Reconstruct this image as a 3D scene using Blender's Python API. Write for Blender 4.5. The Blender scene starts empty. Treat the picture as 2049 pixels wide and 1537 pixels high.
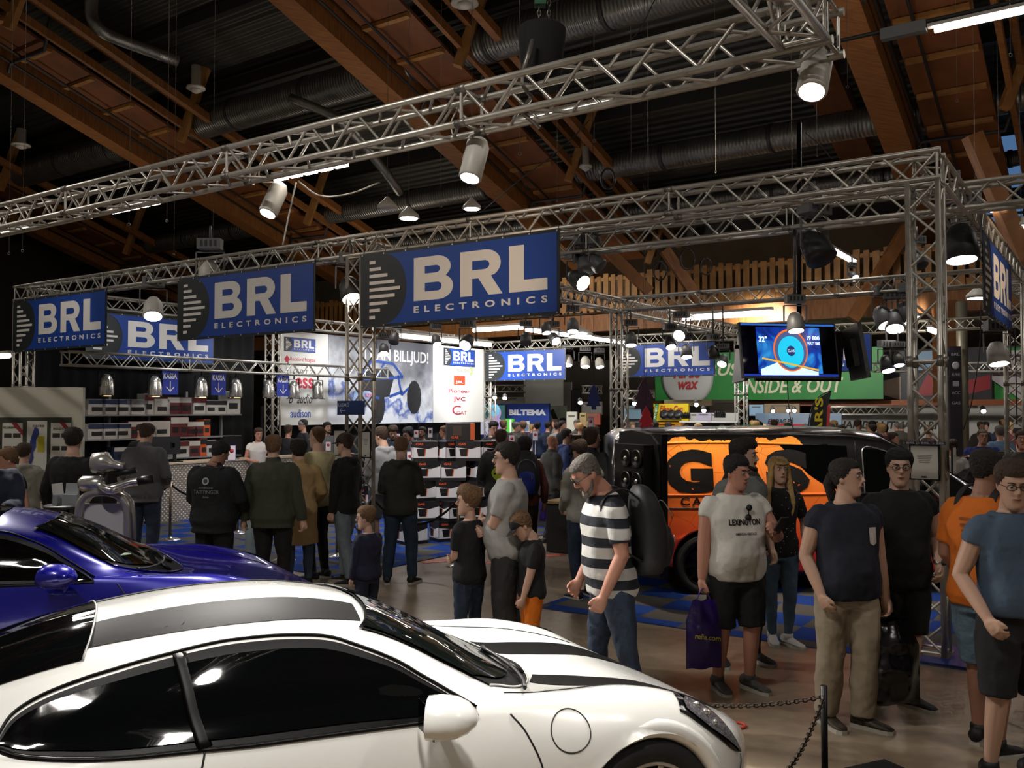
import bpy, bmesh, math, random
from math import sin, cos, pi, radians, atan2, sqrt
from mathutils import Vector, Matrix, noise
from mathutils.bvhtree import BVHTree
from mathutils.geometry import tessellate_polygon
random.seed(7)
SC = bpy.context.scene
COL = SC.collection

# ---------------------------------------------------------------- camera
FPX, HC = 1800.0, 2.1                     # focal length in pixels of the 2049 wide frame, eye height
PITCH = math.atan(52.5 / FPX)
cam_d = bpy.data.cameras.new('camera'); cam = bpy.data.objects.new('camera', cam_d); COL.objects.link(cam)
cam_d.sensor_fit = 'HORIZONTAL'; cam_d.sensor_width = 36.0; cam_d.lens = FPX / 2049 * 36.0
cam_d.clip_start = 0.05; cam_d.clip_end = 400
cam.location = (0, 0, HC); cam.rotation_euler = (pi / 2 + PITCH, 0, 0)
SC.camera = cam

# ---------------------------------------------------------------- colour management and world
SC.view_settings.view_transform = 'Standard'; SC.view_settings.look = 'None'
SC.view_settings.exposure = 0.0; SC.view_settings.gamma = 1.0
SC.view_settings.use_curve_mapping = False
try:
    SC.cycles.use_denoising = True; SC.cycles.max_bounces = 4; SC.cycles.diffuse_bounces = 2; SC.cycles.use_adaptive_sampling = True; SC.cycles.adaptive_threshold = .07; SC.cycles.adaptive_min_samples = 12
    SC.cycles.glossy_bounces = 2; SC.cycles.transmission_bounces = 2; SC.cycles.transparent_max_bounces = 6
    SC.cycles.sample_clamp_indirect = 2.0; SC.cycles.caustics_reflective = False; SC.cycles.caustics_refractive = False
    SC.cycles.use_light_tree = True
except Exception:
    pass
W = bpy.data.worlds.new('hall_air'); SC.world = W; W.use_nodes = True
W.node_tree.nodes['Background'].inputs[0].default_value = (1.0, 0.86, 0.70, 1)
W.node_tree.nodes['Background'].inputs[1].default_value = 0.09

# ---------------------------------------------------------------- stand frame: u runs left along the front truss, v runs back
OX, OY = 3.634, 7.576
UX, UY = -0.8268, 0.5625
VX, VY = 0.5625, 0.8268
def B(u, v, z=0.0): return Vector((OX + u * UX + v * VX, OY + u * UY + v * VY, z))
ANG_U = atan2(-UY, -UX)                   # rotation that sends +X to -u (rightwards along the front truss)
ANG_V = atan2(VY, VX)
def at(px, py, Y):
    """point of the hall seen at photo pixel px,py at distance Y"""
    a = (px - 1024.5) / FPX; b = (768.5 - py) / FPX
    fy = cos(PITCH) - b * sin(PITCH); fz = sin(PITCH) + b * cos(PITCH)
    t = Y / fy
    return Vector((a * t, Y, HC + fz * t))
def gx(px, Y): return at(px, 821, Y).x
def RB(u, v, h=0.0): return B(u, v, 13.0 - 0.323 * v + h)     # roof: it falls towards the back

# ---------------------------------------------------------------- lights of the hall
def light(kind, loc, energy, col=(1, 1, 1), size=0.3, size_y=None, rot=None, aim=None, spot=60, blend=0.4, name='hall_light'):
    d = bpy.data.lights.new(name, kind); d.energy = energy; d.color = col
    if kind == 'AREA':
        d.size = size
        if size_y: d.shape = 'RECTANGLE'; d.size_y = size_y
    else: d.shadow_soft_size = size
    if kind == 'SPOT': d.spot_size = radians(spot); d.spot_blend = blend
    o = bpy.data.objects.new(name, d); COL.objects.link(o); o.location = loc
    if aim is not None: o.rotation_euler = (Vector(aim) - Vector(loc)).to_track_quat('-Z', 'Y').to_euler()
    elif rot: o.rotation_euler = rot
    return o
WARM = (1.0, 0.80, 0.60); NEUT = (1.0, 0.95, 0.89); COOL = (0.93, 0.96, 1.0)
# rows of tube fixtures under the roof, each a long warm area lamp pointing down
for (u_, v_, e_) in ((12, -6, 190), (2, -8, 260), (-7, -4, 160), (12, 5, 120), (2, 7, 70), (22, 3, 120), (16, 12, 120), (5, 13, 110), (-5, 10, 120), (20, -8, 120)):
    light('AREA', B(u_, v_, 7.6), e_, NEUT, 1.6, .12, rot=(0, 0, ANG_U), name='ceiling_row_light')
for (u_, v_, e_) in ((12, 26, 420), (3, 26, 420), (-6, 24, 300), (22, 30, 350), (10, 36, 400)):
    light('AREA', B(u_, v_, 5.2), e_, NEUT, 6.0, 3.0, rot=(0, 0, ANG_U), name='far_hall_light')
light('SPOT', B(.15, -6.6, 4.0), 330, NEUT, 0.12, aim=(-.4, 3.4, .75), spot=58, blend=.8, name='truss_and_fill_spot')  # front fill added to brighten the near side of the white car
# truss spots that matter for the picture
light('SPOT', B(1.0, -3.4, 4.05), 700, NEUT, 0.12, aim=(0.4, 3.6, 0.9), spot=75, name='truss_and_fill_spot')
light('SPOT', B(4.6, -3.5, 4.05), 1150, NEUT, 0.05, aim=(-0.9, 3.9, 1.0), spot=80, name='truss_and_fill_spot')
light('SPOT', B(8.5, -3.6, 4.05), 620, NEUT, 0.05, aim=(-3.2, 6.6, 0.9), spot=80, name='truss_and_fill_spot')
light('SPOT', at(946, 385, 6.35), 230, (1, .74, .52), 0.06, aim=B(5.35, 0, 3.72), spot=46, blend=.8, name='banner_spot_light')
light('SPOT', B(13.2, -1.2, 4.3), 10, NEUT, 0.08, aim=B(13.5, 0, 3.6), spot=80, name='banner_spot_light')
light('SPOT', B(-2.2, 3.2, 4.2), 170, (1, .72, .48), 0.06, aim=B(0, 4.0, 3.9), spot=50, blend=.7, name='banner_spot_light')
for (u_, v_, e_) in ((1, -5, 380), (12, -4, 300), (3, 6, 420), (13, 7, 480), (25, 6, 560), (20, 14, 500), (-4, 10, 300)):
    light('AREA', B(u_, v_, 5.6), e_ * (.11 if u_ > 11 else .20), (1, .88, .74), 2.6, .2, rot=(pi, 0, ANG_U), name='bounce_fill_light')  # added unseen uplights, standing in for light bounced up to the roof
for (u_, v_, t_, e_) in ((6.4, .3, (gx(905, 14.6), 14.6, .9), 420), (9.5, .3, (gx(905, 14.6), 14.6, .9), 260), (8.4, 1.0, (-5.5, 19.0, 1.2), 300), (12.5, .3, B(13.5, 3.5, .8), 260)):
    light('SPOT', B(u_, v_, 4.0), e_, (1, .96, .92), 0.1, aim=t_, spot=50, blend=.6, name='stand_spot_light')
for v_ in (2.0, 5.0, 8.0, 10.5, 13.0):
    light('SPOT', B(12.9, v_, 3.95), 330 if v_ > 6 else (60 if v_ < 3 else 130), COOL, 0.1, aim=B(15.4, v_ + .4, 2.3), spot=95, blend=.6, name='wall_wash_light')
for (u_, v_) in ((9.5, 5), (11.5, 8), (9.0, 9.5), (12, 12), (8, 13), (10.5, 3)):
    light('SPOT', B(u_, v_, 4.0), 260, COOL, 0.1, aim=B(u_ - .3, v_ + .3, 0), spot=120, blend=.6, name='stand_spot_light')
for (u_, v_, tx, e_) in ((3.9, .3, 1.9, 420), (2.3, .3, 3.0, 420), (.8, .4, 4.6, 160)):
    light('SPOT', B(u_, v_, 4.0), e_, (1, .86, .70), 0.1, aim=(tx, 10.3, 1.5), spot=62, blend=.8, name='van_spot_light')
for (u_, v_) in ((14, 13.2), (9.3, 13.0), (5.6, 12.8)):
    light('SPOT', B(u_, v_, 4.4), 70, COOL, 0.1, aim=B(u_, 14.5, 3.4), spot=90, blend=.6, name='rear_banner_light')
for x_, y_ in ((7.0, 25), (11, 23), (15, 21), (-1.5, 24)):
    light('SPOT', (x_, y_, 4.6), 1100, NEUT, 0.2, aim=(x_ + 2.5, y_ + 7, 2.9), spot=100, blend=.6, name='far_banner_light')

def booth(p):
    d = Vector((p[0] - OX, p[1] - OY)); return d.x * UX + d.y * UY, d.x * VX + d.y * VY
def roof_z(p): return 13.0 - .323 * booth(p)[1] + 2.85
def on_truss(px, Y):
    """distance at which the view column px meets the truss line nearest to Y"""
    t = (px - 1024.5) / FPX; best = None
    for k, c, lo, hi in (('v', .145, 0, 15.3), ('v', 1.55, -.7, 6.8), ('v', 7.7, .3, 7), ('v', 14.6, 0, 15.3), ('u', .145, 0, 14.6), ('u', 7.05, 0, 14.6), ('u', 15.3, 0, 14.6)):
        p0 = B(0, c) if k == 'v' else B(c, 0); dx, dy = (UX, UY) if k == 'v' else (VX, VY)
        if abs(t * dy - dx) < 1e-6: continue
        s = (p0.x - t * p0.y) / (t * dy - dx); q = p0 + Vector((dx, dy, 0)) * s
        if lo <= s <= hi and (best is None or abs(q.y - Y) < abs(best - Y)): best = q.y
    return best if best and abs(best - Y) < 5 else Y
# ---------------------------------------------------------------- materials
def lin(c):
    if isinstance(c, str):
        c = c.lstrip('#'); c = tuple(int(c[i:i + 2], 16) / 255 for i in (0, 2, 4))
    return tuple((x / 12.92 if x <= .04045 else ((x + .055) / 1.055) ** 2.4) for x in c[:3]) + (1,)
MATS = {}
def mat(name, c='#808080', rough=.6, metal=0.0, emis=None, es=0.0, c2=None, scale=6.0, bump=0.0, bscale=30.0, coat=0.0, stretch=None, detail=4.0, spec=None, sheen=0.0, lo=.35, hi=.65):
    if name in MATS: return MATS[name]
    m = bpy.data.materials.new(name); m.use_nodes = True; nt = m.node_tree; N = nt.nodes; L = nt.links
    p = N['Principled BSDF']; p.inputs['Base Color'].default_value = lin(c)
    p.inputs['Roughness'].default_value = rough; p.inputs['Metallic'].default_value = metal
    if coat: p.inputs['Coat Weight'].default_value = coat; p.inputs['Coat Roughness'].default_value = .03
    if spec is not None: p.inputs['Specular IOR Level'].default_value = spec
    if sheen: p.inputs['Sheen Weight'].default_value = sheen
    if emis: p.inputs['Emission Color'].default_value = lin(emis); p.inputs['Emission Strength'].default_value = es
    if c2 or bump:
        tc = N.new('ShaderNodeTexCoord'); mp = N.new('ShaderNodeMapping')
        L.new(tc.outputs['Object'], mp.inputs[0])
        if stretch: mp.inputs['Scale'].default_value = stretch
    if c2:
        n = N.new('ShaderNodeTexNoise'); n.inputs['Scale'].default_value = scale; n.inputs['Detail'].default_value = detail
        L.new(mp.outputs[0], n.inputs['Vector'])
        r = N.new('ShaderNodeValToRGB'); r.color_ramp.elements[0].position = lo; r.color_ramp.elements[1].position = hi
        r.color_ramp.elements[0].color = lin(c); r.color_ramp.elements[1].color = lin(c2)
        L.new(n.outputs[0], r.inputs[0]); L.new(r.outputs[0], p.inputs['Base Color'])
    if bump:
        n2 = N.new('ShaderNodeTexNoise'); n2.inputs['Scale'].default_value = bscale; n2.inputs['Detail'].default_value = 3
        L.new(mp.outputs[0], n2.inputs['Vector'])
        b = N.new('ShaderNodeBump'); b.inputs['Strength'].default_value = bump; b.inputs['Distance'].default_value = .02
        L.new(n2.outputs[0], b.inputs['Height']); L.new(b.outputs[0], p.inputs['Normal'])
    MATS[name] = m
    return m
def cloth(c, rough=.85, bump=.7, c2=None):
    return mat('cloth ' + c + (c2 or ''), c, rough, bump=bump, bscale=9.0, c2=c2, scale=25)

ALU = mat('aluminium tube', '#cfcac0', .38, .65, c2='#b0aba0', scale=3)
ALUD = mat('dull aluminium', '#8d8880', .45, .8)
CHROME = mat('chrome', '#dedcd6', .2, .85)
BLACK = mat('black plastic', '#0c0c0d', .45)
BLACKM = mat('black metal', '#141414', .4, .5)
DARKG = mat('dark grey metal', '#3a3a3a', .5, .4)
GREYL = mat('grey lamp housing', '#6e6f70', .5, .3)
WHITEP = mat('white paint', '#e8e6e0', .5)
WHITEL = mat('white lamp housing', '#c9c5bc', .45)
BLUEB = mat('banner blue', '#113c8e', .42, bump=.25, bscale=2.2)
INKB = mat('banner black', '#1f2426', .42, bump=.25, bscale=2.2)
LETW = mat('banner white', '#dcd8d2', .5, bump=.15, bscale=2.2)
GLOW = mat('lamp glow', '#ffffff', .5, emis='#fff6ea', es=18)
GLOWT = mat('tube glow', '#ffffff', .5, emis='#fff4e6', es=14)
GLOWV = mat('violet lamp glow', '#ffffff', .5, emis='#efe2ff', es=14)
GLOWY = mat('warm lamp glow', '#ffffff', .5, emis='#ffc27a', es=6)
for m_ in (GLOW, GLOWV, GLOWY): m_.cycles.emission_sampling = 'NONE'
PAPER = mat('paper white', '#d9d6d0', .7)
CARD = mat('cardboard', '#a58a5e', .8, c2='#8f7549', scale=4)
RED = mat('signal red', '#b3202a', .5)
BLUE = mat('sign blue', '#1c3f94', .5)
GLASSD = mat('dark car glass', '#050607', .03, spec=.6)
GLASSG = mat('green tinted screen', '#0b0f0d', .03, spec=.6)

BAKE = bpy.data.scenes.new('bake'); BVL = BAKE.view_layers[0]
def baked_mesh(o):
    '''mesh of o with its modifiers or text applied, worked out in a small scene of its own'''
    BAKE.collection.objects.link(o); BVL.update()
    me = bpy.data.meshes.new_from_object(o.evaluated_get(BVL.depsgraph), depsgraph=BVL.depsgraph)
    BAKE.collection.objects.unlink(o); return me
# ---------------------------------------------------------------- mesh builder
class MB:
    def __init__(s): s.v = []; s.f = []; s.m = []; s.mi = 0; s.sm = []; s.smooth = False
    def vert(s, p): s.v.append(tuple(p)); return len(s.v) - 1
    def face(s, idx): s.f.append(tuple(idx)); s.m.append(s.mi); s.sm.append(s.smooth)
    def poly(s, pts): s.face([s.vert(p) for p in pts])
    def box(s, c, d, M=None, bev=0):
        x, y, z = d[0] / 2, d[1] / 2, d[2] / 2; c = Vector(c)
        P = [Vector((a * x, b * y, e * z)) for a, b, e in ((-1, -1, -1), (1, -1, -1), (1, 1, -1), (-1, 1, -1), (-1, -1, 1), (1, -1, 1), (1, 1, 1), (-1, 1, 1))]
        i0 = len(s.v)
        for p in P: s.v.append(tuple((M @ (p) if M else p) + c))
        for q in ((3, 2, 1, 0), (4, 5, 6, 7), (0, 1, 5, 4), (1, 2, 6, 5), (2, 3, 7, 6), (3, 0, 4, 7)): s.face([i0 + k for k in q])
        return s
    def obox(s, a, b, w, h, up=(0, 0, 1)):
        """bar from a to b, width w, height h"""
        a, b = Vector(a), Vector(b); d = b - a; L = d.length; d.normalize(); up = Vector(up)
        sd = d.cross(up)
        if sd.length < 1e-4: sd = Vector((1, 0, 0))
        sd.normalize(); u2 = sd.cross(d)
        M = Matrix((sd, d, u2)).transposed()
        return s.box((a + b) / 2, (w, L, h), M)
    def tube(s, pts, r, n=8, caps=True):
        pts = [Vector(p) for p in pts]; rs = r if isinstance(r, (list, tuple)) else [r] * len(pts)
        sm = s.smooth; s.smooth = True
        rings = []; nrm = None
        for i, p in enumerate(pts):
            t = (pts[min(i + 1, len(pts) - 1)] - pts[max(i - 1, 0)])
            if t.length < 1e-9: t = Vector((0, 0, 1))
            t.normalize()
            if nrm is None:
                nrm = t.cross(Vector((0, 0, 1)))
                if nrm.length < 1e-3: nrm = t.cross(Vector((1, 0, 0)))
            nrm = nrm - t * nrm.dot(t); nrm.normalize(); bn = t.cross(nrm)
            rr = rs[i]; ra, rb = (rr if isinstance(rr, (tuple, list)) else (rr, rr))
            rings.append([s.vert(p + nrm * (ra * cos(2 * pi * k / n)) + bn * (rb * sin(2 * pi * k / n))) for k in range(n)])
        for i in range(len(rings) - 1):
            for k in range(n): s.face((rings[i][k], rings[i + 1][k], rings[i + 1][(k + 1) % n], rings[i][(k + 1) % n]))
        s.smooth = False
        if caps: s.face(rings[0]); s.face(rings[-1][::-1])
        s.smooth = sm
        return s
    def rings(s, R, closed=True, caps=True):
        """R: list of rings (lists of points)"""
        sm = s.smooth; s.smooth = True
        I = [[s.vert(p) for p in r] for r in R]; n = len(R[0])
        for i in range(len(I) - 1):
            for k in range(n if closed else n - 1): s.face((I[i][k], I[i][(k + 1) % n], I[i + 1][(k + 1) % n], I[i + 1][k]))
        if caps: s.face(I[0][::-1]); s.face(I[-1])
        s.smooth = sm
        return s
    def lathe(s, prof, c=(0, 0, 0), n=20, M=None, caps=True):
        R = [[(lambda p: (M @ p if M else p) + Vector(c))(Vector((r * cos(2 * pi * k / n), r * sin(2 * pi * k / n), z))) for k in range(n)] for r, z in prof]
        return s.rings(R, caps=caps)
    def ball(s, c, r, n=12, m=8, M=None):
        r = r if isinstance(r, (tuple, list)) else (r, r, r)
        R = []
        for j in range(1, m):
            a = pi * j / m
            R.append([Vector(c) + (lambda p: M @ p if M else p)(Vector((r[0] * sin(a) * cos(2 * pi * k / n), r[1] * sin(a) * sin(2 * pi * k / n), -r[2] * cos(a)))) for k in range(n)])
        i0 = len(s.v); s.rings(R, caps=False)
        return s._cap_ball(i0, R, c, r, M, n, m)
    def _cap_ball(s, i0, R, c, r, M, n, m):
        sm = s.smooth; s.smooth = True
        for base, z, fl in ((i0, -r[2], 1), (i0 + n * (m - 2), r[2], 0)):
            q = Vector((0, 0, z)); t = s.vert(Vector(c) + (M @ q if M else q))
            for k in range(n):
                a, b = base + k, base + (k + 1) % n
                s.face((t, b, a) if fl else (t, a, b))
        s.smooth = sm
        return s
    def grid(s, f, nu, nv):
        I = [[s.vert(f(i / nu, j / nv)) for j in range(nv + 1)] for i in range(nu + 1)]
        for i in range(nu):
            for j in range(nv): s.face((I[i][j], I[i + 1][j], I[i + 1][j + 1], I[i][j + 1]))
        return s
    def prism(s, outline, z0, z1, M=None, c=(0, 0, 0), holes=()):
        """outline (x,y) extruded z0..z1"""
        loops = [list(outline)] + [list(h) for h in holes]
        tri = tessellate_polygon([[Vector((p[0], p[1], 0)) for p in l] for l in loops])
        flat = [p for l in loops for p in l]
        T = lambda p: (M @ Vector(p) if M else Vector(p)) + Vector(c)
        a = [s.vert(T((p[0], p[1], z0))) for p in flat]; b = [s.vert(T((p[0], p[1], z1))) for p in flat]
        for t in tri:
            p0, p1, p2 = (flat[k] for k in t)
            ccw = (p1[0] - p0[0]) * (p2[1] - p0[1]) - (p1[1] - p0[1]) * (p2[0] - p0[0]) > 0
            t = tuple(t) if ccw else tuple(t)[::-1]
            s.face([b[k] for k in t]); s.face([a[k] for k in t[::-1]])
        o = 0
        for li, l in enumerate(loops):
            n = len(l); area = sum(l[k][0] * l[(k + 1) % n][1] - l[(k + 1) % n][0] * l[k][1] for k in range(n))
            fl = (area < 0) != (li > 0)
            for k in range(n):
                q = (a[o + k], a[o + (k + 1) % n], b[o + (k + 1) % n], b[o + k])
                s.face(q if (area > 0) else q[::-1])
            o += n
        return s
    def build(s, name, m, parent=None, loc=None, rot=None, smooth=None):
        me = bpy.data.meshes.new(name); me.from_pydata(s.v, [], s.f)
        for x in (m if isinstance(m, (list, tuple)) else [m]): me.materials.append(x)
        me.polygons.foreach_set('material_index', s.m)
        me.polygons.foreach_set('use_smooth', [bool(x) if smooth is None else smooth for x in s.sm])
        me.update()
        o = bpy.data.objects.new(name, me); COL.objects.link(o)
        if parent: o.parent = parent
        if loc is not None: o.location = loc
        if rot is not None: o.rotation_euler = rot
        return o
def tag(o, label=None, cat=None, group=None, kind=None):
    if label: o['label'] = label
    if cat: o['category'] = cat
    if group: o['group'] = group
    if kind: o['kind'] = kind
    return o
def empty(name, loc=(0, 0, 0), rz=0.0, label=None, cat=None, group=None):
    o = bpy.data.objects.new(name, None); COL.objects.link(o); o.location = loc; o.rotation_euler = (0, 0, rz); o.empty_display_size = .1
    return tag(o, label, cat, group)
def struct(name, mb, m, **k):
    o = mb.build(name, m, **k); o['kind'] = 'structure'; return o
def copy_tree(o, parent=None):
    c = o.copy(); COL.objects.link(c)
    if parent: c.parent = parent
    for ch in [x for x in KIDS(o)]: copy_tree(ch, c)
    return c
def KIDS(o): return list(o.children)
def spline(pts, n):
    """catmull-rom through 2D/3D tuples, n samples"""
    P = [Vector(p) for p in pts]; m = len(P) - 1; out = []
    for i in range(n):
        t = i / (n - 1) * m; k = min(int(t), m - 1); t -= k
        p0 = P[k - 1] if k > 0 else P[k] * 2 - P[k + 1]; p1, p2 = P[k], P[k + 1]; p3 = P[k + 2] if k + 2 <= m else P[k + 1] * 2 - P[k]
        out.append(.5 * ((2 * p1) + (-p0 + p2) * t + (2 * p0 - 5 * p1 + 4 * p2 - p3) * t * t + (-p0 + 3 * p1 - 3 * p2 + p3) * t ** 3))
    return out

# ---------------------------------------------------------------- lettering
def text(s, w, h, m, parent, loc, rot=(pi / 2, 0, 0), bold=.0, name='lettering', shear=0.0, depth=.002, align='C', spacing=1.0):
    """flat solid lettering fitted into w x h, centred at loc"""
    cu = bpy.data.curves.new('t', 'FONT'); cu.body = s; cu.offset = bold; cu.shear = shear; cu.resolution_u = 3; cu.space_character = spacing
    cu.fill_mode = 'BOTH'; cu.extrude = .001
    o = bpy.data.objects.new('t', cu)
    me = baked_mesh(o)
    bpy.data.objects.remove(o); bpy.data.curves.remove(cu)
    xs = [v.co.x for v in me.vertices]; ys = [v.co.y for v in me.vertices]
    if not xs: return None
    x0, x1, y0, y1 = min(xs), max(xs), min(ys), max(ys)
    sx = w / (x1 - x0) if w else h / (y1 - y0); sy = h / (y1 - y0) if h else sx
    for v in me.vertices:
        v.co.x = (v.co.x - (x0 + x1) / 2) * sx; v.co.y = (v.co.y - (y0 + y1) / 2) * sy; v.co.z = (1 if v.co.z > 0 else -1) * depth / 2
    me.materials.clear(); me.materials.append(m)
    for p in me.polygons: p.material_index = 0
    ob = bpy.data.objects.new(name, me); COL.objects.link(ob); ob.parent = parent; ob.location = loc; ob.rotation_euler = rot
    return ob
def arc(cx, cy, rx, ry, a0, a1, n=10):
    return [(cx + rx * cos(radians(a0 + (a1 - a0) * i / n)), cy + ry * sin(radians(a0 + (a1 - a0) * i / n))) for i in range(n + 1)]
def letter_shapes(ch):
    if ch == 'B':
        o = [(0, 0)] + [(.62, 0)] + arc(.62, .285, .36, .285, -90, 60, 9) + arc(.58, .74, .34, .26, -40, 90, 9) + [(0, 1)]
        h1 = [(.28, .60)] + arc(.56, .70, .09, .09, -90, 90, 6) + [(.28, .79)]
        h2 = [(.28, .20)] + arc(.60, .31, .10, .10, -90, 90, 6) + [(.28, .41)]
        h1 = [(.28, .615), (.56, .615)] + arc(.56, .70, .10, .085, -80, 80, 6) + [(.56, .785), (.28, .785)]
        h2 = [(.28, .20), (.60, .20)] + arc(.60, .30, .10, .10, -80, 80, 6) + [(.60, .40), (.28, .40)]
        return o, [h1, h2], .98
    if ch == 'R':
        o = [(0, 0), (.29, 0), (.29, .38), (.44, .38), (.68, 0), (1.0, 0), (.73, .42)] + arc(.60, .69, .36, .31, -55, 90, 10) + [(0, 1)]
        h = [(.29, .57), (.58, .57)] + arc(.58, .67, .12, .10, -80, 80, 6) + [(.58, .77), (.29, .77)]
        return o, [h], 1.0
    if ch == 'L':
        return [(0, 0), (.86, 0), (.86, .25), (.34, .25), (.34, 1), (0, 1)], [], .86
def brl_panel(w, h, parent, y=-0.012, mini=False):
    """blue panel in local XZ plane with black lobe, nine white bars, three block letters and the small word; front faces -Y"""
    RX = Matrix.Rotation(pi / 2, 3, 'X')
    mb = MB(); mb.box((0, 0, 0), (w, .012, h)); sheet = mb.build('printed_sheet', INKB, parent)
    bd = h * .035
    mb = MB(); x0 = -w / 2 + .135 * w
    right = [(w / 2 - bd, -h / 2 + bd), (w / 2 - bd, h / 2 - bd), (x0, h / 2 - bd)]
    lobe = [(x0 + .125 * w * cos(a), (h / 2 - bd) * sin(a)) for a in [radians(90 - 180 * i / 20) for i in range(1, 20)]]
    mb.prism(right + lobe + [(x0, -h / 2 + bd)], .0, .003, M=RX, c=(0, -.007, 0)); mb.build('blue_field', BLUEB, parent)
    Ls = [.034, .066, .102, .142, .172, .142, .102, .060, .032]
    mb = MB()
    for i, l in enumerate(Ls):
        z = h * (.37 - .74 * i / 8); mb.box((-w / 2 + w * (.052 + l / 2), -.0105, z), (w * l, .004, h * .043))
    mb.build('striped_emblem', LETW, parent)
    mb = MB()
    for ch, xa, xb in (('B', .30, .505), ('R', .540, .745), ('L', .775, .948)):
        o, hs, wd = letter_shapes(ch); sx = (xb - xa) * w / wd; sz = h * .56
        f = lambda p: (-w / 2 + xa * w + p[0] * sx, -h * .20 + p[1] * sz)
        mb.prism([f(p) for p in o], 0, .003, M=RX, c=(0, -.0105, 0), holes=[[f(p) for p in q] for q in hs])
    mb.build('block_lettering', LETW, parent)
    text('ELECTRONICS', w * .648, h * .085, LETW, parent, (-w / 2 + w * .624, -.0125, -h * .31), bold=.03, name='small_lettering', spacing=1.9, depth=.003)
    return sheet
# ================================================================ HALL STRUCTURE
def floor_mat():
    m = bpy.data.materials.new('polished concrete'); m.use_nodes = True; nt = m.node_tree; N = nt.nodes; L = nt.links
    p = N['Principled BSDF']; tc = N.new('ShaderNodeTexCoord')
    n1 = N.new('ShaderNodeTexNoise'); n1.inputs['Scale'].default_value = .7; n1.inputs['Detail'].default_value = 6; n1.inputs['Roughness'].default_value = .65
    n2 = N.new('ShaderNodeTexNoise'); n2.inputs['Scale'].default_value = 9; n2.inputs['Detail'].default_value = 5
    mp = N.new('ShaderNodeMapping'); mp.inputs['Rotation'].default_value = (0, 0, ANG_U); mp.inputs['Scale'].default_value = (.5, 2.2, 1)
    L.new(tc.outputs['Object'], mp.inputs[0]); L.new(mp.outputs[0], n1.inputs[0]); L.new(tc.outputs['Object'], n2.inputs[0])
    r = N.new('ShaderNodeValToRGB'); r.color_ramp.elements[0].position = .32; r.color_ramp.elements[1].position = .7
    r.color_ramp.elements[0].color = lin('#786a58'); r.color_ramp.elements[1].color = lin('#a08e77')
    L.new(n1.outputs[0], r.inputs[0])
    mx = N.new('ShaderNodeMix'); mx.data_type = 'RGBA'; mx.blend_type = 'OVERLAY'; mx.inputs[0].default_value = .35
    L.new(r.outputs[0], mx.inputs[6]); L.new(n2.outputs[0], mx.inputs[7]); L.new(mx.outputs[2], p.inputs['Base Color'])
    rr = N.new('ShaderNodeMapRange'); rr.inputs[3].default_value = .22; rr.inputs[4].default_value = .42
    L.new(n1.outputs[0], rr.inputs[0]); L.new(rr.outputs[0], p.inputs['Roughness'])
    return m
mb = MB(); mb.box((0, 22, -.05), (110, 90, .1)); struct('floor', mb, floor_mat())

WOOD = mat('glulam wood', '#93602f', .6, c2='#774922', scale=2.2, stretch=(1, 12, 1), bump=.1, bscale=20)
WOODP = mat('panel wood', '#7c4822', .65, c2='#653818', scale=1.5)
WOODL = mat('pale batten wood', '#a9793f', .6, c2='#8e6130', scale=3)
def deck_mat():
    m = bpy.data.materials.new('corrugated roof deck'); m.use_nodes = True; nt = m.node_tree; N = nt.nodes; L = nt.links
    p = N['Principled BSDF']; p.inputs['Base Color'].default_value = lin('#4b4b45'); p.inputs['Roughness'].default_value = .5; p.inputs['Metallic'].default_value = .3
    tc = N.new('ShaderNodeTexCoord'); mp = N.new('ShaderNodeMapping'); mp.inputs['Rotation'].default_value = (0, 0, -ANG_U)
    L.new(tc.outputs['Object'], mp.inputs[0])
    w = N.new('ShaderNodeTexWave'); w.bands_direction = 'Y'; w.wave_profile = 'SIN'; w.inputs['Scale'].default_value = 1.2
    L.new(mp.outputs[0], w.inputs[0])
    b = N.new('ShaderNodeBump'); b.inputs['Strength'].default_value = .9; b.inputs['Distance'].default_value = .08
    L.new(w.outputs[1], b.inputs['Height']); L.new(b.outputs[0], p.inputs['Normal'])
    return m
DECK = deck_mat()
DUCT = mat('spiral duct steel', '#7d7c78', .38, .75, c2='#6a6965', scale=2)
def duct_mat():
    nt = DUCT.node_tree; N = nt.nodes; L = nt.links
    tc = N.new('ShaderNodeTexCoord'); w = N.new('ShaderNodeTexWave'); w.bands_direction = 'X'; w.inputs['Scale'].default_value = 3.2
    L.new(tc.outputs['Object'], w.inputs[0]); b = N.new('ShaderNodeBump'); b.inputs['Strength'].default_value = .7; b.inputs['Distance'].default_value = .02
    L.new(w.outputs[1], b.inputs['Height']); L.new(b.outputs[0], N['Principled BSDF'].inputs['Normal'])
duct_mat()
# roof deck, falling to the back
mb = MB()
a, b, c, d = RB(-14, -26, 2.9), RB(46, -26, 2.9), RB(46, 23, 2.9), RB(-14, 23, 2.9)
up = Vector((0, 0, .25)); mb.poly([a, b, c, d]); mb.poly([d + up, c + up, b + up, a + up])
for p, q in ((a, b), (b, c), (c, d), (d, a)): mb.poly([p, p + up, q + up, q])
struct('ceiling', mb, DECK)
# purlins
for k, v_ in enumerate([-20, -16.5, -13, -9.5, -6, -3, 0, 2.5, 5, 7.5, 10, 12.5, 15, 17.5, 20, 22]):
    mb = MB(); mb.obox(RB(-14, v_, 2.62), RB(46, v_, 2.62), .16, .32); struct('trim_%d' % (k + 1), mb, mat('purlin steel', '#3c3b37', .55, .4))
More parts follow.
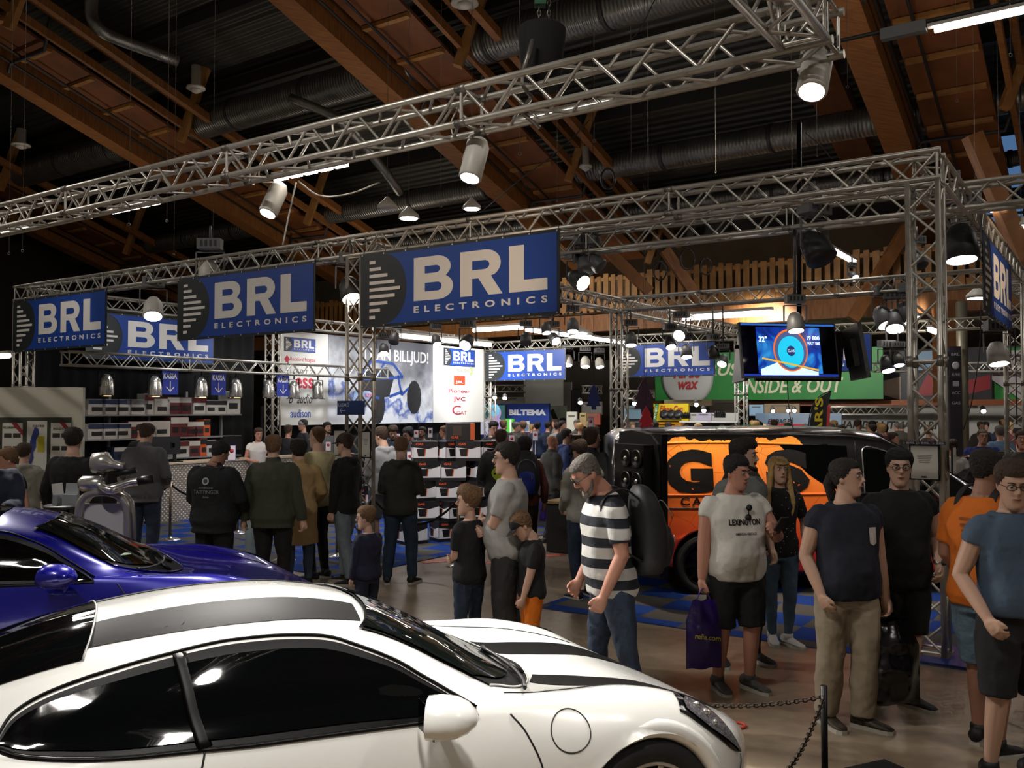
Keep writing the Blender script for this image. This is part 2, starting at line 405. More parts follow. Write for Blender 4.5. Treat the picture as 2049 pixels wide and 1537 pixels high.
# end walls
mb = MB(); mb.box((0, 0, 0), (70, .3, 12)); o = struct('wall_back', mb, mat('hall wall', '#5b5348', .8, c2='#6b6256', scale=.6)); o.location = B(16, 34, 6); o.rotation_euler = (0, 0, ANG_U)
mb = MB(); mb.box((0, 0, 0), (.3, 46, 14)); o = struct('wall_right', mb, mat('hall side wall', '#4c463d', .8)); o.location = B(-13.6, 6, 7); o.rotation_euler = (0, 0, ANG_U)
mb = MB(); mb.box((0, 0, 0), (.3, 60, 14)); o = struct('wall_left', mb, mat('hall side wall', '#4c463d', .8)); o.location = B(45.5, 5, 7); o.rotation_euler = (0, 0, ANG_U)
# upper wall with window bands, right of the last beam
mb = MB(); mb.box((0, 0, 0), (14, .25, 4.4)); o = struct('wall_upper', mb, mat('upper wall', '#2a2f33', .7)); o.location = B(-4.9, 19.2, 8.6); o.rotation_euler = (0, 0, ANG_U)
for k, (z_, h_) in enumerate(((8.75, 1.5), (7.35, .55))):
    w = empty('window_%d' % (k + 1), B(-4.9, 19.0, z_), ANG_U); w['kind'] = 'structure'
    mb = MB(); mb.box((0, 0, 0), (13.4, .06, h_)); g = mb.build('glazing', mat('evening window glass', '#26364a', .15, emis='#5f86b8', es=.55, c2='#3a5578', scale=1.2), w)
    mb = MB()
    for i in range(15): mb.box((-6.7 + i * .957, -.05, 0), (.07, .08, h_))
    for z2 in (-h_ / 2, 0, h_ / 2): mb.box((0, -.05, z2), (13.4, .08, .07))
    mb.build('window_frame', DARKG, w)
# gallery
mb = MB(); mb.obox(B(-9, 17.7, 4.95), B(45, 17.7, 4.95), .4, .55); struct('trim_20', mb, WOOD)
mb = MB()
c0 = [B(-9, 17.9), B(45, 17.9), B(45, 33.8), B(-9, 33.8)]
for z_ in (4.75, 5.05): mb.poly([p + Vector((0, 0, z_)) for p in (c0 if z_ > 5 else c0[::-1])])
struct('ceiling_gallery', mb, mat('gallery soffit', '#4a3a28', .8, c2='#5c4a34', scale=1))
mb = MB(); mb.obox(B(-9, 17.5, 5.45), B(45, 17.5, 5.45), .06, .16); mb.obox(B(-9, 17.5, 6.35), B(45, 17.5, 6.35), .08, .12)
i = 0; u_ = -9.0
while u_ < 30:
    mb.obox(B(u_, 17.45, 5.3), B(u_, 17.45, 6.45 + .04 * (i % 3)), .03, .15 + .03 * (i % 2), up=(UX, UY, 0)); u_ += .26; i += 1
o = mb.build('gallery_slat_railing', WOODL); tag(o, 'long railing of pale upright boards along the gallery above the stand', 'railing')
# wooden underside boards between gallery and stand
mb = MB(); mb.obox(B(-9, 18.3, 5.9), B(45, 18.3, 5.9), .1, 1.1); struct('wall_gallery', mb, mat('gallery board wall', '#4a3c2b', .8, c2='#6a5132', scale=1.5))

# box girders
def girder(u0, label, near=-24, far=19.5):
    g = empty('roof_girder', RB(u0, 0, 0)); tag(g, label, 'girder', 'timber roof girders'); g['kind'] = 'thing'
    R = lambda u, v, h: RB(u, v, h) - g.location
    mb = MB(); mb.obox(R(u0 - .3, near, .55), R(u0 - .3, far, .55), .62, 1.1); mb.build('glulam_beam', WOOD, g)
    mb = MB(); mb.obox(R(u0 - 1.6, near, .62), R(u0 - 1.6, far, .62), 1.5, .08)
    mb.build('walkway_panel', WOODP, g)
    mb = MB(); v = near
    while v < far: mb.obox(R(u0 - .9, v, .53), R(u0 - 2.3, v, .53), .16, .09); v += 1.25
    mb.build('walkway_batten', WOODL, g)
    mb = MB()
    for uu, hh in ((u0 - .75, .35), (u0 - 1.3, .4)): mb.tube([R(uu, near, hh), R(uu, far, hh)], .035, 6)
    mb.build('conduit_pipe', DARKG, g)
    for k, (uu, hh, w_) in enumerate(((u0 - 2.7, .7, .12), (u0 - 2.9, 1.25, .14), (u0 - 3.6, .9, .2))):
        mb = MB(); mb.obox(R(uu, near, hh), R(uu, far, hh), w_, .22); mb.build('side_rail', WOOD, g)
    v = near + 1.5
    while v < far:
        mb = MB(); mb.obox(R(u0 - 2.6, v, .2), R(u0 - 3.3, v + .4, 2.6), .22, .22); mb.build('post', WOODL, g)
        mb = MB(); mb.tube([R(u0 - .6, v + 1, .1), R(u0 - .75, v + 1, .35), R(u0 - 2.5, v + 1, .3), R(u0 - 2.9, v + 1, 1.5)], .05, 6); mb.build('steel_hanger', DARKG, g)
        v += 5.2
    v = near + 4
    while v < far:
        mb = MB(); mb.obox(R(u0 + 1.6, v, 2.5), R(u0 + 1.6, v + 4.2, 2.5), .9, .35); mb.build('cross_board', WOODP, g); v += 8.6
for u0, lb in ((-7.6, 'timber box girder furthest right, mostly outside the picture'), (3.4, 'reddish timber roof girder passing over the right corner column of the stand'),
               (14.5, 'timber roof girder crossing above the largest stand banner'), (25.3, 'dim timber roof girder running above the leftmost stand banners'), (36.3, 'darkest and most distant timber roof girder at the upper left')):
    girder(u0, lb)
# diagonal timber braces by the gallery
for k, (p, q, lb) in enumerate(((at(1815, 455, 24), at(1705, 640, 24), 'slanted timber brace beside the gallery railing left of the corner column'), (at(1835, 480, 24.5), at(1905, 470, 24.5), ''),
        (at(1945, 270, 17), at(2049, 520, 17), 'slanted timber strut in front of the high windows'), (at(1330, 500, 26), at(1398, 600, 26), 'slanted timber brace crossing the gallery railing above the stand'),
        (at(1215, 500, 26), at(1300, 585, 26), 'short slanted timber brace just right of the large banner'), (at(1960, 440, 19), at(2049, 545, 19), 'lower slanted timber strut below the high windows'))):
    if not lb: continue
    mb = MB(); mb.obox(p, q, .26, .3); tag(mb.build('timber_brace', WOOD), lb, 'brace', 'timber braces')
# grey pole and wooden post behind corner column
mb = MB(); p = at(1926, 760, 21.5); mb.tube([(p.x, p.y, 0), (p.x, p.y, 4.7)], .13, 14); tag(mb.build('support_pole', mat('pole steel', '#8f8a78', .4, .6)), 'round grey support pole under the gallery right of the stand corner', 'pole')
mb = MB(); p = at(1890, 640, 23); mb.box((p.x, p.y, 3.6), (.42, .5, 2.6)); tag(mb.build('timber_post', WOOD), 'square timber post hanging below the gallery behind the corner column', 'post')

# ducts
def duct(v_, h_, r_, u0, u1, label):
    o = empty('air_duct', RB(u0, v_, h_), ANG_U); tag(o, label, 'duct', 'roof air ducts')
    mb = MB(); n = int(abs(u1 - u0) / 3); mb.tube([((u0 - u1) * -1 * -t / n if False else -(u1 - u0) * t / n, 0, 0) for t in range(n + 1)], r_, 20); mb.build('spiral_pipe', DUCT, o)
    mb = MB()
    for t in range(0, n + 1): mb.tube([(-(u1 - u0) * t / n - .05, 0, 0), (-(u1 - u0) * t / n + .05, 0, 0)], r_ + .025, 20)
    mb.build('clamp_ring', DARKG, o)
    return o
duct(14.9, 1.05, .36, -6, 40, 'long silver spiral duct crossing behind the right corner of the stand')
duct(9.4, 1.15, .47, 5.0, 40, 'thick spiral duct crossing at the top behind the near truss')
duct(3.6, 1.3, .42, -8, 5.5, 'spiral duct at the top right corner beside the bright tube')
duct(17.2, .95, .2, -8, 40, 'thin duct just above the gallery railing')
duct(-2.0, 1.3, .4, 16, 40, 'dark spiral duct at the top left behind the timber girder')
mb = MB(); mb.smooth = True
mb.tube(spline([at(185, -20, 19), at(183, 30, 19), at(200, 60, 19), at(240, 80, 19.6), at(355, 122, 20.5)], 14), .13, 12)
tag(mb.build('flexible_duct', mat('foil duct', '#8c8c88', .3, .8, bump=.5, bscale=40)), 'bent shiny foil duct at the top left of the roof', 'duct')
mb = MB(); mb.tube(spline([at(580, 196, 24), at(660, 228, 24), at(690, 250, 24), at(760, 330, 25), at(800, 385, 26)], 14), .13, 12)
tag(mb.build('flexible_duct', MATS['foil duct']), 'shiny foil duct angled down behind the near truss', 'duct')
def diffuser(p, r, lb):
    o = empty('air_diffuser', p, 0, lb, 'vent', 'round ceiling air outlets')
    MB().lathe([(r, 0), (r * .95, .05), (r * .5, .1), (r * .5, .55)], n=18).build('flared_ring', WHITEL, o)
    MB().lathe([(r * .2, -.1), (r * .6, -.05), (r * .55, .0), (r * .1, .02)], n=18).build('centre_disc', WHITEL, o)
diffuser(at(392, 178, 21), .22, 'round white air outlet high up left of the middle girder')
diffuser(at(930, 8, 19), .3, 'round white air outlet at the very top edge')
diffuser(at(42, 292, 29), .3, 'dim round air outlet at the left between two girders')
diffuser(at(1172, 335, 24), .18, 'small grey air outlet on the long duct')
# hanging thin wires with hooks
for k, (x, y0, y1, Y) in enumerate(((1189, 230, 280, 9), (1263, 230, 365, 12), (1040, 270, 306, 9), (882, 350, 412, 13), (334, 415, 440, 10), (258, 418, 447, 10), (45, 470, 500, 10), (18, 470, 505, 10), (1585, 330, 345, 16), (1635, 190, 310, 17), (1696, 140, 172, 10), (1915, 120, 200, 10), (1297, 330, 405, 15), (1432, 300, 342, 15), (426, 430, 480, 14), (348, 410, 507, 14), (2022, 40, 108, 8), (1115, 290, 400, 14))):
    mb = MB(); q = at(x, y1, Y); mb.tube([(q.x, q.y, roof_z(q)), q], .003, 4); q = at(x, y1 + 2, Y); mb.tube([q + Vector((.015 * sin(t * .9), 0, .015 * cos(t * .9))) for t in range(8)], .004, 4)
    tag(mb.build('hook_wire', ALUD), 'thin wire with a small hook hanging from the roof', 'wire', 'hanging hook wires')

# ceiling tubes
def tube_lamp(p, q, r, label, m=None, energy=0, box=None):
    p, q = Vector(p), Vector(q); o = empty('tube_lamp', (p + q) / 2, 0, label, 'lamp', 'tube lamps'); c = o.location.copy()
    MB().tube([p - c, q - c], r, 10).build('glowing_tube', m or GLOWT, o)
    d = (q - p).normalized()
    MB().obox(p - c - d * .06 + Vector((0, 0, r * 1.6)), q - c + d * .06 + Vector((0, 0, r * 1.6)), r * 2.4, r * 1.1).build('lamp_housing', WHITEL, o)
    return o
t0 = at(1870, 60, 8.6); t1 = t0 + Vector((-UX, -UY, 0)) * 1.9 + Vector((0, 0, 0))
tube_lamp(t0, t1, .03, 'bright white tube lamp at the top right corner')
o = empty('conduit_rail', t0, ANG_U, 'grey steel conduit with cable box leading to the top right tube lamp', 'conduit')
MB().tube([(-3.6, 0, .1), (2.2, 0, .1)], .022, 8).build('pipe', DARKG, o); MB().box((-.28, 0, .06), (.42, .09, .11)).build('cable_box', GREYL, o)
def along(px, py, Y, L, ax, lb, r=.035, m=None):
    p = at(px, py, Y); d = Vector((UX, UY, 0)) if ax == 'u' else Vector((VX, VY, 0)); return tube_lamp(p, p + d * L, r, lb, m)
along(1541, 626, 20, 2.1, 'u', 'long lit tube lamp below the gallery left of the hanging screen', .06)
along(1046, 655, 22, 1.5, 'u', 'lit tube lamp just below the large banner', .05)
along(1648, 492, 18, 2.5, 'v', 'short diagonal tube lamp above the hanging screen', .045)
along(802, 672, 21, 3.6, 'v', 'diagonal lit tube between the lamps above the buggy poster', .05)
along(18, 712, 17, 1.6, 'u', 'lit tube lamp at the left edge behind the corner column', .045)
along(1860, 660, 20, 1.8, 'v', 'short tilted lit tube behind the corner column', .05)
along(1054, 660, 21, 5.0, 'v', 'diagonal lit tube right of the middle poster lamps', .045)
along(2030, 20, 30, 2.0, 'u', 'distant', .02) if False else None
for k, (x, y, Y, w_, lb) in enumerate(((2000, 421, 17, .32, 'small oval lit bowl lamp below the high windows'), (2044, 453, 17, .3, 'oval lit bowl lamp at the right edge'), (1955, 597, 15, .3, 'glowing oval lamp left of the side banner'), (775, 418, 15, .3, 'white oval bowl lamp above the left part of the large banner truss'), (818, 437, 15, .3, 'flat white bowl lamp standing above the front truss'), (1163, 672, 21, .5, 'glowing bell lamp above the rear banner'), (944, 418, 16, .28, 'round white bowl lamp above the large banner'))):
    o = empty('bowl_lamp', at(x, y, Y), 0, lb, 'lamp', 'bowl lamps')
    MB().lathe([(w_ * .6, 0), (w_ * .55, .06), (w_ * .2, .16), (.03, .2)], n=16).build('shade', WHITEL, o)
    if k not in (3,): MB().lathe([(.01, -.02), (w_ * .5, -.01), (w_ * .5, .01)], n=16).build('lens', GLOW, o)
    MB().tube([(0, 0, .15), (0, 0, roof_z(o.location) - o.location.z)], .004, 4).build('hanging_wire', GREYL, o)
# ================================================================ TRUSSES
def truss(p0, p1, label, s=.24, r=.025, lace=.012, pitch=.5, up=None, group='aluminium truss runs', name='truss', ends=True):
    p0, p1 = Vector(p0), Vector(p1); d = p1 - p0; L = d.length; d.normalize()
    upv = Vector((0, 0, 1)) if abs(d.z) < .9 else Vector((UX, UY, 0))
    sd = d.cross(upv).normalized(); u2 = sd.cross(d).normalized()
    o = empty(name, p0, 0, label, 'truss', group)
    cor = [sd * a * s / 2 + u2 * b * s / 2 for a, b in ((-1, -1), (1, -1), (1, 1), (-1, 1))]
    for c in cor: MB().tube([c, c + d * L], r, 8).build('chord_tube', ALU, o)
    mb = MB(); n = max(2, int(round(L / pitch)) * 1)
    for k in range(4):
        a, b = cor[k], cor[(k + 1) % 4]
        for i in range(n):
            t0, t1, tm = i * L / n, (i + 1) * L / n, (i + .5) * L / n
            mb.tube([a + d * (t0 + .02), b + d * tm], lace, 5, caps=False); mb.tube([b + d * tm, a + d * (t1 - .02)], lace, 5, caps=False)
        if ends:
            ts = [.03, L - .03] + [x for x in [j * 2.5 for j in range(1, int(L / 2.5) + 1)] if x < L - .5]
            for t in ts: mb.tube([a + d * t, b + d * t], lace, 5, caps=False)
    mb.build('lattice', ALU, o)
    mb = MB()
    for t in [j * 2.5 for j in range(1, int(L / 2.5) + 1)]:
        if t < L - .4:
            for c in cor: mb.tube([c + d * (t - .045), c + d * (t + .045)], r + .006, 8)
    if mb.v: mb.build('coupling_sleeve', ALUD, o)
    return o
ZT = 4.205
truss(B(.0, .145, ZT), B(15.3, .145, ZT), 'front truss of the stand carrying the three largest banners')
truss(B(-.75, 1.55, ZT), B(6.8, 1.55, ZT), 'second long truss right behind the front truss on the right half')
truss(B(.145, .3, ZT), B(.145, 14.6, ZT), 'side truss running back from the right corner and carrying the side banner')
truss(B(15.3, .3, ZT), B(15.3, 14.5, ZT), 'left side truss behind the leftmost banner')
truss(B(.3, 7.7, ZT), B(7.0, 7.7, ZT), 'middle cross truss in front of the gallery railing')
truss(B(7.05, .3, ZT), B(7.05, 14.4, ZT - .05), 'truss running back from the middle column')
truss(B(.0, 14.6, ZT - .12), B(15.3, 14.6, ZT - .12), 'rear truss carrying the small distant banners')
truss(B(14.2, .35, 3.02), B(14.2, 8.7, 3.02), 'low hanging truss with silver can lamps and cash desk signs', r=.022)
truss(B(.0, -3.29, ZT), B(17.5, -3.29, ZT), 'nearest truss crossing the top of the picture over the cars', r=.026)
truss(B(.145, -3.45, ZT), B(.145, -7.0, ZT), 'short truss coming forward from the near truss corner at the top')
CG = 'aluminium truss columns'
def column(u, v, label, h=4.08):
    o = truss(B(u, v, .02), B(u, v, h), label, group=CG, name='truss_column')
    MB().box((0, 0, 0), (.32, .32, .02), Matrix.Rotation(ANG_U, 3, 'Z')).build('base_plate', ALUD, o)
    return o
column(.145, .145, 'nearest right truss column with a framed notice taped to it')
column(6.85, .145, 'middle front truss column with the blue queue sign')
column(15.16, .145, 'left corner truss column behind the white poster wall')
column(15.16, 5.9, 'truss column at the left edge of the white logo backdrop')
column(15.16, 14.6, 'truss column at the right edge of the white logo backdrop', 3.95)
column(7.05, 7.7, 'grey truss column in the middle of the stand between the two rear banners')
column(7.05, 14.6, 'slim truss column behind the speaker van roof', 3.95)
column(.145, 7.7, 'truss column at the right edge under the side banner')
column(.145, 14.6, 'far right truss column outside', 3.95)
# blue edge mat plate under the near right column
mb = MB(); mb.box((0, 0, .0), (.7, .7, .012), Matrix.Rotation(ANG_U, 3, 'Z')); o = mb.build('floor_plate', mat('blue floor plate', '#1b2f78', .4), loc=B(.18, .15, .022)); tag(o, 'dark blue plate under the right corner column', 'plate')

# ================================================================ BANNERS
def banner(u_c, v_c, zc, w, h, ang, label, sc=1):
    o = empty('banner', B(u_c, v_c, zc), ang, label, 'banner', 'blue hanging banners')
    brl_panel(w, h, o)
    mb = MB()
    n = 9
    for i in range(n):
        for z in (h / 2 - .02, -h / 2 + .02):
            mb.box((-w / 2 + .03 + (w - .06) * i / (n - 1), -.012, z), (.018, .006, .018))
    mb.build('eyelet', ALU, o)
    mb = MB()
    for i in range(n): mb.tube([(-w / 2 + .03 + (w - .06) * i / (n - 1), -.01, h / 2 - .02), (-w / 2 + .03 + (w - .06) * i / (n - 1), .05, h / 2 + .07)], .004, 4)
    mb.build('cable_tie', BLACK, o)
    return o
banner(5.22, -.02, 3.60, 2.93, .93, ANG_U, 'large banner in the middle with a warm light on its letters')
banner(8.97, -.02, 3.60, 2.93, .93, ANG_U, 'second banner from the left on the front truss, left of the largest')
banner(13.75, -.02, 3.60, 2.93, .93, ANG_U, 'leftmost banner hanging at the left corner of the front truss')
o = banner(0, 0, 3.62, 2.93, .9, ANG_V, 'steeply foreshortened banner at the right edge on the side truss'); o.location = B(-.02, 4.0, 3.60)
o = banner(0, 0, 3.62, 2.93, .93, ANG_V, 'partly hidden banner behind and below the leftmost ones'); o.location = B(15.12, 2.75, 3.55)
banner(13.75, 14.42, 3.46, 2.93, .93, ANG_U, 'brightly lit rear banner right of the logo backdrop')
banner(9.15, 14.42, 3.48, 2.93, .93, ANG_U, 'rear banner in front of the green wax sign')
banner(5.2, 14.42, 3.50, 2.93, .93, ANG_U, 'rear banner mostly hidden behind the hanging screen')

# ================================================================ LAMPS ON THE TRUSSES
def orient(o, d):
    o.rotation_mode = 'QUATERNION'; o.rotation_quaternion = Vector(d).to_track_quat('-Z', 'Y')
def track_spot(p, d, label, k=1.0):
    """white cylinder spot; lens face at -Z"""
    o = empty('cylinder_spot', p, 0, label, 'spotlight', 'white cylinder spotlights'); orient(o, d)
    mb = MB(); mb.lathe([(.075 * k, -.16 * k), (.082 * k, -.15 * k), (.082 * k, .1 * k), (.06 * k, .15 * k), (.02 * k, .16 * k)], n=20, caps=True); mb.build('lamp_body', WHITEL, o)
    MB().lathe([(.001, -.1635 * k), (.066 * k, -.163 * k), (.066 * k, -.155 * k)], n=20).build('lens', GLOW, o)
    mb = MB(); mb.obox((.085 * k, 0, 0), (.085 * k, 0, .2 * k), .02, .05 * k); mb.obox((.085 * k, 0, .2 * k), (0, 0, .22 * k), .05 * k, .015); mb.build('bracket', WHITEL, o)
    mb = MB(); mb.tube([(0, 0, .2 * k), (0, 0, .30 * k)], .022, 8); mb.box((0, 0, .3 * k), (.05, .05, .06)); mb.build('clamp', BLACK, o)
    mb = MB(); mb.smooth = True; mb.tube(spline([(.03, .05, .15), (.12, .12, .12), (.16, .16, .25), (.05, .18, .45)], 10), .006, 5); mb.build('cable', WHITEL, o)
    return o
track_spot(at(1632, 140, 5.05), (-.3, -.42, -1), 'white cylinder spotlight at the top right corner of the near truss', 1.05)
track_spot(at(950, 318, 6.3), (-.22, -.3, -1), 'white cylinder spotlight hanging in the middle of the near truss', 1.0)
track_spot(at(549, 398, 7.8), (-.3, -.4, -1), 'white cylinder spotlight hanging on the left part of the near truss', 1.0)
# led bars seen under the near truss
for k, (xa, ya, xb, yb, lb) in enumerate(((0, 466, 55, 462, 'row of lit lamps on the near truss at the left edge'), (215, 421, 315, 408, 'row of lit lamps under the left part of the near truss'), (545, 356, 695, 330, 'row of lit lamps under the near truss above the cylinder spot'), (1030, 252, 1245, 202, 'thin lit strip under the right part of the near truss'))):
    def hit(x, z):   # crossing of the view column with the lamp line v=-2.95
        t = (x - 1024.5) / FPX; p0 = B(0, -2.98); u = (p0.x - t * p0.y) / (t * UY - UX); return B(u, -2.98, z)
    Ya = hit(xa, 0).y; za = at(xa, ya, Ya).z; zb = at(xb, yb, hit(xb, 0).y).z; z = (za + zb) / 2
    p, q = hit(xa, z), hit(xb, z); o = empty('lamp_row', p, 0, lb, 'lamp', 'lamp rows under the near truss')
    MB().obox(Vector((0, 0, .035)), q - p + Vector((0, 0, .035)), .07, .03).build('lamp_bar', WHITEL, o)
    n = 1 if k == 3 else 5
    for i in range(n): MB().obox((q - p) * ((i + .12) / n), (q - p) * ((i + .88) / n), .02 if k == 3 else .05, .02 if k == 3 else .035).build('lens', GLOWT, o)

def par_can(p, label, lit=True, k=1.0):
    o = empty('can_lamp', p, ANG_V, label, 'spotlight', 'silver can lamps on the low truss')
    MB().lathe([(.095 * k, -.15 * k), (.10 * k, -.13 * k), (.10 * k, 0), (.085 * k, .06 * k), (.085 * k, .08 * k), (.05 * k, .14 * k), (.02 * k, .16 * k)], n=18).build('lamp_body', CHROME, o)
    if lit: MB().lathe([(.001, -.152 * k), (.088 * k, -.153 * k), (.088 * k, -.12 * k)], n=18).build('lens', GLOWY, o)
    mb = MB(); mb.obox((-.115 * k, 0, -.02), (-.115 * k, 0, .18 * k), .03, .012, up=(0, 1, 0)); mb.obox((.115 * k, 0, -.02), (.115 * k, 0, .18 * k), .03, .012, up=(0, 1, 0)); mb.obox((-.115 * k, 0, .18 * k), (.115 * k, 0, .18 * k), .03, .012); mb.tube([(0, 0, .18 * k), (0, 0, .30 * k)], .015, 6); mb.build('yoke', BLACKM, o)
    mb = MB()
    for i in range(4):
        a = i * pi / 2 + .4; mb.box((.11 * k * cos(a), .11 * k * sin(a), -.15 * k), (.05, .05, .012))
    mb.build('barn_clip', BLACKM, o)
def on_low(px):   # point under the low truss at pixel column
    t = (px - 1024.5) / FPX; p0 = B(14.2, 0); v = (p0.x - t * p0.y) / (t * VY - VX); return v
for k, (px, lit, w_) in enumerate(((213, 1, 'first'), (310, 1, 'second'), (403, 1, 'third'), (472, 1, 'fourth'), (537, 0, 'fifth'), (588, 0, 'sixth'), (636, 0, 'seventh'))):
    par_can(B(14.2, on_low(px), 2.56), 'silver can lamp, %s from the left on the low truss' % w_, lit, 1.3)
def hang_sign(p, ang, w, h, lines, arrow, label, name='hanging_sign'):
    o = empty(name, p, ang, label, 'sign', 'blue cash desk signs')
    MB().box((0, 0, 0), (w, .008, h)).build('sign_plate', mat('sign plate blue', '#27378f', .5), o)
    return o
def arrow_mesh(w, h, down=True):
    mb = MB(); t = .018
    return mb
def seg(mb, a, b, t=.016, y=-.008): mb.obox((a[0], y, a[1]), (b[0], y, b[1]), .003, t, up=(0, 1, 0)) if False else mb.obox((a[0], y, a[1]), (b[0], y, b[1]), t, .003, up=(0, 1, 0))
for px, lb in ((340, 'blue cash desk sign with down arrow between the second and third can lamps'), (437, 'blue cash desk sign with down arrow between the third and fourth can lamps'), (566, 'blue cash desk sign with down arrow in front of the red letters')):
    o = hang_sign(B(14.2, on_low(px), 2.64), ANG_V, .36, .46, None, None, lb)
    text('KASSA', .3, .11, LETW, o, (0, -.007, .13), bold=.02)
    mb = MB(); seg(mb, (0, .03), (0, -.17)); seg(mb, (0, -.17), (-.09, -.08)); seg(mb, (0, -.17), (.09, -.08)); mb.build('arrow_symbol', LETW, o)
    MB().tube([(0, 0, .23), (0, 0, .32)], .004, 4).build('string', ALUD, o)

def flood(p, yaw, tilt, label, lit=1, k=1.0, m=None, group='grey stand floodlights'):
    """box floodlight hung on a yoke with ballast box above, lens towards local -Y tilted down"""
    o = empty('floodlight', p, yaw, label, 'spotlight', group)
    mb = MB(); mb.box((0, 0, .17 * k), (.2 * k, .1 * k, .09 * k)); mb.build('ballast_box', GREYL, o)
    mb = MB()
    for i in range(4): mb.box(((-.06 + .04 * i) * k, -.052 * k, .17 * k), (.02 * k, .004, .05 * k))
    mb.build('vent_slots', DARKG, o)
    up_ = min(1.6, max(.33 * k, 4.12 - p[2])); mb = MB(); mb.tube([(0, 0, .2 * k), (0, 0, up_)], .016, 6)
    for sx in (-1, 1): mb.obox((sx * .12 * k, 0, .1 * k), (sx * .12 * k, 0, -.08 * k), .02, .01, up=(0, 1, 0))
    mb.obox((-.12 * k, 0, .1 * k), (.12 * k, 0, .1 * k), .02, .012); mb.build('yoke', GREYL, o)
    T = Matrix.Rotation(radians(tilt), 3, 'X'); mb = MB(); c = Vector((0, 0, -.06 * k))
    mb.lathe([(.085 * k, -.12 * k), (.095 * k, -.11 * k), (.085 * k, .02 * k), (.05 * k, .08 * k), (.02 * k, .09 * k)], c=c, n=14, M=T); mb.build('lamp_body', m or GREYL, o)
    if lit: MB().lathe([(.001, -.125 * k), (.078 * k, -.124 * k), (.078 * k, -.11 * k)], c=c, n=14, M=T).build('lens', GLOW if lit == 1 else GLOWV, o)
    return o
FL = [(1152, 545, 11.5, 40, 60, 1, 1.3, 'grey floodlight tilted down just right of the large banner'), (1170, 515, 11.8, 20, 40, 0, 1.3, 'blue-grey tilted floodlight close to the front truss beside the large banner'),
      (1188, 512, 12.2, 60, 50, 0, 1.2, 'grey floodlight behind the tilted one beside the large banner'), (1146, 640, 17.5, 0, 15, 1, 1.3, 'box floodlight below the right end of the large banner'),
      (768, 690, 19, 10, 30, 1, 1.2, 'lit lamp left of the poster slogan'), (790, 668, 19, -20, 30, 0, 1.2, 'unlit grey lamp above the poster slogan'), (872, 672, 20, 30, 30, 1, 1.2, 'lit lamp above the exclamation mark of the slogan'), (936, 672, 18, -20, 50, 1, 1.5, 'brightest lamp left of the long lit tube'),
      (1052, 668, 19, 0, 30, 0, 1.3, 'grey unlit lamp under the lit tube'), (1092, 648, 18, 20, 20, 1, 1.1, 'small lamp right of the lit tube'), (1107, 668, 18.5, 30, 50, 1, 1.2, 'lit lamp next to the bell lamp'), (1136, 713, 22, 0, 20, 1, 1.3, 'white lit lamp at the right end of the bright rear banner'), (1171, 716, 22, 0, 20, 1, 1.3, 'white lit lamp between rear banner and middle column'), (1199, 718, 22, 20, 20, 1, 1.2, 'white lit lamp touching the middle column'),
      (1262, 668, 17.5, 0, 15, 1, 1.3, 'hanging lamp right of the middle column'), (1364, 655, 15.5, -30, 60, 1, 1.3, 'bright lamp above the green wax sign banner'), (1340, 675, 16, 10, 30, 1, 1.1, 'slim dark lamp above the rear banner'), (1373, 693, 17, 0, 20, 1, 1.2, 'box lamp in front of the rear banner top edge'), (1427, 695, 18, 20, 20, 0, 1.2, 'dark lamp at the right end of the rear banner'), (1447, 712, 19, -30, 40, 1, 1.2, 'lit lamp left of the hanging screen'),
      (1591, 630, 12.5, 0, 15, 1, 1.3, 'box lamp directly above the hanging screen'), (1630, 470, 9.3, 30, 30, 0, 1.7, 'large dark round floodlight under the second truss'), (1765, 618, 13, 20, 30, 1, 1.5, 'left lamp of the cluster beside the corner column'), (1790, 625, 12.8, -20, 30, 1, 1.5, 'middle lamp of the cluster beside the corner column'), (1812, 610, 13, 50, 30, 1, 1.4, 'right lamp of the cluster beside the corner column'),
      (1774, 815 - 100, 17, 10, 20, 2, 1.5, 'violet lit lamp right of the rearmost banner'), (1797, 710, 17.4, 0, 20, 2, 1.2, 'smaller violet lamp right of the rearmost banner'), (1995, 690, 13, 0, 15, 1, 1.6, 'white lit lamp in front of the green sign at the right'), (307, 600, 14.5, 20, 30, 1, 1.7, 'white square lamp hanging between the two left banners'), (700, 560, 12.5, 30, 30, 1, 1.7, 'dark lamp cluster left of the middle column'), (1920, 458, 11, 0, 10, 2, 2.2, 'bright violet lamp inside the corner truss'), (420, 528, 15.5, 0, 0, 1, 2.0, 'large white lamp above the second banner'), (1705, 545, 17, 20, 50, 1, .9, 'small lit lamp on the gallery boards'), (1835, 508, 14, 20, 30, 0, 1.3, 'dark box lamp inside the corner column')]
for x, y, Y, yaw, tl, lit, k, lb in FL:
    Y2 = on_truss(x, Y); k *= Y2 / Y; Y = Y2
    flood(at(x, y, Y), radians(yaw), -tl, lb, lit, k, m=(WHITEL if 'white' in lb else (DARKG if 'dark' in lb or 'violet' in lb else GREYL)))

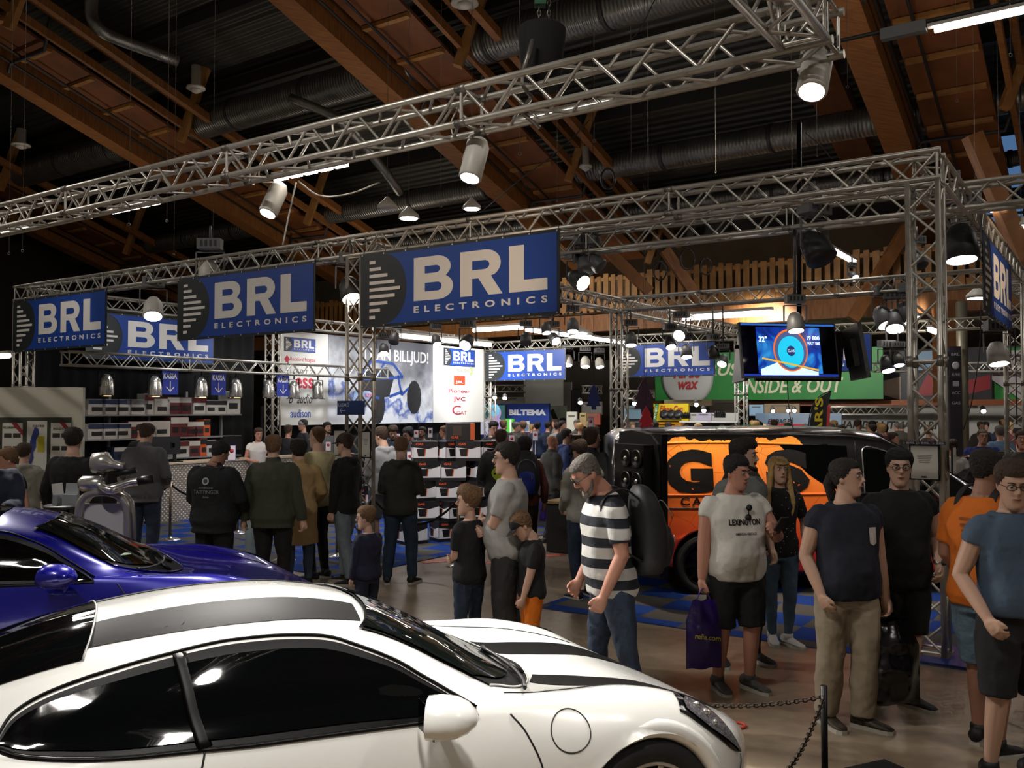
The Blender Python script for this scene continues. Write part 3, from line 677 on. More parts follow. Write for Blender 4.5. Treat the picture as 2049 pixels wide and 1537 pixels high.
# chain hoist over the near truss
o = empty('chain_hoist', at(1084, 60, 6.2), 0, 'black chain bag and hoist hanging above the near truss', 'hoist')
mb = MB(); mb.lathe([(.11, -.42), (.14, -.3), (.17, .0), (.15, .02), (.15, -.1)], n=18); mb.build('chain_bag', mat('black bag cloth', '#0d0d0f', .9), o)
mb = MB()
for cx in (-.02, .05):
    for i in range(16):
        c = Vector((cx, 0, -.02 + i * .035)); M = Matrix.Rotation(pi / 2 * (i % 2), 3, 'Z')
        mb.tube([c + M @ Vector((.012 * cos(t * pi / 4), 0, .022 * sin(t * pi / 4))) for t in range(9)], .004, 5)
mb.build('chain', ALUD, o); MB().box((-.01, 0, .22), (.08, .08, .1)).build('green_hook_block', mat('green paint', '#1d5c38', .5), o)
MB().tube([(0, 0, .5), (0, 0, 4.0)], .01, 5).build('hanging_chain', ALUD, o)
mb = MB(); mb.smooth = True; mb.tube(spline([at(1066, 80, 6.0), at(1045, 160, 6.0), at(1062, 195, 6.0), at(1045, 222, 5.9), at(1080, 256, 5.9)], 16), .014, 6); mb.tube([at(1066, 80, 6.0), at(1045, 150, 5.95)], .016, 6)
tag(mb.build('lifting_sling', ALUD), 'grey lifting sling wrapped round the near truss below the chain bag', 'sling')
# loose cables
for k, (pts, Y, r, m, lb) in enumerate((([(596, 362), (640, 392), (700, 388), (760, 365)], 7.5, .008, WHITEL, 'white cable sagging from the near truss to the right'), ([(592, 365), (578, 430), (566, 490)], 7.6, .008, WHITEL, 'white cable hanging down from the near truss beside the left cylinder spot'),
        ([(1180, 240), (1120, 300), (1040, 360), (968, 420)], 9, .006, BLACK, 'thin black cable crossing down to the large banner'), ([(1310, 0), (1280, 60), (1250, 90)], 7, .005, BLACK, 'thin black cable at the top above the near truss'), ([(1610, 265), (1640, 290), (1664, 318)], 9, .005, BLACK, 'thin cable from the black pole top to the truss'), ([(1575, 760), (1580, 830), (1592, 872)], 10.6, .006, BLACK, 'black cable hanging below the screen'), ([(2030, 660), (2033, 760), (2035, 850)], 12, .008, BLACK, 'black cable beside the right edge column'), ([(1963, 600), (1960, 700), (1945, 800), (1928, 860)], 13, .008, BLACK, 'black cable hanging from the side truss'))):
    mb = MB(); mb.smooth = True; mb.tube(spline([at(x, y, Y) for x, y in pts], 14), r, 5); tag(mb.build('cable', m), lb, 'cable')
# ================================================================ FITTINGS OF THE STAND
def carpet_mat():
    m = bpy.data.materials.new('carpet tiles'); m.use_nodes = True; nt = m.node_tree; N = nt.nodes; L = nt.links; p = N['Principled BSDF']; p.inputs['Roughness'].default_value = .95; p.inputs['Specular IOR Level'].default_value = .1
    tc = N.new('ShaderNodeTexCoord'); c = N.new('ShaderNodeTexChecker'); c.inputs['Scale'].default_value = 2.0; L.new(tc.outputs['Object'], c.inputs[0])
    c.inputs[1].default_value = lin('#23408a'); c.inputs[2].default_value = lin('#575552')
    n = N.new('ShaderNodeTexNoise'); n.inputs['Scale'].default_value = 60; L.new(tc.outputs['Object'], n.inputs[0])
    x = N.new('ShaderNodeMix'); x.data_type = 'RGBA'; x.blend_type = 'MULTIPLY'; x.inputs[0].default_value = .3; L.new(c.outputs[0], x.inputs[6]); L.new(n.outputs[0], x.inputs[7]); L.new(x.outputs[2], p.inputs['Base Color'])
    return m
CARPET = carpet_mat()
def rug(u0, u1, v0, v1, lb):
    mb = MB(); w, d = abs(u1 - u0), abs(v1 - v0); mb.box((0, 0, 0), (w, d, .010)); o = mb.build('carpet', CARPET, loc=B((u0 + u1) / 2, (v0 + v1) / 2, .006), rot=(0, 0, ANG_U)); tag(o, lb, 'carpet')
rug(6.85, 15.3, -.15, 14.6, 'blue and grey tiled carpet of the left stand half under the cash desk')
rug(-.25, 3.95, -.2, 8.2, 'blue and grey tiled carpet under the orange van')
def vat(u, px):
    t = (px - 1024.5) / FPX; p0 = B(u, 0); return (p0.x - t * p0.y) / (t * VY - VX)
# curtains
def curtain(u, v0, v1, z0, z1, lb):
    mb = MB(); mb.smooth = True; n = int((v1 - v0) * 16)
    def f(a, b):
        v = v0 + (v1 - v0) * a; return B(u + .035 * sin(v * 22) + .02 * sin(v * 9.3), v, z0 + (z1 - z0) * b)
    mb.grid(f, n, 2); o = mb.build('curtain', mat('black drape', '#050506', .95)); md = o.modifiers.new('t', 'SOLIDIFY'); md.thickness = .01; tag(o, lb, 'curtain')
curtain(15.62, .4, 5.75, .02, 3.98, 'black curtain behind the goods shelves')
curtain(15.62, 5.9, 14.4, .02, 2.2, 'low black curtain under the white logo backdrop')
# logo backdrop (hung panels), face towards -u
UB = 15.28
def on_panel(o, w, h):
    return o
def vpanel(name, v0, v1, z0, z1, m, label, cat='banner', group=None):
    o = empty(name, B(UB, (v0 + v1) / 2, (z0 + z1) / 2), ANG_V, label, cat, group); MB().box((0, 0, 0), (v1 - v0, .012, z1 - z0)).build('printed_sheet', m, o); return o, v1 - v0, z1 - z0
va, vb_, vc_, vd = 6.15, vat(UB, 656), vat(UB, 866), 14.42
SHEET = mat('white backdrop cloth', '#cfcdc6', .7, bump=.2, bscale=1.5)
o, w, h = vpanel('logo_backdrop', va, vb_, 1.74, 4.0, SHEET, 'white logo backdrop left of the buggy poster, six brand names on it')
TY = -.010
def mini_brl(par, x, z, w_):
    e = empty('panel_logo', (x, -.006, z)); e.parent = par; brl_panel(w_, w_ * .34, e); return e
mini_brl(o, -w * .08, h * .36, w * .62)
text('Rockford Fosgate', w * .50, .13, mat('print red', '#b3263a', .6), o, (-w * .02, TY, h * .20), name='brand_lettering')
mb = MB(); mb.prism([(0, .10), (.09, 0), (0, -.10), (-.09, 0)], 0, .003, M=Matrix.Rotation(pi / 2, 3, 'X'), c=(-w * .33, -.008, h * .20)); mb.build('brand_diamond', MATS['print red'], o)
text('HERTZ', w * .48, .15, mat('print grey', '#6b6a6e', .6), o, (-w * .04, TY, h * .065), bold=-.01, name='brand_lettering', shear=.25, spacing=1.3)
text('ess', w * .36, .26, MATS['print red'], o, (.02, TY, -h * .05), bold=.02, name='brand_lettering')
text('B² audio', w * .46, .24, mat('print black', '#1a1a1e', .6), o, (-w * .06, TY, -h * .215), name='brand_lettering', shear=.4)
text('audison', w * .40, .20, mat('print blue', '#24489a', .6), o, (-w * .06, TY, -h * .375), bold=.012, name='brand_lettering')
# buggy poster
def poster_mat():
    m = bpy.data.materials.new('snow scene print'); m.use_nodes = True; nt = m.node_tree; N = nt.nodes; L = nt.links; p = N['Principled BSDF']; p.inputs['Roughness'].default_value = .6
    tc = N.new('ShaderNodeTexCoord'); sp = N.new('ShaderNodeSeparateXYZ'); L.new(tc.outputs['Object'], sp.inputs[0])
    n = N.new('ShaderNodeTexNoise'); n.inputs['Scale'].default_value = 2.2; n.inputs['Detail'].default_value = 8; L.new(tc.outputs['Object'], n.inputs[0])
    def M(op, a, b):
        k = N.new('ShaderNodeMath'); k.operation = op
        for i, v in enumerate((a, b)):
            if isinstance(v, (int, float)): k.inputs[i].default_value = v
            else: L.new(v, k.inputs[i])
        return k.outputs[0]
    f = M('ADD', M('MULTIPLY', sp.outputs[2], .42), M('MULTIPLY', M('SUBTRACT', n.outputs[0], .5), .9)); f = M('ADD', f, M('MULTIPLY', sp.outputs[0], .09)); f = M('ADD', f, .5)
    r = N.new('ShaderNodeValToRGB'); L.new(f, r.inputs[0]); e = r.color_ramp.elements; e[0].position = .12; e[0].color = lin('#c9cbd0'); e[1].position = .95; e[1].color = lin('#56575c')
    for ps, c in ((.25, '#3c5396'), (.33, '#c4c7cc'), (.5, '#a9a9ac'), (.7, '#7d7d82')): q = e.new(ps); q.color = lin(c)
    L.new(r.outputs[0], p.inputs['Base Color']); return m
o, w, h = vpanel('buggy_poster', vb_ + .01, vc_ - .01, 1.74, 4.0, poster_mat(), 'large poster of a blue off-road buggy in snow with a white slogan', 'poster')
text('VI KAN BILLJUD!', w * .70, .42, mat('print white', '#d8d6d2', .6), o, (w * .10, TY, h * .30), bold=.015, name='slogan_lettering')
RXM = Matrix.Rotation(pi / 2, 3, 'X')
mb = MB()
for cx, cz, rx, rz in ((w * .30, -h * .18, .30, .46), (-w * .06, -h * .28, .27, .50)): mb.prism([(rx * cos(t) * (1 + .03 * (i % 2)), rz * sin(t) * (1 + .03 * (i % 2))) for i, t in enumerate([2 * pi * q / 36 for q in range(36)])], 0, .004, M=RXM, c=(cx, -.007, cz))
mb.prism([(-.9, -.5), (.3, -.35), (.5, .2), (.2, .45), (-.7, .3)], 0, .003, M=RXM, c=(-.1, -.007, -.05)); mb.build('printed_tyres', mat('print tyre black', '#17171a', .6), o)
mb = MB()
for a, b_ in (((-1.0, .05), (-.5, .55)), ((-.5, .55), (.35, .50)), ((.35, .50), (.75, .15)), ((-1.0, .05), (.2, .1)), ((.2, .1), (.75, .15)), ((.55, .2), (.7, -.35)), ((.7, -.35), (1.0, -.15)), ((-.3, .1), (.0, .52)), ((.2, -.4), (.75, -.25)), ((-.9, -.3), (-.2, -.45))): mb.obox((a[0], -.013, a[1]), (b_[0], -.013, b_[1]), .075, .003, up=(0, 1, 0))
mb.build('printed_frame', mat('print frame blue', '#1d3f86', .6), o)
mb = MB(); mb.prism([(-.35, -.2), (.05, -.22), (.12, .02), (-.3, .05)], 0, .003, M=RXM, c=(-.55, -.012, -.3)); mb.prism([(-.25, -.2), (.15, -.2), (.1, .05), (-.2, .05)], 0, .003, M=RXM, c=(-.95, -.012, -.32)); mb.build('printed_panels', mat('print pale blue', '#8ea4c8', .6), o)
text('RZR', .26, .10, MATS['print red'], o, (-.62, -.017, -.38), bold=.02, name='number_lettering')
o, w, h = vpanel('logo_backdrop', vc_ + .01, vd, 1.74, 4.0, SHEET, 'white logo backdrop right of the buggy poster')
mini_brl(o, 0, h * .36, w * .62)
text('DAYTON AUDIO', w * .46, .10, mat('print olive', '#6f7a4a', .6), o, (-.05, TY, h * .19), name='brand_lettering')
mb = MB(); mb.smooth = True
for r_ in (.10, .15): mb.tube([(w * .20 + r_ * cos(t), -.01, h * .19 + r_ * sin(t)) for t in [radians(-70 + 14 * i) for i in range(11)]], .012, 5)
mb.build('green_arcs', mat('print green', '#8fae3e', .6), o)
MB().box((0, -.009, h * .055), (w * .22, .004, .28)).build('red_square', mat('print orange red', '#c8401f', .6), o); text('JBL', w * .15, .10, MATS['print white'], o, (0, -.014, h * .03), bold=.02, name='brand_lettering')
text('Pioneer', w * .42, .12, mat('print dark red', '#9a2038', .6), o, (0, TY, -h * .085), bold=.01, name='brand_lettering')
text('JVC', w * .24, .17, MATS['print dark red'], o, (0, TY, -h * .20), bold=.02, name='brand_lettering')
text('C', w * .17, .27, MATS['print dark red'], o, (-.14, TY, -h * .34), name='brand_lettering'); text('OAT', w * .20, .11, MATS['print dark red'], o, (.11, TY, -h * .375), name='brand_lettering')

# shelves against the curtain
US = 15.25
sh = empty('wall_shelf', B(US, 3.0, 0), ANG_V, 'grey metal shelf rack carrying radio cartons in front of the black curtain', 'shelf')
s0, s1 = vat(US, 150), vat(US, 474); ZS = (1.12, 1.545, 2.02)
mb = MB()
for px in (228, 307, 382, 452): mb.box((vat(US, px) - 3.0, .16, 1.25), (.05, .05, 2.5 - (0 if px < 400 else .5)))
mb.build('upright', mat('shelf grey', '#8a8c90', .5, .4), sh)
for i, z in enumerate(ZS): MB().box(((s0 + s1) / 2 - 3.0, 0, z - .02), (s1 - s0, .34, .03)).build('shelf_board', MATS['shelf grey'], sh)
CARTON = {'w': mat('carton white', '#b9b7b1', .7), 'r': mat('carton dark red', '#5d1f22', .7), 'b': mat('carton navy', '#1b2a4a', .7), 'g': mat('carton grey', '#6a6a6c', .7), 'k': mat('carton black', '#131316', .6), 'o': mat('carton orange', '#c1501e', .6)}
def carton(par_loc, ang, dims, c1, c2, label, group, pic='dark', txt=None):
    w, d, h = dims; o = empty('carton', par_loc, ang, label, 'box', group)
    MB().box((0, 0, h / 2), (w, d, h)).build('box_body', CARTON[c1], o)
    mb = MB(); mb.box((0, -d / 2 - .002, h * .82), (w * .98, .004, h * .30)); mb.build('printed_band', CARTON[c2], o)
    mb = MB(); mb.box((0, -d / 2 - .004, h * .36), (w * .6, .004, h * .26)); mb.build('product_picture', CARTON['k'] if c1 != 'k' else CARTON['g'], o)
    return o
rows = {2: [(186, .42, .30, 'w', 'b'), (213, .42, .30, 'w', 'b'), (238, .42, .30, 'w', 'b'), (267, .55, .30, 'w', 'g'), (290, .24, .42, 'w', 'r'), (316, .42, .32, 'w', 'w'), (341, .40, .36, 'r', 'w'), (364, .40, .36, 'r', 'w'), (390, .46, .36, 'w', 'r'), (414, .34, .30, 'w', 'k'), (435, .34, .30, 'w', 'k'), (458, .46, .50, 'w', 'g')],
        1: [(186, .42, .30, 'w', 'b'), (213, .42, .30, 'w', 'b'), (238, .42, .30, 'w', 'b'), (264, .40, .34, 'r', 'w'), (290, .40, .34, 'r', 'w'), (316, .46, .34, 'w', 'w'), (343, .26, .42, 'r', 'w'), (360, .26, .42, 'r', 'w'), (377, .28, .32, 'r', 'w'), (392, .28, .32, 'r', 'w'), (406, .2, .36, 'o', 'k')],
        0: [(356, .44, .34, 'w', 'r'), (381, .36, .34, 'r', 'w'), (400, .2, .38, 'o', 'k'), (418, .40, .34, 'w', 'k'), (238, .42, .26, 'b', 'w')]}
NM = {2: 'top', 1: 'middle', 0: 'lowest'}; CN = {'w': 'white', 'b': 'navy', 'r': 'dark red', 'g': 'grey', 'k': 'black', 'o': 'orange'}
ORD = ['first', 'second', 'third', 'fourth', 'fifth', 'sixth', 'seventh', 'eighth', 'ninth', 'tenth', 'eleventh', 'twelfth']
for i, L_ in rows.items():
    for j, (px, w_, h_, c1, c2) in enumerate(sorted(L_)):
        carton(B(US - .02, vat(US, px), ZS[i] - .004), ANG_V, (w_ * .86, .26, h_), c1, c2, '%s carton with %s band, %s from the left on the %s shelf' % (CN[c1], CN[c2], ORD[j], NM[i]), 'radio cartons on the wall shelves')

# cash desk with tread plate
def tread_mat():
    m = bpy.data.materials.new('tread plate'); m.use_nodes = True; nt = m.node_tree; N = nt.nodes; L = nt.links; p = N['Principled BSDF']; p.inputs['Base Color'].default_value = lin('#8f8880'); p.inputs['Metallic'].default_value = .35; p.inputs['Roughness'].default_value = .38
    tc = N.new('ShaderNodeTexCoord'); mp = N.new('ShaderNodeMapping'); mp.inputs['Rotation'].default_value = (0, pi / 4, 0); L.new(tc.outputs['Object'], mp.inputs[0])
    v = N.new('ShaderNodeTexVoronoi'); v.inputs['Scale'].default_value = 17; v.inputs['Randomness'].default_value = 0; L.new(mp.outputs[0], v.inputs[0])
    r = N.new('ShaderNodeValToRGB'); r.color_ramp.elements[0].position = .2; r.color_ramp.elements[1].position = .34; r.color_ramp.elements[0].color = (1, 1, 1, 1); r.color_ramp.elements[1].color = (0, 0, 0, 1); L.new(v.outputs[0], r.inputs[0])
    b = N.new('ShaderNodeBump'); b.inputs['Strength'].default_value = 1; b.inputs['Distance'].default_value = .012; L.new(r.outputs[0], b.inputs['Height']); L.new(b.outputs[0], p.inputs['Normal'])
    x = N.new('ShaderNodeMix'); x.data_type = 'RGBA'; x.inputs[6].default_value = lin('#9a8f82'); x.inputs[7].default_value = lin('#f4ece0'); L.new(r.outputs[0], x.inputs[0]); L.new(x.outputs[2], p.inputs['Base Color'])
    return m
TREAD = tread_mat()
def counter(u, v0, v1, h, d, label, front=TREAD, ang=ANG_V):
    o = empty('counter', B(u, (v0 + v1) / 2, 0), ang, label, 'counter'); L_ = abs(v1 - v0)
    MB().box((0, d / 2, h / 2), (L_, d - .04, h)).build('desk_body', BLACK, o)
    MB().box((0, .012, h / 2), (L_, .008, h - .01)).build('front_plate', front, o)
    MB().box((0, d / 2, h + .015), (L_ + .04, d + .03, .03)).build('desk_top', mat('desk top pale wood', '#b3a48c', .5), o); return o
counter(13.55, 1.0, 6.9, 1.08, .6, 'long cash desk faced with shiny tread plate')
def monitor(p, ang, label, w=.52, h=.34):
    o = empty('monitor', p, ang, label, 'monitor'); MB().box((0, 0, .32), (w, .03, h)).build('casing', BLACK, o); MB().box((0, -.017, .32), (w - .04, .004, h - .04)).build('screen', GLASSD, o)
    MB().box((0, .02, .10), (.06, .03, .2)).box((0, 0, .01), (.22, .18, .02)).build('stand', BLACK, o)
monitor(B(13.85, vat(13.85, 333), 1.11), ANG_V + 2.8, 'black monitor on the cash desk seen from behind'); monitor(B(13.85, vat(13.85, 466), 1.11), ANG_V + 2.9, 'second black monitor on the cash desk near the staff member', .4, .28)
monitor(B(13.8, vat(13.8, 352), 1.11), ANG_V, 'small black card terminal screen on the cash desk', .2, .12)
def card(px, py, Y, w, h, label, tint='r', base=None, ang=0.0):
    """standing price card in a clear frame; the foot stands on the surface below"""
    p = at(px, py, Y); o = empty('price_card', p, ang, label, 'card', 'framed price cards'); w, h = w, h
    MB().box((0, 0, 0), (w, .012, h)).build('card_frame', mat('card frame violet', '#4a4470', .4), o); MB().box((0, -.008, 0), (w * .88, .004, h * .90)).build('card_sheet', mat('card sheet', '#d9cfd2', .6), o)
    mb = MB()
    if tint == 'r': mb.lathe([(0, 0), (w * .26, .001), (w * .26, .003), (0, .004)], n=16, M=Matrix.Rotation(pi / 2, 3, 'X'), c=(0, -.011, h * .12)); mb.build('card_picture', mat('card red', '#9c2436', .6), o)
    else: mb.box((0, -.012, h * .1), (w * .5, .003, h * .3)); mb.build('card_picture', CARTON['k'], o)
    z = -h / 2; base = base or 0
    if p.z + z - base > .01: MB().tube([(0, .01, z), (0, .01, base - p.z)], .008, 6).build('card_pole', ALUD, o)
    return o
for px, py, Y, w_, h_, lb, bs in ((464, 906, 17.2, .16, .30, 'price card with red picture next to the printed black jacket', 1.11), (657, 893, 20.5, .13, .22, 'red price card behind the tall man in cream', 1.11), (661, 930, 19.5, .12, .20, 'price card on the desk front beside the cream sweater', 1.11), (988, 886, 16.5, .09, .14, 'small price card on the box pile edge', .9), (1024, 880, 17.5, .12, .20, 'price card right of the balding man', .9), (1071, 872, 19, .12, .21, 'price card on the pale counter before the crowd', .02), (1058, 896, 15.2, .14, .24, 'larger price card at the left end of the small table', .02), (1182, 846, 19, .13, .22, 'price card above the black speaker tower', .02), (796, 875, 19, .10, .16, 'violet framed card among the men looking down', 1.0), (833, 868, 20, .11, .18, 'violet framed card behind the man with glasses', 1.0), (861, 866, 20, .11, .23, 'tall blank white card behind the box pile', 1.0), (820, 916, 14.9, .10, .22, 'price card left of the stacked boxes', .9)):
    card(px, py, Y, w_, h_, lb, 'r' if 'blank' not in lb else 'k', base=bs)
# framed notices on the columns
def notice(p, ang, w, h, label, tape=False):
    o = empty('framed_notice', p, ang, label, 'notice', 'framed notices'); MB().box((0, 0, 0), (w, .014, h)).build('notice_frame', BLACK, o); MB().box((0, -.009, 0), (w * .88, .004, h * .92)).build('notice_sheet', mat('notice sheet', '#d4d1c8', .6), o)
    mb = MB()
    for i in range(5): mb.box((0, -.012, h * (.20 - .05 * i)), (w * (.5 - .04 * i), .002, h * .012))
    mb.build('notice_print', mat('notice ink', '#77756f', .7), o)
    text('DRINKSTATIONEN', w * .62, h * .045, MATS['notice ink'], o, (0, -.012, h * .38), name='notice_lettering') if False else None
    text('BRL', w * .2, h * .05, BLACK, o, (0, -.012, -h * .41), bold=.03, name='notice_lettering')
    if tape:
        for sx in (-1, 0, 1):
            e = empty('tape_logo', (sx * w * .48, -.018, h * .54)); e.parent = o; brl_panel(w * .42, h * .085, e)
    return o
notice(B(.145, -.05, 1.66) + Vector((0, 0, 0)), ANG_U, .24, .30, 'framed notice taped to the right corner column', True)
notice(B(-.04, .2, 1.67), ANG_V, .16, .24, 'second framed notice round the edge of the right corner column')
notice(B(7.02, -.04, 1.68), ANG_U + .15, .19, .34, 'left framed notice on the middle column'); notice(B(6.62, .02, 1.67), ANG_U - .2, .19, .34, 'right framed notice on the middle column')
o = empty('queue_sign', at(702, 816, 11.15), ANG_U, 'blue queue sign with left arrow on the middle column', 'sign'); MB().box((0, 0, 0), (.46, .01, .175)).build('sign_plate', mat('sign plate navy', '#1f3a74', .5), o)
text('KASSAKÖ', .19, .055, mat('sign pale ink', '#b9c0cc', .6), o, (-.12, -.008, .04), bold=.01, name='sign_lettering')
mb = MB(); mb.obox((-.18, -.008, -.035), (-.09, -.008, -.035), .008, .003, up=(0, 1, 0)); mb.obox((-.18, -.008, -.035), (-.15, -.008, -.008), .008, .003, up=(0, 1, 0)); mb.obox((-.18, -.008, -.035), (-.15, -.008, -.062), .008, .003, up=(0, 1, 0)); mb.build('arrow_symbol', MATS['sign pale ink'], o)
mb = MB(); mb.box((0, 0, 0), (.15, .01, .19)); o = mb.build('blank_sign', mat('sign back grey', '#8b8e8c', .6), loc=at(757, 817, 11.5), rot=(0, 0, ANG_V + .4)); tag(o, 'grey back of a small sign on the middle column', 'sign')

# rope posts
posts = []
for k, (px, Y, lb, h_) in enumerate(((343, 14.6, 'rope post between the grey and the printed black jacket', .98), (447, 13.9, 'rope post hidden behind the printed black jacket', .98), (478, 15.4, 'rope post with chrome foot right of the printed black jacket', .98), (570, 12.6, 'rope post between the olive jacket and the beige coat', .98), (676, 13.0, 'rope post beside the pale jeans', .98), (748, 12.2, 'rope post just right of the small boy', .98), (918, 12.2, 'rope post in front of the stacked boxes', .98))):
    o = empty('rope_post', (gx(px, Y), Y, 0), 0, lb, 'post', 'rope barrier posts'); posts.append(o)
    MB().tube([(0, 0, .02), (0, 0, h_)], .022, 12).build('post_tube', mat('brushed post steel', '#7d6f60', .3, .8), o)
    MB().lathe([(.0, .0), (.17, .0), (.17, .012), (.12, .03), (.03, .045), (.025, .06)], n=24).build('foot', CHROME, o); MB().lathe([(.022, h_ - .02), (.034, h_ - .015), (.034, h_ + .01), (.012, h_ + .02)], n=14).build('cap', CHROME, o)
def rope(a, b, sag, lb, z=.90):
    a, b = Vector(a), Vector(b); mb = MB(); mb.smooth = True
    mb.tube([a.lerp(b, t / 16) + Vector((0, 0, z - sag * 4 * (t / 16) * (1 - t / 16))) for t in range(17)], .016, 8); tag(mb.build('barrier_rope', mat('dark velvet rope', '#140f12', .9)), lb, 'rope', 'barrier ropes')
P = [p.location for p in posts]
rope(P[0] + Vector((-1.2, .3, 0)), P[0], .25, 'barrier rope left of the first rope post'); rope(P[0], P[2], .26, 'barrier rope between the first rope post and the printed jacket'); rope(P[2], P[4], .3, 'barrier rope behind the olive jacket'); rope(P[4], P[5], .22, 'barrier rope beside the small boy'); rope(P[5], P[6], .34, 'barrier rope sagging in front of the stacked boxes')

# pile of speaker cartons
def sub_box(p, ang, label, w=.40, d=.36, h=.315):
    o = empty('speaker_carton', p, ang, label, 'box', 'stacked speaker cartons')
    MB().box((0, 0, h / 2), (w, d, h)).build('box_body', mat('carton black gloss', '#17161a', .4), o)
    for nm, M, ww, dd in (('front_print', Matrix.Identity(3), w, d), ('side_print', Matrix.Rotation(-pi / 2, 3, 'Z'), d, w), ('left_print', Matrix.Rotation(pi / 2, 3, 'Z'), d, w)):
        mb = MB(); T = M.to_4x4()
        mb.prism([(-ww / 2 + .004, .05), (ww / 2 - .004, .05), (ww / 2 - .004, h * .74), (ww * .1, h * .60), (-ww / 2 + .004, h * .70)], 0, .003, M=M @ RXM, c=M @ Vector((0, -dd / 2 - .001, 0))); s_ = mb.build(nm, mat('carton print white', '#d4d2d6', .45), o)
        mb = MB(); mb.prism([(-ww * .36, h * .62), (-ww * .02, h * .62), (-ww * .06, h * .24), (-ww * .30, h * .24)], .0035, .006, M=M @ RXM, c=M @ Vector((0, -dd / 2 - .001, 0))); mb.build('printed_woofer_box', BLACK, s_)
        mb = MB(); mb.prism([(-ww * .02, h * .62), (ww * .02, h * .62), (-ww * .02, h * .24), (-ww * .06, h * .24)], .0035, .006, M=M @ RXM, c=M @ Vector((0, -dd / 2 - .001, 0))); mb.build('printed_orange_edge', CARTON['o'], s_)
        if nm != 'left_print':
            t = text('GAS', ww * .30, h * .11, mat('print hot orange', '#d9502a', .5), o, (0, 0, 0), bold=.03, name='box_lettering')
            t.matrix_local = Matrix.Translation(M @ Vector((-ww * .24, -dd / 2 - .004, h * .86))) @ (M @ RXM).to_4x4()
    return o
pc = Vector((gx(905, 14.7), 14.7, 0)); first = None
rowspec = [(0, [(-.62, -.45, 35), (-.1, -.15, 30), (.35, -.1, 28), (.62, .2, 30)]), (1, [(-.42, -.1, 12), (.02, -.1, 40), (.40, .1, 20)]), (2, [(-.50, -.05, 35), (-.08, .0, 10), (.32, .05, -25), (.60, .25, -20)]), (3, [(-.42, 0, 15), (.02, 0, 5), (.46, .12, 40)]), (4, [(-.46, .05, 12), (-.04, .05, 38), (.26, .05, 2), (.60, .12, 30)])]
RN = ['bottom', 'second', 'third', 'fourth', 'top']
def place_box(p, a, lb):
    global first
    if first is None: first = sub_box(p, a, lb); return first
    c = copy_tree(first); c.location = p; c.rotation_euler = (0, 0, a); c['label'] = lb; return c
for r_, L_ in rowspec:
    for j, (dx, dy, a) in enumerate(sorted(L_)): place_box(pc + Vector((dx, dy, .012 + r_ * .317)), radians(a), 'speaker carton, %s from the left in the %s row of the pile' % (ORD[j], RN[r_]))
for j, (px, Y, n_) in enumerate(((672, 16.8, 6), )):
    for i in range(n_): place_box(Vector((gx(px, Y) + .03 * (i % 2), Y, .012 + i * .190)), radians(15), 'flat grey carton, number %s from the floor in the stack behind the pale jeans' % ORD[i]).scale = (.9, .9, .6)
for i in range(4): place_box(Vector((gx(728, 17.0), 17.0, .012 + i * .317)), radians(25), 'speaker carton, %s from the floor behind the middle column' % ORD[i])
o = empty('display_box', pc + Vector((.12, .15, 1.60)), radians(8), 'large black product box with orange edge on top of the carton pile', 'box')
MB().box((0, 0, .15), (.46, .34, .27)).build('box_body', mat('box black', '#161315', .5), o); MB().box((.19, -.172, .15), (.07, .006, .27)).build('orange_edge', CARTON['o'], o); MB().box((-.06, -.173, .16), (.14, .004, .16)).build('product_picture', mat('box picture', '#3a2c22', .6), o); text('GAS', .12, .04, MATS['print hot orange'], o, (-.1, -.178, .06), bold=.02)

# display tables behind the pile and to the right
def table(px, Y, w, d, h, label, m=CARD, ang=ANG_U):
    o = empty('display_table', (gx(px, Y), Y, .012), ang, label, 'table'); MB().box((0, 0, h - .02), (w, d, .04)).build('table_top', m, o); MB().box((0, 0, (h - .04) / 2), (w - .06, d - .06, h - .04)).build('table_skirt', mat('table skirt dark', '#22201e', .8), o); return o
table(1075, 16.6, 1.9, .7, .88, 'pale topped table with cartons behind the bald man'); table(820, 18.9, 3.0, .7, .95, 'display table behind the stacked boxes'); table(1145, 13.4, .7, .5, .75, 'cardboard coloured pallet table right of the bald man'); table(662, 21.4, 1.6, .6, 1.05, 'small table behind the cream sweater', TREAD)
for i, (px, py, Y, w_, h_, lb) in enumerate(((1075, 893, 16.6, .5, .3, 'brown carton on the pale topped table'), (1100, 900, 16.4, .35, .25, 'small brown carton right on the pale topped table'), (853, 882, 18.9, .4, .25, 'brown carton behind the box pile'), (840, 885, 18.9, .35, .2, 'low brown carton behind the man with glasses'), (1145, 930, 13.4, .5, .3, 'brown carton on the pallet table'))):
    p = at(px, py, Y); o = empty('brown_carton', (p.x, p.y, {16.6: .895, 16.4: .895, 18.9: .965, 13.4: .765}[Y]), radians(20 * i), lb, 'box', 'plain brown cartons'); MB().box((0, 0, h_ / 2), (w_, .3, h_)).build('box_body', CARD, o); MB().box((0, 0, h_ + .001), (w_, .05, .003)).build('packing_tape', mat('tape tan', '#8a7448', .4), o)
# black speaker tower near the middle
o = empty('speaker_tower', (gx(1190, 16.5), 16.5, .012), radians(10), 'black loudspeaker tower with round grille left of the middle rear column', 'speaker'); MB().box((0, 0, .8), (.9, .6, 1.6)).build('cabinet', BLACK, o); MB().lathe([(.0, 0), (.25, .0), (.27, .02), (.22, .03), (.05, .0)], n=24, M=Matrix.Rotation(pi / 2, 3, 'X'), c=(-.2, -.31, 1.3)).build('speaker_cone', DARKG, o); MB().box((.0, -.05, 1.62), (1.1, .7, .05)).build('top_board', mat('brown board', '#3a241a', .5), o)

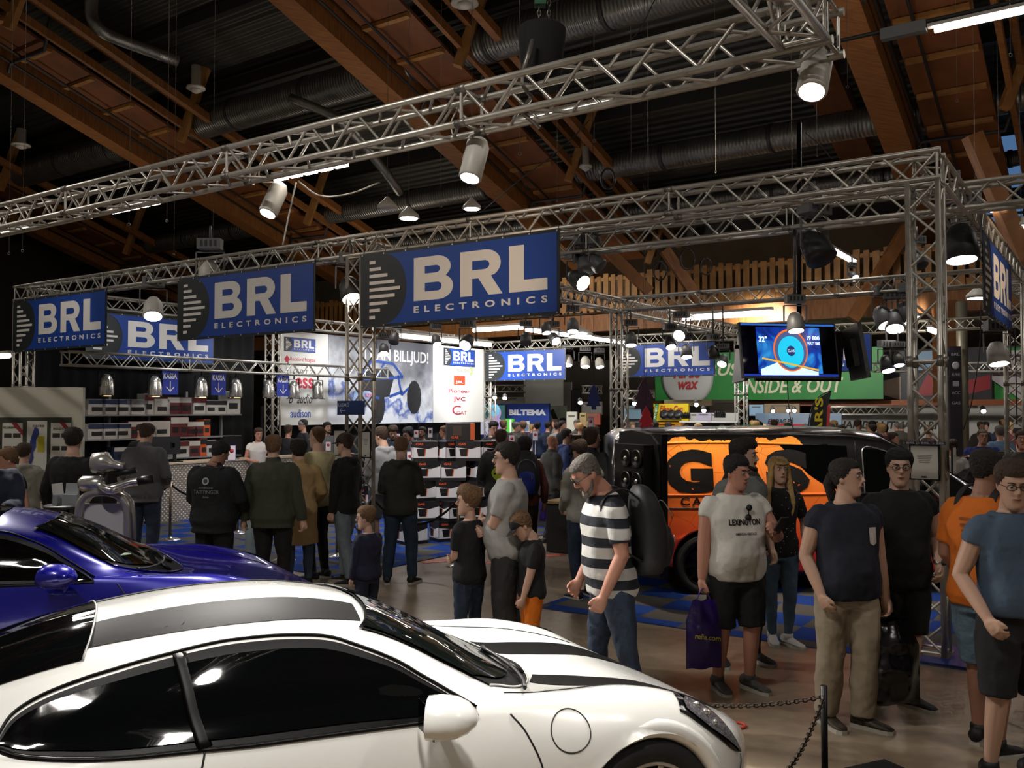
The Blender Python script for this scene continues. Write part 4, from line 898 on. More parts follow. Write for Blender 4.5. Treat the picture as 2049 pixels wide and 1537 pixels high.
# screens on the black pole
def screen_cluster():
    Y = 10.6; c = at(1590, 702, Y)
    mb = MB(); mb.tube([at(1599, 246, Y + .28), (at(1599, 700, Y + .28))], .028, 10); tag(mb.build('black_pole', BLACKM), 'tall black pole from the roof holding the screens', 'pole')
    def tv(p, ang, tilt, w, h, label, on):
        o = empty('screen', p, 0, label, 'screen'); o.rotation_euler = (radians(tilt), radians(0), ang)
        MB().box((0, 0, 0), (w, .045, h)).build('screen_casing', BLACK, o)
        MB().box((0, .05, 0), (w * .5, .07, h * .5)).build('back_cover', BLACKM, o)
        if on:
            def scr():
                m = bpy.data.materials.new('lit video picture'); m.use_nodes = True; nt = m.node_tree; N = nt.nodes; L = nt.links; p_ = N['Principled BSDF']; p_.inputs['Roughness'].default_value = .2; p_.inputs['Base Color'].default_value = (0, 0, 0, 1)
                tc = N.new('ShaderNodeTexCoord'); n = N.new('ShaderNodeTexNoise'); n.inputs['Scale'].default_value = 3; n.inputs['Distortion'].default_value = 1.5; L.new(tc.outputs['Object'], n.inputs[0])
                r = N.new('ShaderNodeValToRGB'); L.new(n.outputs[0], r.inputs[0]); e = r.color_ramp.elements; e[0].position = .3; e[0].color = lin('#0a1050'); e[1].position = .75; e[1].color = lin('#3fb6ff'); q = e.new(.5); q.color = lin('#123fb0')
                L.new(r.outputs[0], p_.inputs['Emission Color']); p_.inputs['Emission Strength'].default_value = .9; return m
            E = lambda nm, c_, s_=1.0: mat('screen ' + nm, '#000000', .3, emis=c_, es=s_)
            MB().box((0, -.024, 0), (w * .97, .002, h * .95)).build('screen_glass', mat('screen black', '#02020a', .1), o)
            MB().box((-.005, -.026, .0), (w * .66, .002, h * .84)).build('video_picture', scr(), o)
            MB().box((0, -.027, -h * .455), (w * .97, .002, h * .04)).build('task_bar', E('bar', '#1738b0', .8), o)
            MB().box((0, -.027, h * .465), (w * .97, .002, h * .035)).build('title_bar', E('title', '#3c78d8', .7), o)
            def disc(r0, z0, sx, nm, m_, y=-.029, x0=.01):
                mb = MB(); mb.prism([(x0 + r0 * sx * cos(t), z0 + r0 * sin(t)) for t in [2 * pi * i / 40 for i in range(40)]], 0, .002, M=RXM, c=(0, y, 0)); mb.build(nm, m_, o)
            disc(.255, .0, .85, 'orange_ring', E('orange', '#f0701c', 1.1)); disc(.235, -.005, .85, 'grey_surround', E('surround', '#5a6fa8', .7), -.032); disc(.19, -.02, .85, 'cyan_cone', E('cyan', '#12c0e6', 1.2), -.035); disc(.062, -.01, .85, 'dust_cap', E('cap', '#20357a', .8), -.038)
            text('GAS', .09, .03, E('white', '#e8f4ff', 1.2), o, (.012, -.043, -.01)); text('32"', .10, .07, E('white', '#e8f4ff', 1.2), o, (-.33, -.03, .13), bold=.03); text('19 800', .16, .05, E('white', '#e8f4ff', 1.2), o, (.31, -.03, .15), bold=.03); text('WATT RMS', .16, .035, E('white', '#e8f4ff', 1.2), o, (.31, -.03, .085), bold=.02)
            mb = MB(); mb.obox((-.36, -.041, -.10), (.34, -.041, -.24), .02, .002, up=(0, 1, 0)); mb.build('yellow_beam', E('yellow', '#e8b030', 1.1), o)
            mb = MB(); mb.prism([(-.38, -.23), (-.15, -.14), (.1, -.2), (.34, -.26), (.34, -.30), (-.38, -.30)], 0, .002, M=RXM, c=(0, -.0285, 0)); mb.build('white_glow_shape', E('pale', '#cfeaff', 1.3), o)
        return o
    tv(at(1578, 702, Y), radians(10), -9, 1.22, .66, 'lit hanging screen showing a blue loudspeaker video', True)
    tv(at(1712, 706, Y + .42), radians(78), -9, 1.2, .66, 'dark screen seen edge-on to the right of the lit screen', False)
    tv(at(1486, 712, Y + .66), radians(-97), -7, 1.2, .66, 'side screen seen edge-on to the left of the lit screen', False)
    tv(at(1600, 712, Y + 1.1), radians(190), -9, 1.2, .66, 'rear screen facing away behind the lit screen', False)
    mb = MB(); a = at(1599, 690, Y + .28)
    mb.obox(a + Vector((-.5, 0, 0)), a + Vector((.5, .35, 0)), .05, .05); mb.obox(a + Vector((0, -.2, 0)), a + Vector((0, .95, 0)), .05, .05); mb.obox(a + Vector((-.7, .35, 0)), a + Vector((.75, .2, 0)), .05, .05); tag(mb.build('screen_bracket', BLACKM), 'black bracket between the four hanging screens', 'bracket')
screen_cluster()

# poster wall at the left edge
o = empty('poster_wall', (gx(165, 12.6), 12.6, 0), radians(4), 'white poster wall at the left edge with dark green board and price posters', 'partition')
MB().box((-1.9, .05, 1.21), (3.8, .08, 2.42)).build('white_board', mat('board white', '#c8c5b4', .7), o)
MB().box((-1.95, -.0, 1.59), (3.6, .03, .82)).build('green_board', mat('board dark green', '#34362a', .7), o)
for k, xx in enumerate((-.28, -.60, -.93, -1.26, -1.6, -1.95)):
    e = empty('price_poster', (xx, -.02, 1.57)); e.parent = o
    MB().box((0, 0, 0), (.27, .008, .70 if k != 1 else .76)).build('poster_sheet', mat('poster grey white', '#c4c2b9', .7), e)
    if k != 1:
        mb = MB()
        for i in range(2):
            for j in range(3): mb.box((-.06 + .12 * i, -.006, .18 - .18 * j), (.10, .003, .06 + .02 * (j > 1)))
        mb.build('radio_pictures', mat('poster ink dark', '#2c2a27', .7), e)
        mb = MB(); mb.prism([(-.02, .36), (.05, .36), (.145, .24), (.145, .17)], 0, .003, M=RXM, c=(0, -.007, 0)); mb.build('red_corner_flash', mat('flash red', '#8d2630', .6), e)
        text('KLUBBPRIS', .2, .03, MATS['poster ink dark'], e, (-.02, -.006, .29), bold=.01) if k in (2, 3, 4) else text('BILLJUD', .16, .035, MATS['poster ink dark'], e, (-.02, -.006, .27), bold=.01)
    else:
        mb = MB(); mb.prism([(-.03, .30), (.02, .27), (.03, .20), (-.01, .12), (-.01, .02), (-.05, -.06), (-.04, -.13), (-.07, -.22), (-.10, -.24), (-.11, -.12), (-.09, -.02), (-.09, .10), (-.06, .2)], 0, .003, M=RXM, c=(0, -.007, 0)); mb.build('blue_map', mat('map blue', '#2a3a7c', .6), e)
        MB().box((.055, -.006, .06), (.09, .003, .22)).build('yellow_box', mat('map yellow', '#b0a41c', .6), e); text('37 BUTIKER', .16, .03, MATS['poster ink dark'], e, (.02, -.006, .31), bold=.01)

# silver tube stand with exhaust parts and the small brochure table
o = empty('exhaust_stand', (gx(212, 8.0), 8.0, .03), radians(6), 'silver tube display stand with grey panel and polished exhaust parts on top', 'stand')
mb = MB(); mb.smooth = True
for y_ in (-.04, .10): mb.tube(spline([(-.21, y_, .02), (-.21, y_, .6), (-.21, y_, 1.12), (-.185, y_, 1.27), (-.10, y_, 1.335), (.06, y_, 1.335), (.17, y_, 1.27), (.205, y_, 1.12), (.21, y_, .6), (.21, y_, .02)], 44), .032, 12)
mb.build('bent_tube_frame', mat('exhaust steel', '#b3afa8', .25, .6), o)
MB().box((0, .03, .66), (.36, .02, 1.16)).build('grey_panel', mat('stand panel grey', '#c6c5c1', .6), o); MB().box((0, .03, .03), (.52, .34, .04)).build('foot_plate', DARKG, o)
mb = MB(); mb.smooth = True; mb.tube([(-.22, 0, 1.42), (-.19, 0, 1.42), (-.02, .0, 1.42), (.0, 0, 1.42)], [.045, .07, .07, .05], 16); mb.tube(spline([(-.02, -.06, 1.40), (.05, -.12, 1.385), (.13, -.10, 1.40), (.22, -.05, 1.43), (.30, -.03, 1.44)], 14), .036, 12); mb.tube(spline([(-.02, -.05, 1.43), (.02, -.13, 1.40), (.10, -.14, 1.37), (.16, -.08, 1.38)], 14), .036, 12); o1 = mb.build('polished_silencer', CHROME, o)
mb = MB(); mb.smooth = True; mb.tube([(-.13, .02, 1.60), (-.11, .02, 1.60), (.0, .02, 1.60), (.05, .02, 1.58), (.12, .02, 1.57), (.16, .02, 1.565)], [.04, .09, .10, .05, .035, .035], 16); mb.build('steel_muffler', mat('exhaust steel', '#97948e'), o)
MB().tube([(.29, -.03, 1.44), (.42, -.01, 1.46)], .04, 12).build('black_tip', BLACK, o); MB().tube([(.08, 0, 1.50), (.26, .02, 1.54)], .03, 12).build('black_tip', BLACK, o); MB().tube([(0, .02, 1.34), (0, .02, 1.58)], .018, 8).tube([(-.1, 0, 1.33), (-.1, 0, 1.38)], .02, 8).build('support_rod', DARKG, o)
o = empty('brochure_table', (gx(135, 8.6), 8.6, 0), 0, 'small black round table left of the silver stand', 'table'); MB().lathe([(0, 1.17), (.19, 1.17), (.20, 1.185), (.19, 1.20), (0, 1.20)], n=28).build('table_top', BLACK, o); MB().tube([(0, 0, .03), (0, 0, 1.17)], .03, 12).build('table_pole', BLACKM, o); MB().lathe([(0, 0), (.22, 0), (.2, .02), (.03, .04)], n=24).build('table_foot', BLACKM, o)
for px, a, lb, w_ in ((119, 86, 'white brochure holder standing edge-on on the black round table', .15), (147, -6, 'clear brochure holder with white leaflets on the black round table', .13)):
    o = empty('brochure_holder', (gx(px, 8.6), 8.6, 1.2), radians(a), lb, 'holder', 'brochure holders'); MB().box((0, 0, .105), (w_, .02, .20), Matrix.Rotation(radians(-8), 3, 'X')).build('leaflets', PAPER if w_ > .14 else mat('clear plastic', '#8f9394', .1), o); MB().box((0, -.02, .05), (w_ + .02, .05, .10)).build('clear_tray', mat('clear plastic', '#9fa3a4', .1), o)

# chain barrier at the lower right, floor bits
o = empty('chain_post', (gx(1643, 4.95), 4.95, 0), 0, 'thin black post of the chain barrier at the bottom right', 'post'); MB().tube([(0, 0, 0), (0, 0, .60)], .018, 10).build('post_tube', BLACKM, o); MB().lathe([(0, 0), (.14, 0), (.13, .012), (.03, .03)], n=20).build('foot', BLACKM, o)
def chain(a, b, sag, n, lb):
    a, b = Vector(a), Vector(b); mb = MB(); pts = [a.lerp(b, t / n) + Vector((0, 0, -sag * 4 * (t / n) * (1 - t / n))) for t in range(n + 1)]
    for i in range(n):
        p, q = pts[i], pts[i + 1]; d = (q - p).normalized(); sd = d.cross(Vector((0, 0, 1))).normalized(); u2 = sd.cross(d); s_ = sd if i % 2 else u2; c = (p + q) / 2; L_ = (q - p).length * .62
        mb.tube([c + d * (L_ * cos(t)) + s_ * (.011 * sin(t)) for t in [2 * pi * k / 10 for k in range(11)]], .0042, 5, caps=False)
    tag(mb.build('chain', mat('dark iron chain', '#2b2218', .5, .6)), lb, 'chain', 'black barrier chains')
top = Vector((gx(1643, 4.95), 4.95, .54)); chain(top, at(1380, 1408, 5.4), .03, 34, 'chain running left from the barrier post behind the white car nose'); chain(top, at(1560, 1560, 3.9), .05, 34, 'chain sloping down left from the barrier post')
mb = MB(); q = at(1470, 1447, 5.95); g = Vector((gx(1470, 6.0), 6.0, 0)); t0_ = (1447 - 821) / FPX; Yr = 2.1 / t0_; mb.smooth = True; mb.tube([Vector((gx(1470, Yr) + .055 * cos(t), Yr + .055 * sin(t), .008)) for t in [2 * pi * i / 24 for i in range(25)]], .009, 8, caps=False); tag(mb.build('floor_ring', mat('ring orange red', '#c43a2c', .6)), 'small orange-red ring lying on the floor by the white car nose', 'ring')
for px, py, w_, lb in ((872, 1122, .40, 'red floor sticker behind the boy with folded arms'), (985, 1124, .22, 'red floor sticker beside the grey t-shirt man'), (1108, 1110, .30, 'red floor sticker in the aisle right of the cap boy'), (1165, 1097, .2, 'faint red floor sticker near the grey sweater man')):
    Yr = 2.1 * FPX / (py - 821); mb = MB(); mb.box((0, 0, .003), (w_, .2, .004)); tag(mb.build('floor_sticker', mat('sticker red', '#b0533c', .6), loc=(gx(px, Yr), Yr, 0), rot=(0, 0, .5)), lb, 'sticker', 'red floor stickers')
mb = MB(); mb.box((0, 0, 0), (1.6, 1.2, .02)); tag(mb.build('floor_mat', mat('mat dark', '#151414', .9), loc=(1.75, 4.55, .01), rot=(0, 0, radians(25))), 'dark mat on the floor in front of the white car nose', 'mat')
o = empty('water_bottle', (gx(503, 12.4), 12.4, .0), 0, 'clear water bottle standing on the carpet beside the olive jacket', 'bottle'); MB().lathe([(0, .02), (.07, .02), (.075, .1), (.07, .3), (.075, .45), (.03, .56), (.03, .6)], n=18).build('bottle_body', mat('clear bottle plastic', '#9fb2bb', .08), o); MB().lathe([(.034, .58), (.034, .63), (0, .63)], n=14).build('bottle_cap', WHITEP, o)
# ================================================================ CARS
STN = {  # x: ring of (y, z) from under-body centre to roof centre
 -3.56: [(0, .35), (.30, .35), (.40, .38), (.46, .45), (.46, .52), (.42, .58), (.36, .62), (.30, .64), (.22, .66), (.12, .67), (0, .67)],
 -3.42: [(0, .22), (.62, .22), (.76, .30), (.82, .48), (.80, .66), (.74, .76), (.64, .79), (.53, .81), (.40, .83), (.22, .845), (0, .85)],
 -3.1: [(0, .15), (.68, .16), (.84, .30), (.90, .52), (.89, .72), (.81, .85), (.70, .885), (.58, .915), (.43, .95), (.24, .97), (0, .975)],
 -2.7: [(0, .15), (.70, .16), (.86, .30), (.925, .52), (.915, .74), (.84, .89), (.73, .94), (.60, 1.0), (.45, 1.065), (.25, 1.105), (0, 1.12)],
 -2.3: [(0, .15), (.70, .16), (.86, .30), (.91, .52), (.90, .74), (.83, .90), (.745, .965), (.64, 1.06), (.48, 1.165), (.26, 1.222), (0, 1.24)],
 -1.9: [(0, .15), (.70, .15), (.84, .28), (.87, .50), (.86, .72), (.805, .885), (.725, .985), (.645, 1.095), (.515, 1.21), (.28, 1.28), (0, 1.30)],
 -1.5: [(0, .15), (.70, .15), (.83, .28), (.86, .50), (.85, .70), (.80, .88), (.725, .98), (.645, 1.09), (.525, 1.215), (.28, 1.29), (0, 1.31)],
 -1.25: [(0, .15), (.70, .15), (.83, .28), (.86, .50), (.85, .70), (.80, .88), (.73, .97), (.655, 1.07), (.54, 1.19), (.29, 1.26), (0, 1.28)],
 -1.05: [(0, .15), (.70, .15), (.83, .28), (.86, .50), (.85, .70), (.80, .88), (.74, .955), (.68, 1.04), (.57, 1.145), (.31, 1.205), (0, 1.225)],
 -.8: [(0, .15), (.70, .15), (.84, .28), (.865, .50), (.86, .71), (.80, .88), (.755, .92), (.70, .97), (.61, 1.03), (.33, 1.09), (0, 1.11)],
 -.55: [(0, .15), (.70, .15), (.85, .28), (.88, .50), (.87, .72), (.80, .875), (.755, .895), (.70, .905), (.62, .915), (.34, .945), (0, .96)],
 -.3: [(0, .15), (.70, .15), (.86, .29), (.90, .51), (.89, .72), (.80, .865), (.73, .885), (.65, .875), (.52, .845), (.28, .835), (0, .835)],
 0.0: [(0, .15), (.70, .15), (.87, .29), (.915, .52), (.90, .72), (.81, .84), (.71, .868), (.61, .85), (.46, .80), (.25, .785), (0, .785)],
 .3: [(0, .16), (.70, .16), (.86, .27), (.89, .46), (.865, .63), (.79, .74), (.69, .785), (.58, .775), (.42, .742), (.22, .735), (0, .735)],
 .55: [(0, .17), (.64, .17), (.77, .25), (.80, .38), (.78, .51), (.735, .595), (.66, .645), (.55, .66), (.40, .656), (.20, .655), (0, .655)],
 .75: [(0, .18), (.46, .18), (.57, .24), (.60, .34), (.59, .44), (.56, .51), (.51, .545), (.44, .56), (.36, .567), (.18, .57), (0, .57)],
 .9: [(0, .20), (.28, .20), (.38, .25), (.41, .32), (.40, .385), (.38, .43), (.35, .45), (.30, .463), (.27, .47), (.14, .475), (0, .475)],
 .965: [(0, .27), (.12, .27), (.20, .29), (.24, .31), (.24, .33), (.22, .35), (.19, .36), (.15, .365), (.11, .37), (.06, .37), (0, .37)]}
def car_body(stn, tr, nx=110, ny=42):
    xs = sorted(stn); K = 11; cols = []
    for k in range(K):
        P = [(x, *stn[x][k]) for x in xs]; cols.append(P)
    # resample along x with monotone parameter
    rows = []
    for i in range(nx):
        t = i / (nx - 1) * (len(xs) - 1); j = min(int(t), len(xs) - 2); f = t - j
        row = []
        for k in range(K):
            P = cols[k]; p1, p2 = P[j], P[j + 1]; p0 = P[j - 1] if j else p1; p3 = P[j + 2] if j + 2 < len(xs) else p2
            h = p2[0] - p1[0]; x = p1[0] + f * h; q = [x]
            for c in (1, 2):
                m1 = (p2[c] - p0[c]) / (p2[0] - p0[0]); m2 = (p3[c] - p1[c]) / (p3[0] - p1[0])
                q.append((2 * f ** 3 - 3 * f * f + 1) * p1[c] + (f ** 3 - 2 * f * f + f) * h * m1 + (-2 * f ** 3 + 3 * f * f) * p2[c] + (f ** 3 - f * f) * h * m2)
            row.append(q)
        half = spline([(r[0], r[1], r[2]) for r in row], ny)
        for h_ in half: h_.y = max(h_.y, 0)
        half[0].y = 0; half[-1].y = 0
        ring = [Vector(tr(p.x, -p.y, p.z)) for p in half] + [Vector(tr(p.x, p.y, p.z)) for p in half[-2:0:-1]]
        rows.append(ring)
    mb = MB(); mb.smooth = True; mb.rings(rows, caps=True)
    return mb
def cut_arches(o, wheels, r):
    bm = bmesh.new(); bm.from_mesh(o.data); ins = set()
    for v in bm.verts:
        for x, z in wheels:
            if abs(v.co.y) > .45 and (v.co.x - x) ** 2 + (v.co.z - z) ** 2 < r * r: ins.add(v)
    bmesh.ops.delete(bm, geom=[f for f in bm.faces if all(v in ins for v in f.verts)], context='FACES')
    for v in list(ins):
        if not v.is_valid or not v.link_faces: continue
        x, z = min(wheels, key=lambda q: (v.co.x - q[0]) ** 2 + (v.co.z - q[1]) ** 2)
        d = Vector((v.co.x - x, 0, v.co.z - z)); d = d.normalized() * r if d.length > 1e-5 else Vector((0, 0, r)); v.co.x, v.co.z = x + d.x, z + d.z
    bm.to_mesh(o.data); bm.free()
    mb = MB()
    for x, z in wheels:
        for s in (-1, 1): mb.tube([(x, s * .5, z), (x, s * .72, z)], r - .01, 32)
def fixn(o):
    bm = bmesh.new(); bm.from_mesh(o.data); bmesh.ops.recalc_face_normals(bm, faces=bm.faces); bm.to_mesh(o.data); bm.free()
def bvh_of(mb): return BVHTree.FromPolygons([Vector(v) for v in mb.v], [f for f in mb.f])
class Skin:
    def __init__(s, mb): s.t = bvh_of(mb)
    def side(s, x, z, off=.005, sg=-1):
        h = s.t.ray_cast(Vector((x, sg * 3, z)), Vector((0, -sg, 0)))
        if h[0] is None:
            h = s.t.find_nearest(Vector((x, sg * .7, z)))
        n = h[1];
        if n.y * sg < 0: n = -n
        return h[0] + n * off
    def top(s, x, y, off=.005):
        h = s.t.ray_cast(Vector((x, y, 4)), Vector((0, 0, -1)))
        if h[0] is None: h = s.t.find_nearest(Vector((x, y, .8)))
        n = h[1]
        if n.z < 0: n = -n
        return h[0] + n * off
def patch(name, m, par, f, c0, c1, nu=40, nv=8, off=.005):
    """strip between two 2D curves projected on the body by f(a,b,off)"""
    A = spline(c0, nu + 1); Bc = spline(c1, nu + 1)
    mb = MB(); mb.smooth = True
    mb.grid(lambda u, v: f(*(A[int(round(u * nu))].lerp(Bc[int(round(u * nu))], v))[:2], off), nu, nv)
    return mb.build(name, m, par)
def seam(name, par, f, pts, r=.0028, n=40, m=None, off=.001, closed=False):
    mb = MB(); mb.smooth = True; mb.tube([f(p[0], p[1], off) for p in spline(pts, n)], r, 6); return mb.build(name, m or BLACK, par)
def V3(p): return (p[0], p[1], 0)
def wheel(par, x, y, z, r, w, rimm, sg=-1, name='wheel'):
    o = bpy.data.objects.new(name, None); COL.objects.link(o); o.parent = par; o.location = (x, y, z)
    M = Matrix.Rotation(pi / 2 * -sg, 3, 'X') if sg < 0 else Matrix.Rotation(-pi / 2, 3, 'X')
    M = Matrix.Rotation(pi / 2, 3, 'X')
    if sg > 0: M = Matrix.Rotation(-pi / 2, 3, 'X')
    rr = r * .72
    MB().lathe([(rr, -w / 2), (r * .93, -w / 2), (r, -w / 2 + .03), (r, w / 2 - .03), (r * .93, w / 2), (rr, w / 2 - .005), (rr, -w / 2)], n=48, M=M, caps=False).build('tyre', mat('tyre rubber', '#0d0d0e', .75, bump=.2, bscale=60), o)
    mb = MB(); mb.lathe([(rr + .004, w / 2 - .004), (rr - .012, w / 2 - .002), (rr - .02, w / 2 - .05), (rr - .02, -w / 2)], n=48, M=M, caps=False)
    for k in range(10):
        a = k * pi / 5
        mb.obox(M @ Vector((.03 * cos(a), .03 * sin(a), w / 2 - .05)), M @ Vector(((rr - .012) * cos(a + .08), (rr - .012) * sin(a + .08), w / 2 - .02)), .028, .03, up=M @ Vector((0, 0, 1)))
    mb.lathe([(.055, w / 2 - .06), (.055, w / 2 - .025), (.02, w / 2 - .02)], n=20, M=M); mb.build('rim', rimm, o)
    MB().lathe([(rr * .78, 0), (rr * .78, .02), (.05, .02)], n=36, M=M).build('brake_disc', DARKG, o)
    return o
TRIM = mat('satin black trim', '#060606', .45, spec=.15)
STRIPE = mat('matt black stripe', '#0d0d0d', .55, spec=.08)

def sports_car(name, pos, deg, label, paint, tr, kind):
    o = empty(name, (pos[0], pos[1], 0), radians(deg), label, 'car')
    mb = car_body(STN, tr); sk = Skin(mb); body = mb.build('body', paint, o)
    T = lambda x, z: (tr(x, 0, z)[0], tr(x, 0, z)[2]); S = lambda a, b, off=.005: sk.side(*T(a, b), off); U = lambda a, b, off=.005: sk.top(tr(a, 0, 1)[0], b, off)
    wf = tr(0, 0, .34); wr = tr(-2.46, 0, .34)
    cut_arches(body, ((wf[0], .345), (wr[0], .35)), .375)
    MB().box((-1.3, 0, .36), (3.3, 1.2, .3)).build('chassis', BLACK, o)
    silver = mat('rim silver', '#9a9a98', .3, .9)
    for x_, z_ in ((wf[0], .345), (wr[0], .35)):
        for s in (-1, 1): wheel(o, x_, s * .775, z_, .345, .24, silver, s)
    for x_ in (wf[0], wr[0]):
        for s in (-1, 1):
            mb = MB(); mb.smooth = True
            mb.tube([Vector((x_ + .385 * cos(a), s * (.868 + (.02 if x_ < -1 else .0)) , .345 + .385 * sin(a))) for a in [radians(-20 + 220 * i / 30) for i in range(31)]], [(.028, .042)] * 31, 8); mb.build('wheel_arch_lip', paint, o)
    SW = [(-2.45, .995), (-2.41, 1.045), (-2.33, 1.085), (-2.21, 1.12), (-2.09, 1.145), (-1.95, 1.17), (-1.75, 1.195), (-1.6, 1.20), (-1.45, 1.195), (-1.3, 1.175), (-1.16, 1.125), (-1.05, 1.075), (-.95, 1.01), (-.76, .89)]
    SB = [(-2.45, .985), (-2.39, .965), (-2.3, .95), (-2.09, .925), (-1.95, .915), (-1.81, .908), (-1.65, .90), (-1.5, .897), (-1.35, .895), (-1.2, .892), (-1.1, .89), (-1.0, .888), (-.9, .887), (-.76, .885)]
    def inset(C, Dn, e): return [(c[0] * .985 - .026, c[1] + (Dn[i][1] - c[1]) * e) for i, c in enumerate(C)]
    for sg in (-1, 1):
        f = (lambda a, b, off=.005: sk.side(*T(a, b), off, sg))
        patch('window_trim', TRIM, o, f, SW, SB, 60, 10, .004)
        patch('side_window', GLASSD, o, f, inset(SW, SB, .10), inset(SB, SW, .07), 60, 10, .009)
        seam('window_chrome', o, f, [(p[0], p[1] + .012) for p in SW], .006, 60, TRIM, .006)
        mb = MB(); 
        if kind == 'white':
            P = spline([(-1.87, 1.185), (-1.85, 1.1), (-1.83, 1.0), (-1.80, .905)], 14); mb.smooth = True
            mb.tube([f(p[0], p[1], .008) for p in P], [(.026, .005)] * 14, 6); mb.build('door_pillar', TRIM, o)
            seam('door_gap', o, f, [(-1.80, .905), (-1.84, .7), (-1.80, .45), (-1.7, .25)], .004)
        seam('front_door_gap', o, f, [(-.62, .865), (-.56, .78), (-.50, .6), (-.52, .35), (-.6, .2)], .004)
        seam('belt_line', o, f, [(p[0], p[1] - .008) for p in SB], .007, 50, TRIM, .004)
        # mirror
        mp = empty('mirror', (0, 0, 0)); mp.parent = o; c = Vector(tr(-.96, sg * .98, .945)); c.y = sg * .99
        mb = MB(); M = Matrix.Rotation(radians(26) * sg, 3, 'Z')
        R = []
        for i, (t, ry, rz) in enumerate(((-.08, .105, .078), (-.076, .112, .084), (-.03, .112, .088), (.03, .102, .082), (.075, .076, .062), (.105, .038, .030), (.113, .008, .006))):
            R.append([c + M @ Vector((t, ry * cos(2 * pi * k / 20) + .012 * i * -sg * .3, rz * sin(2 * pi * k / 20) * (1 if sin(2 * pi * k / 20) > 0 else .8))) for k in range(20)])
        mb.rings(R); mb.build('mirror_shell', paint, mp)
        mb = MB(); mb.tube([c + Vector((.01, -sg * .05, -.05)), c + Vector((.03, -sg * .12, -.09)), c + Vector((.04, -sg * .20, -.10))], [(.03, .02), (.026, .018), (.02, .02)], 8); mb.build('mirror_foot', paint, mp)
        mb = MB(); mb.box(c + M @ Vector((-.082, 0, 0)), (.004, .17, .11)); mb.build('mirror_glass', mat('mirror glass', '#20252a', .02, .9), mp)
        # headlight
        hl = patch('headlight', mat('headlamp bezel', '#0b0b0c', .15), o, f, [(.21, .775), (.26, .805), (.36, .77), (.46, .70), (.53, .62), (.60, .50)], [(.20, .765), (.25, .735), (.33, .675), (.43, .60), (.51, .54), (.60, .495)], 30, 8, .006)
        patch('headlight_lens', mat('headlamp glass', '#8a8a90', .08, .7, bump=.6, bscale=40), hl, f, [(.26, .782), (.31, .775), (.39, .73), (.47, .67), (.53, .60), (.585, .51)], [(.25, .76), (.31, .71), (.38, .655), (.46, .60), (.52, .555), (.58, .505)], 26, 6, .012)
        mb = MB()
        for (hx, hz, hr) in ((.34, .745, .016), (.37, .715, .016), (.40, .705, .012), (.41, .67, .013)): mb.ball(f(hx, hz, .012), hr, 8, 6)
        mb.build('led_reflector', CHROME, hl)
        if sg < 0:
            mb = MB(); mb.smooth = True; mb.tube([f(-.37 + .088 * cos(t * pi / 20), .775 + .078 * sin(t * pi / 20), .001) for t in range(41)], .0028, 6)
            if kind == 'white': mb.build('fuel_cap_gap', DARKG, o)
        seam('bumper_gap', o, f, [(.60, .49), (.56, .44), (.45, .40), (.40, .385)], .003)
    # screens
    wt = [(-1.17, -.50), (-1.12, -.40), (-1.08, -.2), (-1.07, 0), (-1.08, .2), (-1.12, .40), (-1.17, .50)]
    cb = [(-.66, -.675), (-.50, -.60), (-.36, -.42), (-.26, -.18), (-.22, 0), (-.26, .18), (-.36, .42), (-.50, .60), (-.66, .675)]
    wb = [(x - .14 + .10 * abs(y), y * .97) for x, y in cb]
    patch('windscreen_surround', TRIM, o, U, wt, cb, 60, 36, .009)
    patch('windscreen', GLASSG, o, U, [(x + .012, y * .98) for x, y in wt], wb, 60, 30, .016)
    for yy in (-.25, .12):
        mb = MB(); mb.smooth = True; P = [U(-.36 - .30 * (yy - .065 * i) ** 2, yy - .065 * i, .03) for i in range(8)]; mb.tube(P, .009, 6); mb.tube([U(-.30, yy, .01), P[0]], .014, 6); mb.build('wiper', BLACK, o)
    seam('screen_edge', o, U, [(x + .004, y) for x, y in cb], .005, 60, paint, .006)
    # hood shut line and stripes
    for s in (-1, 1):
        seam('bonnet_gap', o, U, [(-.60, s * .70), (-.45, s * .665), (-.1, s * .60), (.2, s * .55), (.38, s * .52)], .003)
    if kind == 'white':
        for s in (-1, 1):
            e = lambda x: (.20, .44)
            patch('bonnet_stripe', STRIPE, o, U, [(-.225, s * .21), (-.1, s * .21), (.2, s * .24), (.5, s * .28), (.72, s * .30)], [(-.34, s * .41), (-.1, s * .43), (.2, s * .455), (.5, s * .47), (.72, s * .46)], 40, 6, .003)
            patch('roof_stripe', STRIPE, o, U, [(-2.19, s * .20), (-1.9, s * .21), (-1.5, s * .21), (-1.12, s * .21)], [(-2.19, s * .42), (-1.9, s * .44), (-1.5, s * .44), (-1.14, s * .43)], 40, 6, .003)
    patch('rear_screen', GLASSD, o, U, [(-2.20, -.485), (-2.17, -.3), (-2.155, 0), (-2.17, .3), (-2.20, .485)], [(-2.95, -.46), (-2.97, -.2), (-2.98, 0), (-2.97, .2), (-2.95, .46)], 40, 16, .006)
    seam('roof_gap', o, U, [(-2.195, -.49), (-2.165, -.3), (-2.15, 0), (-2.165, .3), (-2.195, .49)], .004, 40, mat('grey seal', '#8a8a88', .5), .007)
    if kind == 'blue':
        patch('sunroof', GLASSD, o, U, [(-1.40, -.36), (-1.37, 0), (-1.40, .36)], [(-2.0, -.36), (-2.02, 0), (-2.0, .36)], 24, 10, .006)
        MB().lathe([(.0, 0), (.055, .001), (.055, .003), (0, .004)], n=18, c=U(-.62, -.42, .014)).build('inspection_sticker', mat('pale green sticker', '#a9c9a8', .5), o)
    return o
white_paint = mat('white car paint', '#e6e6e1', .22, coat=1.0)
blue_paint = mat('blue car paint', '#0b0a84', .25, coat=1.0, metal=.2)
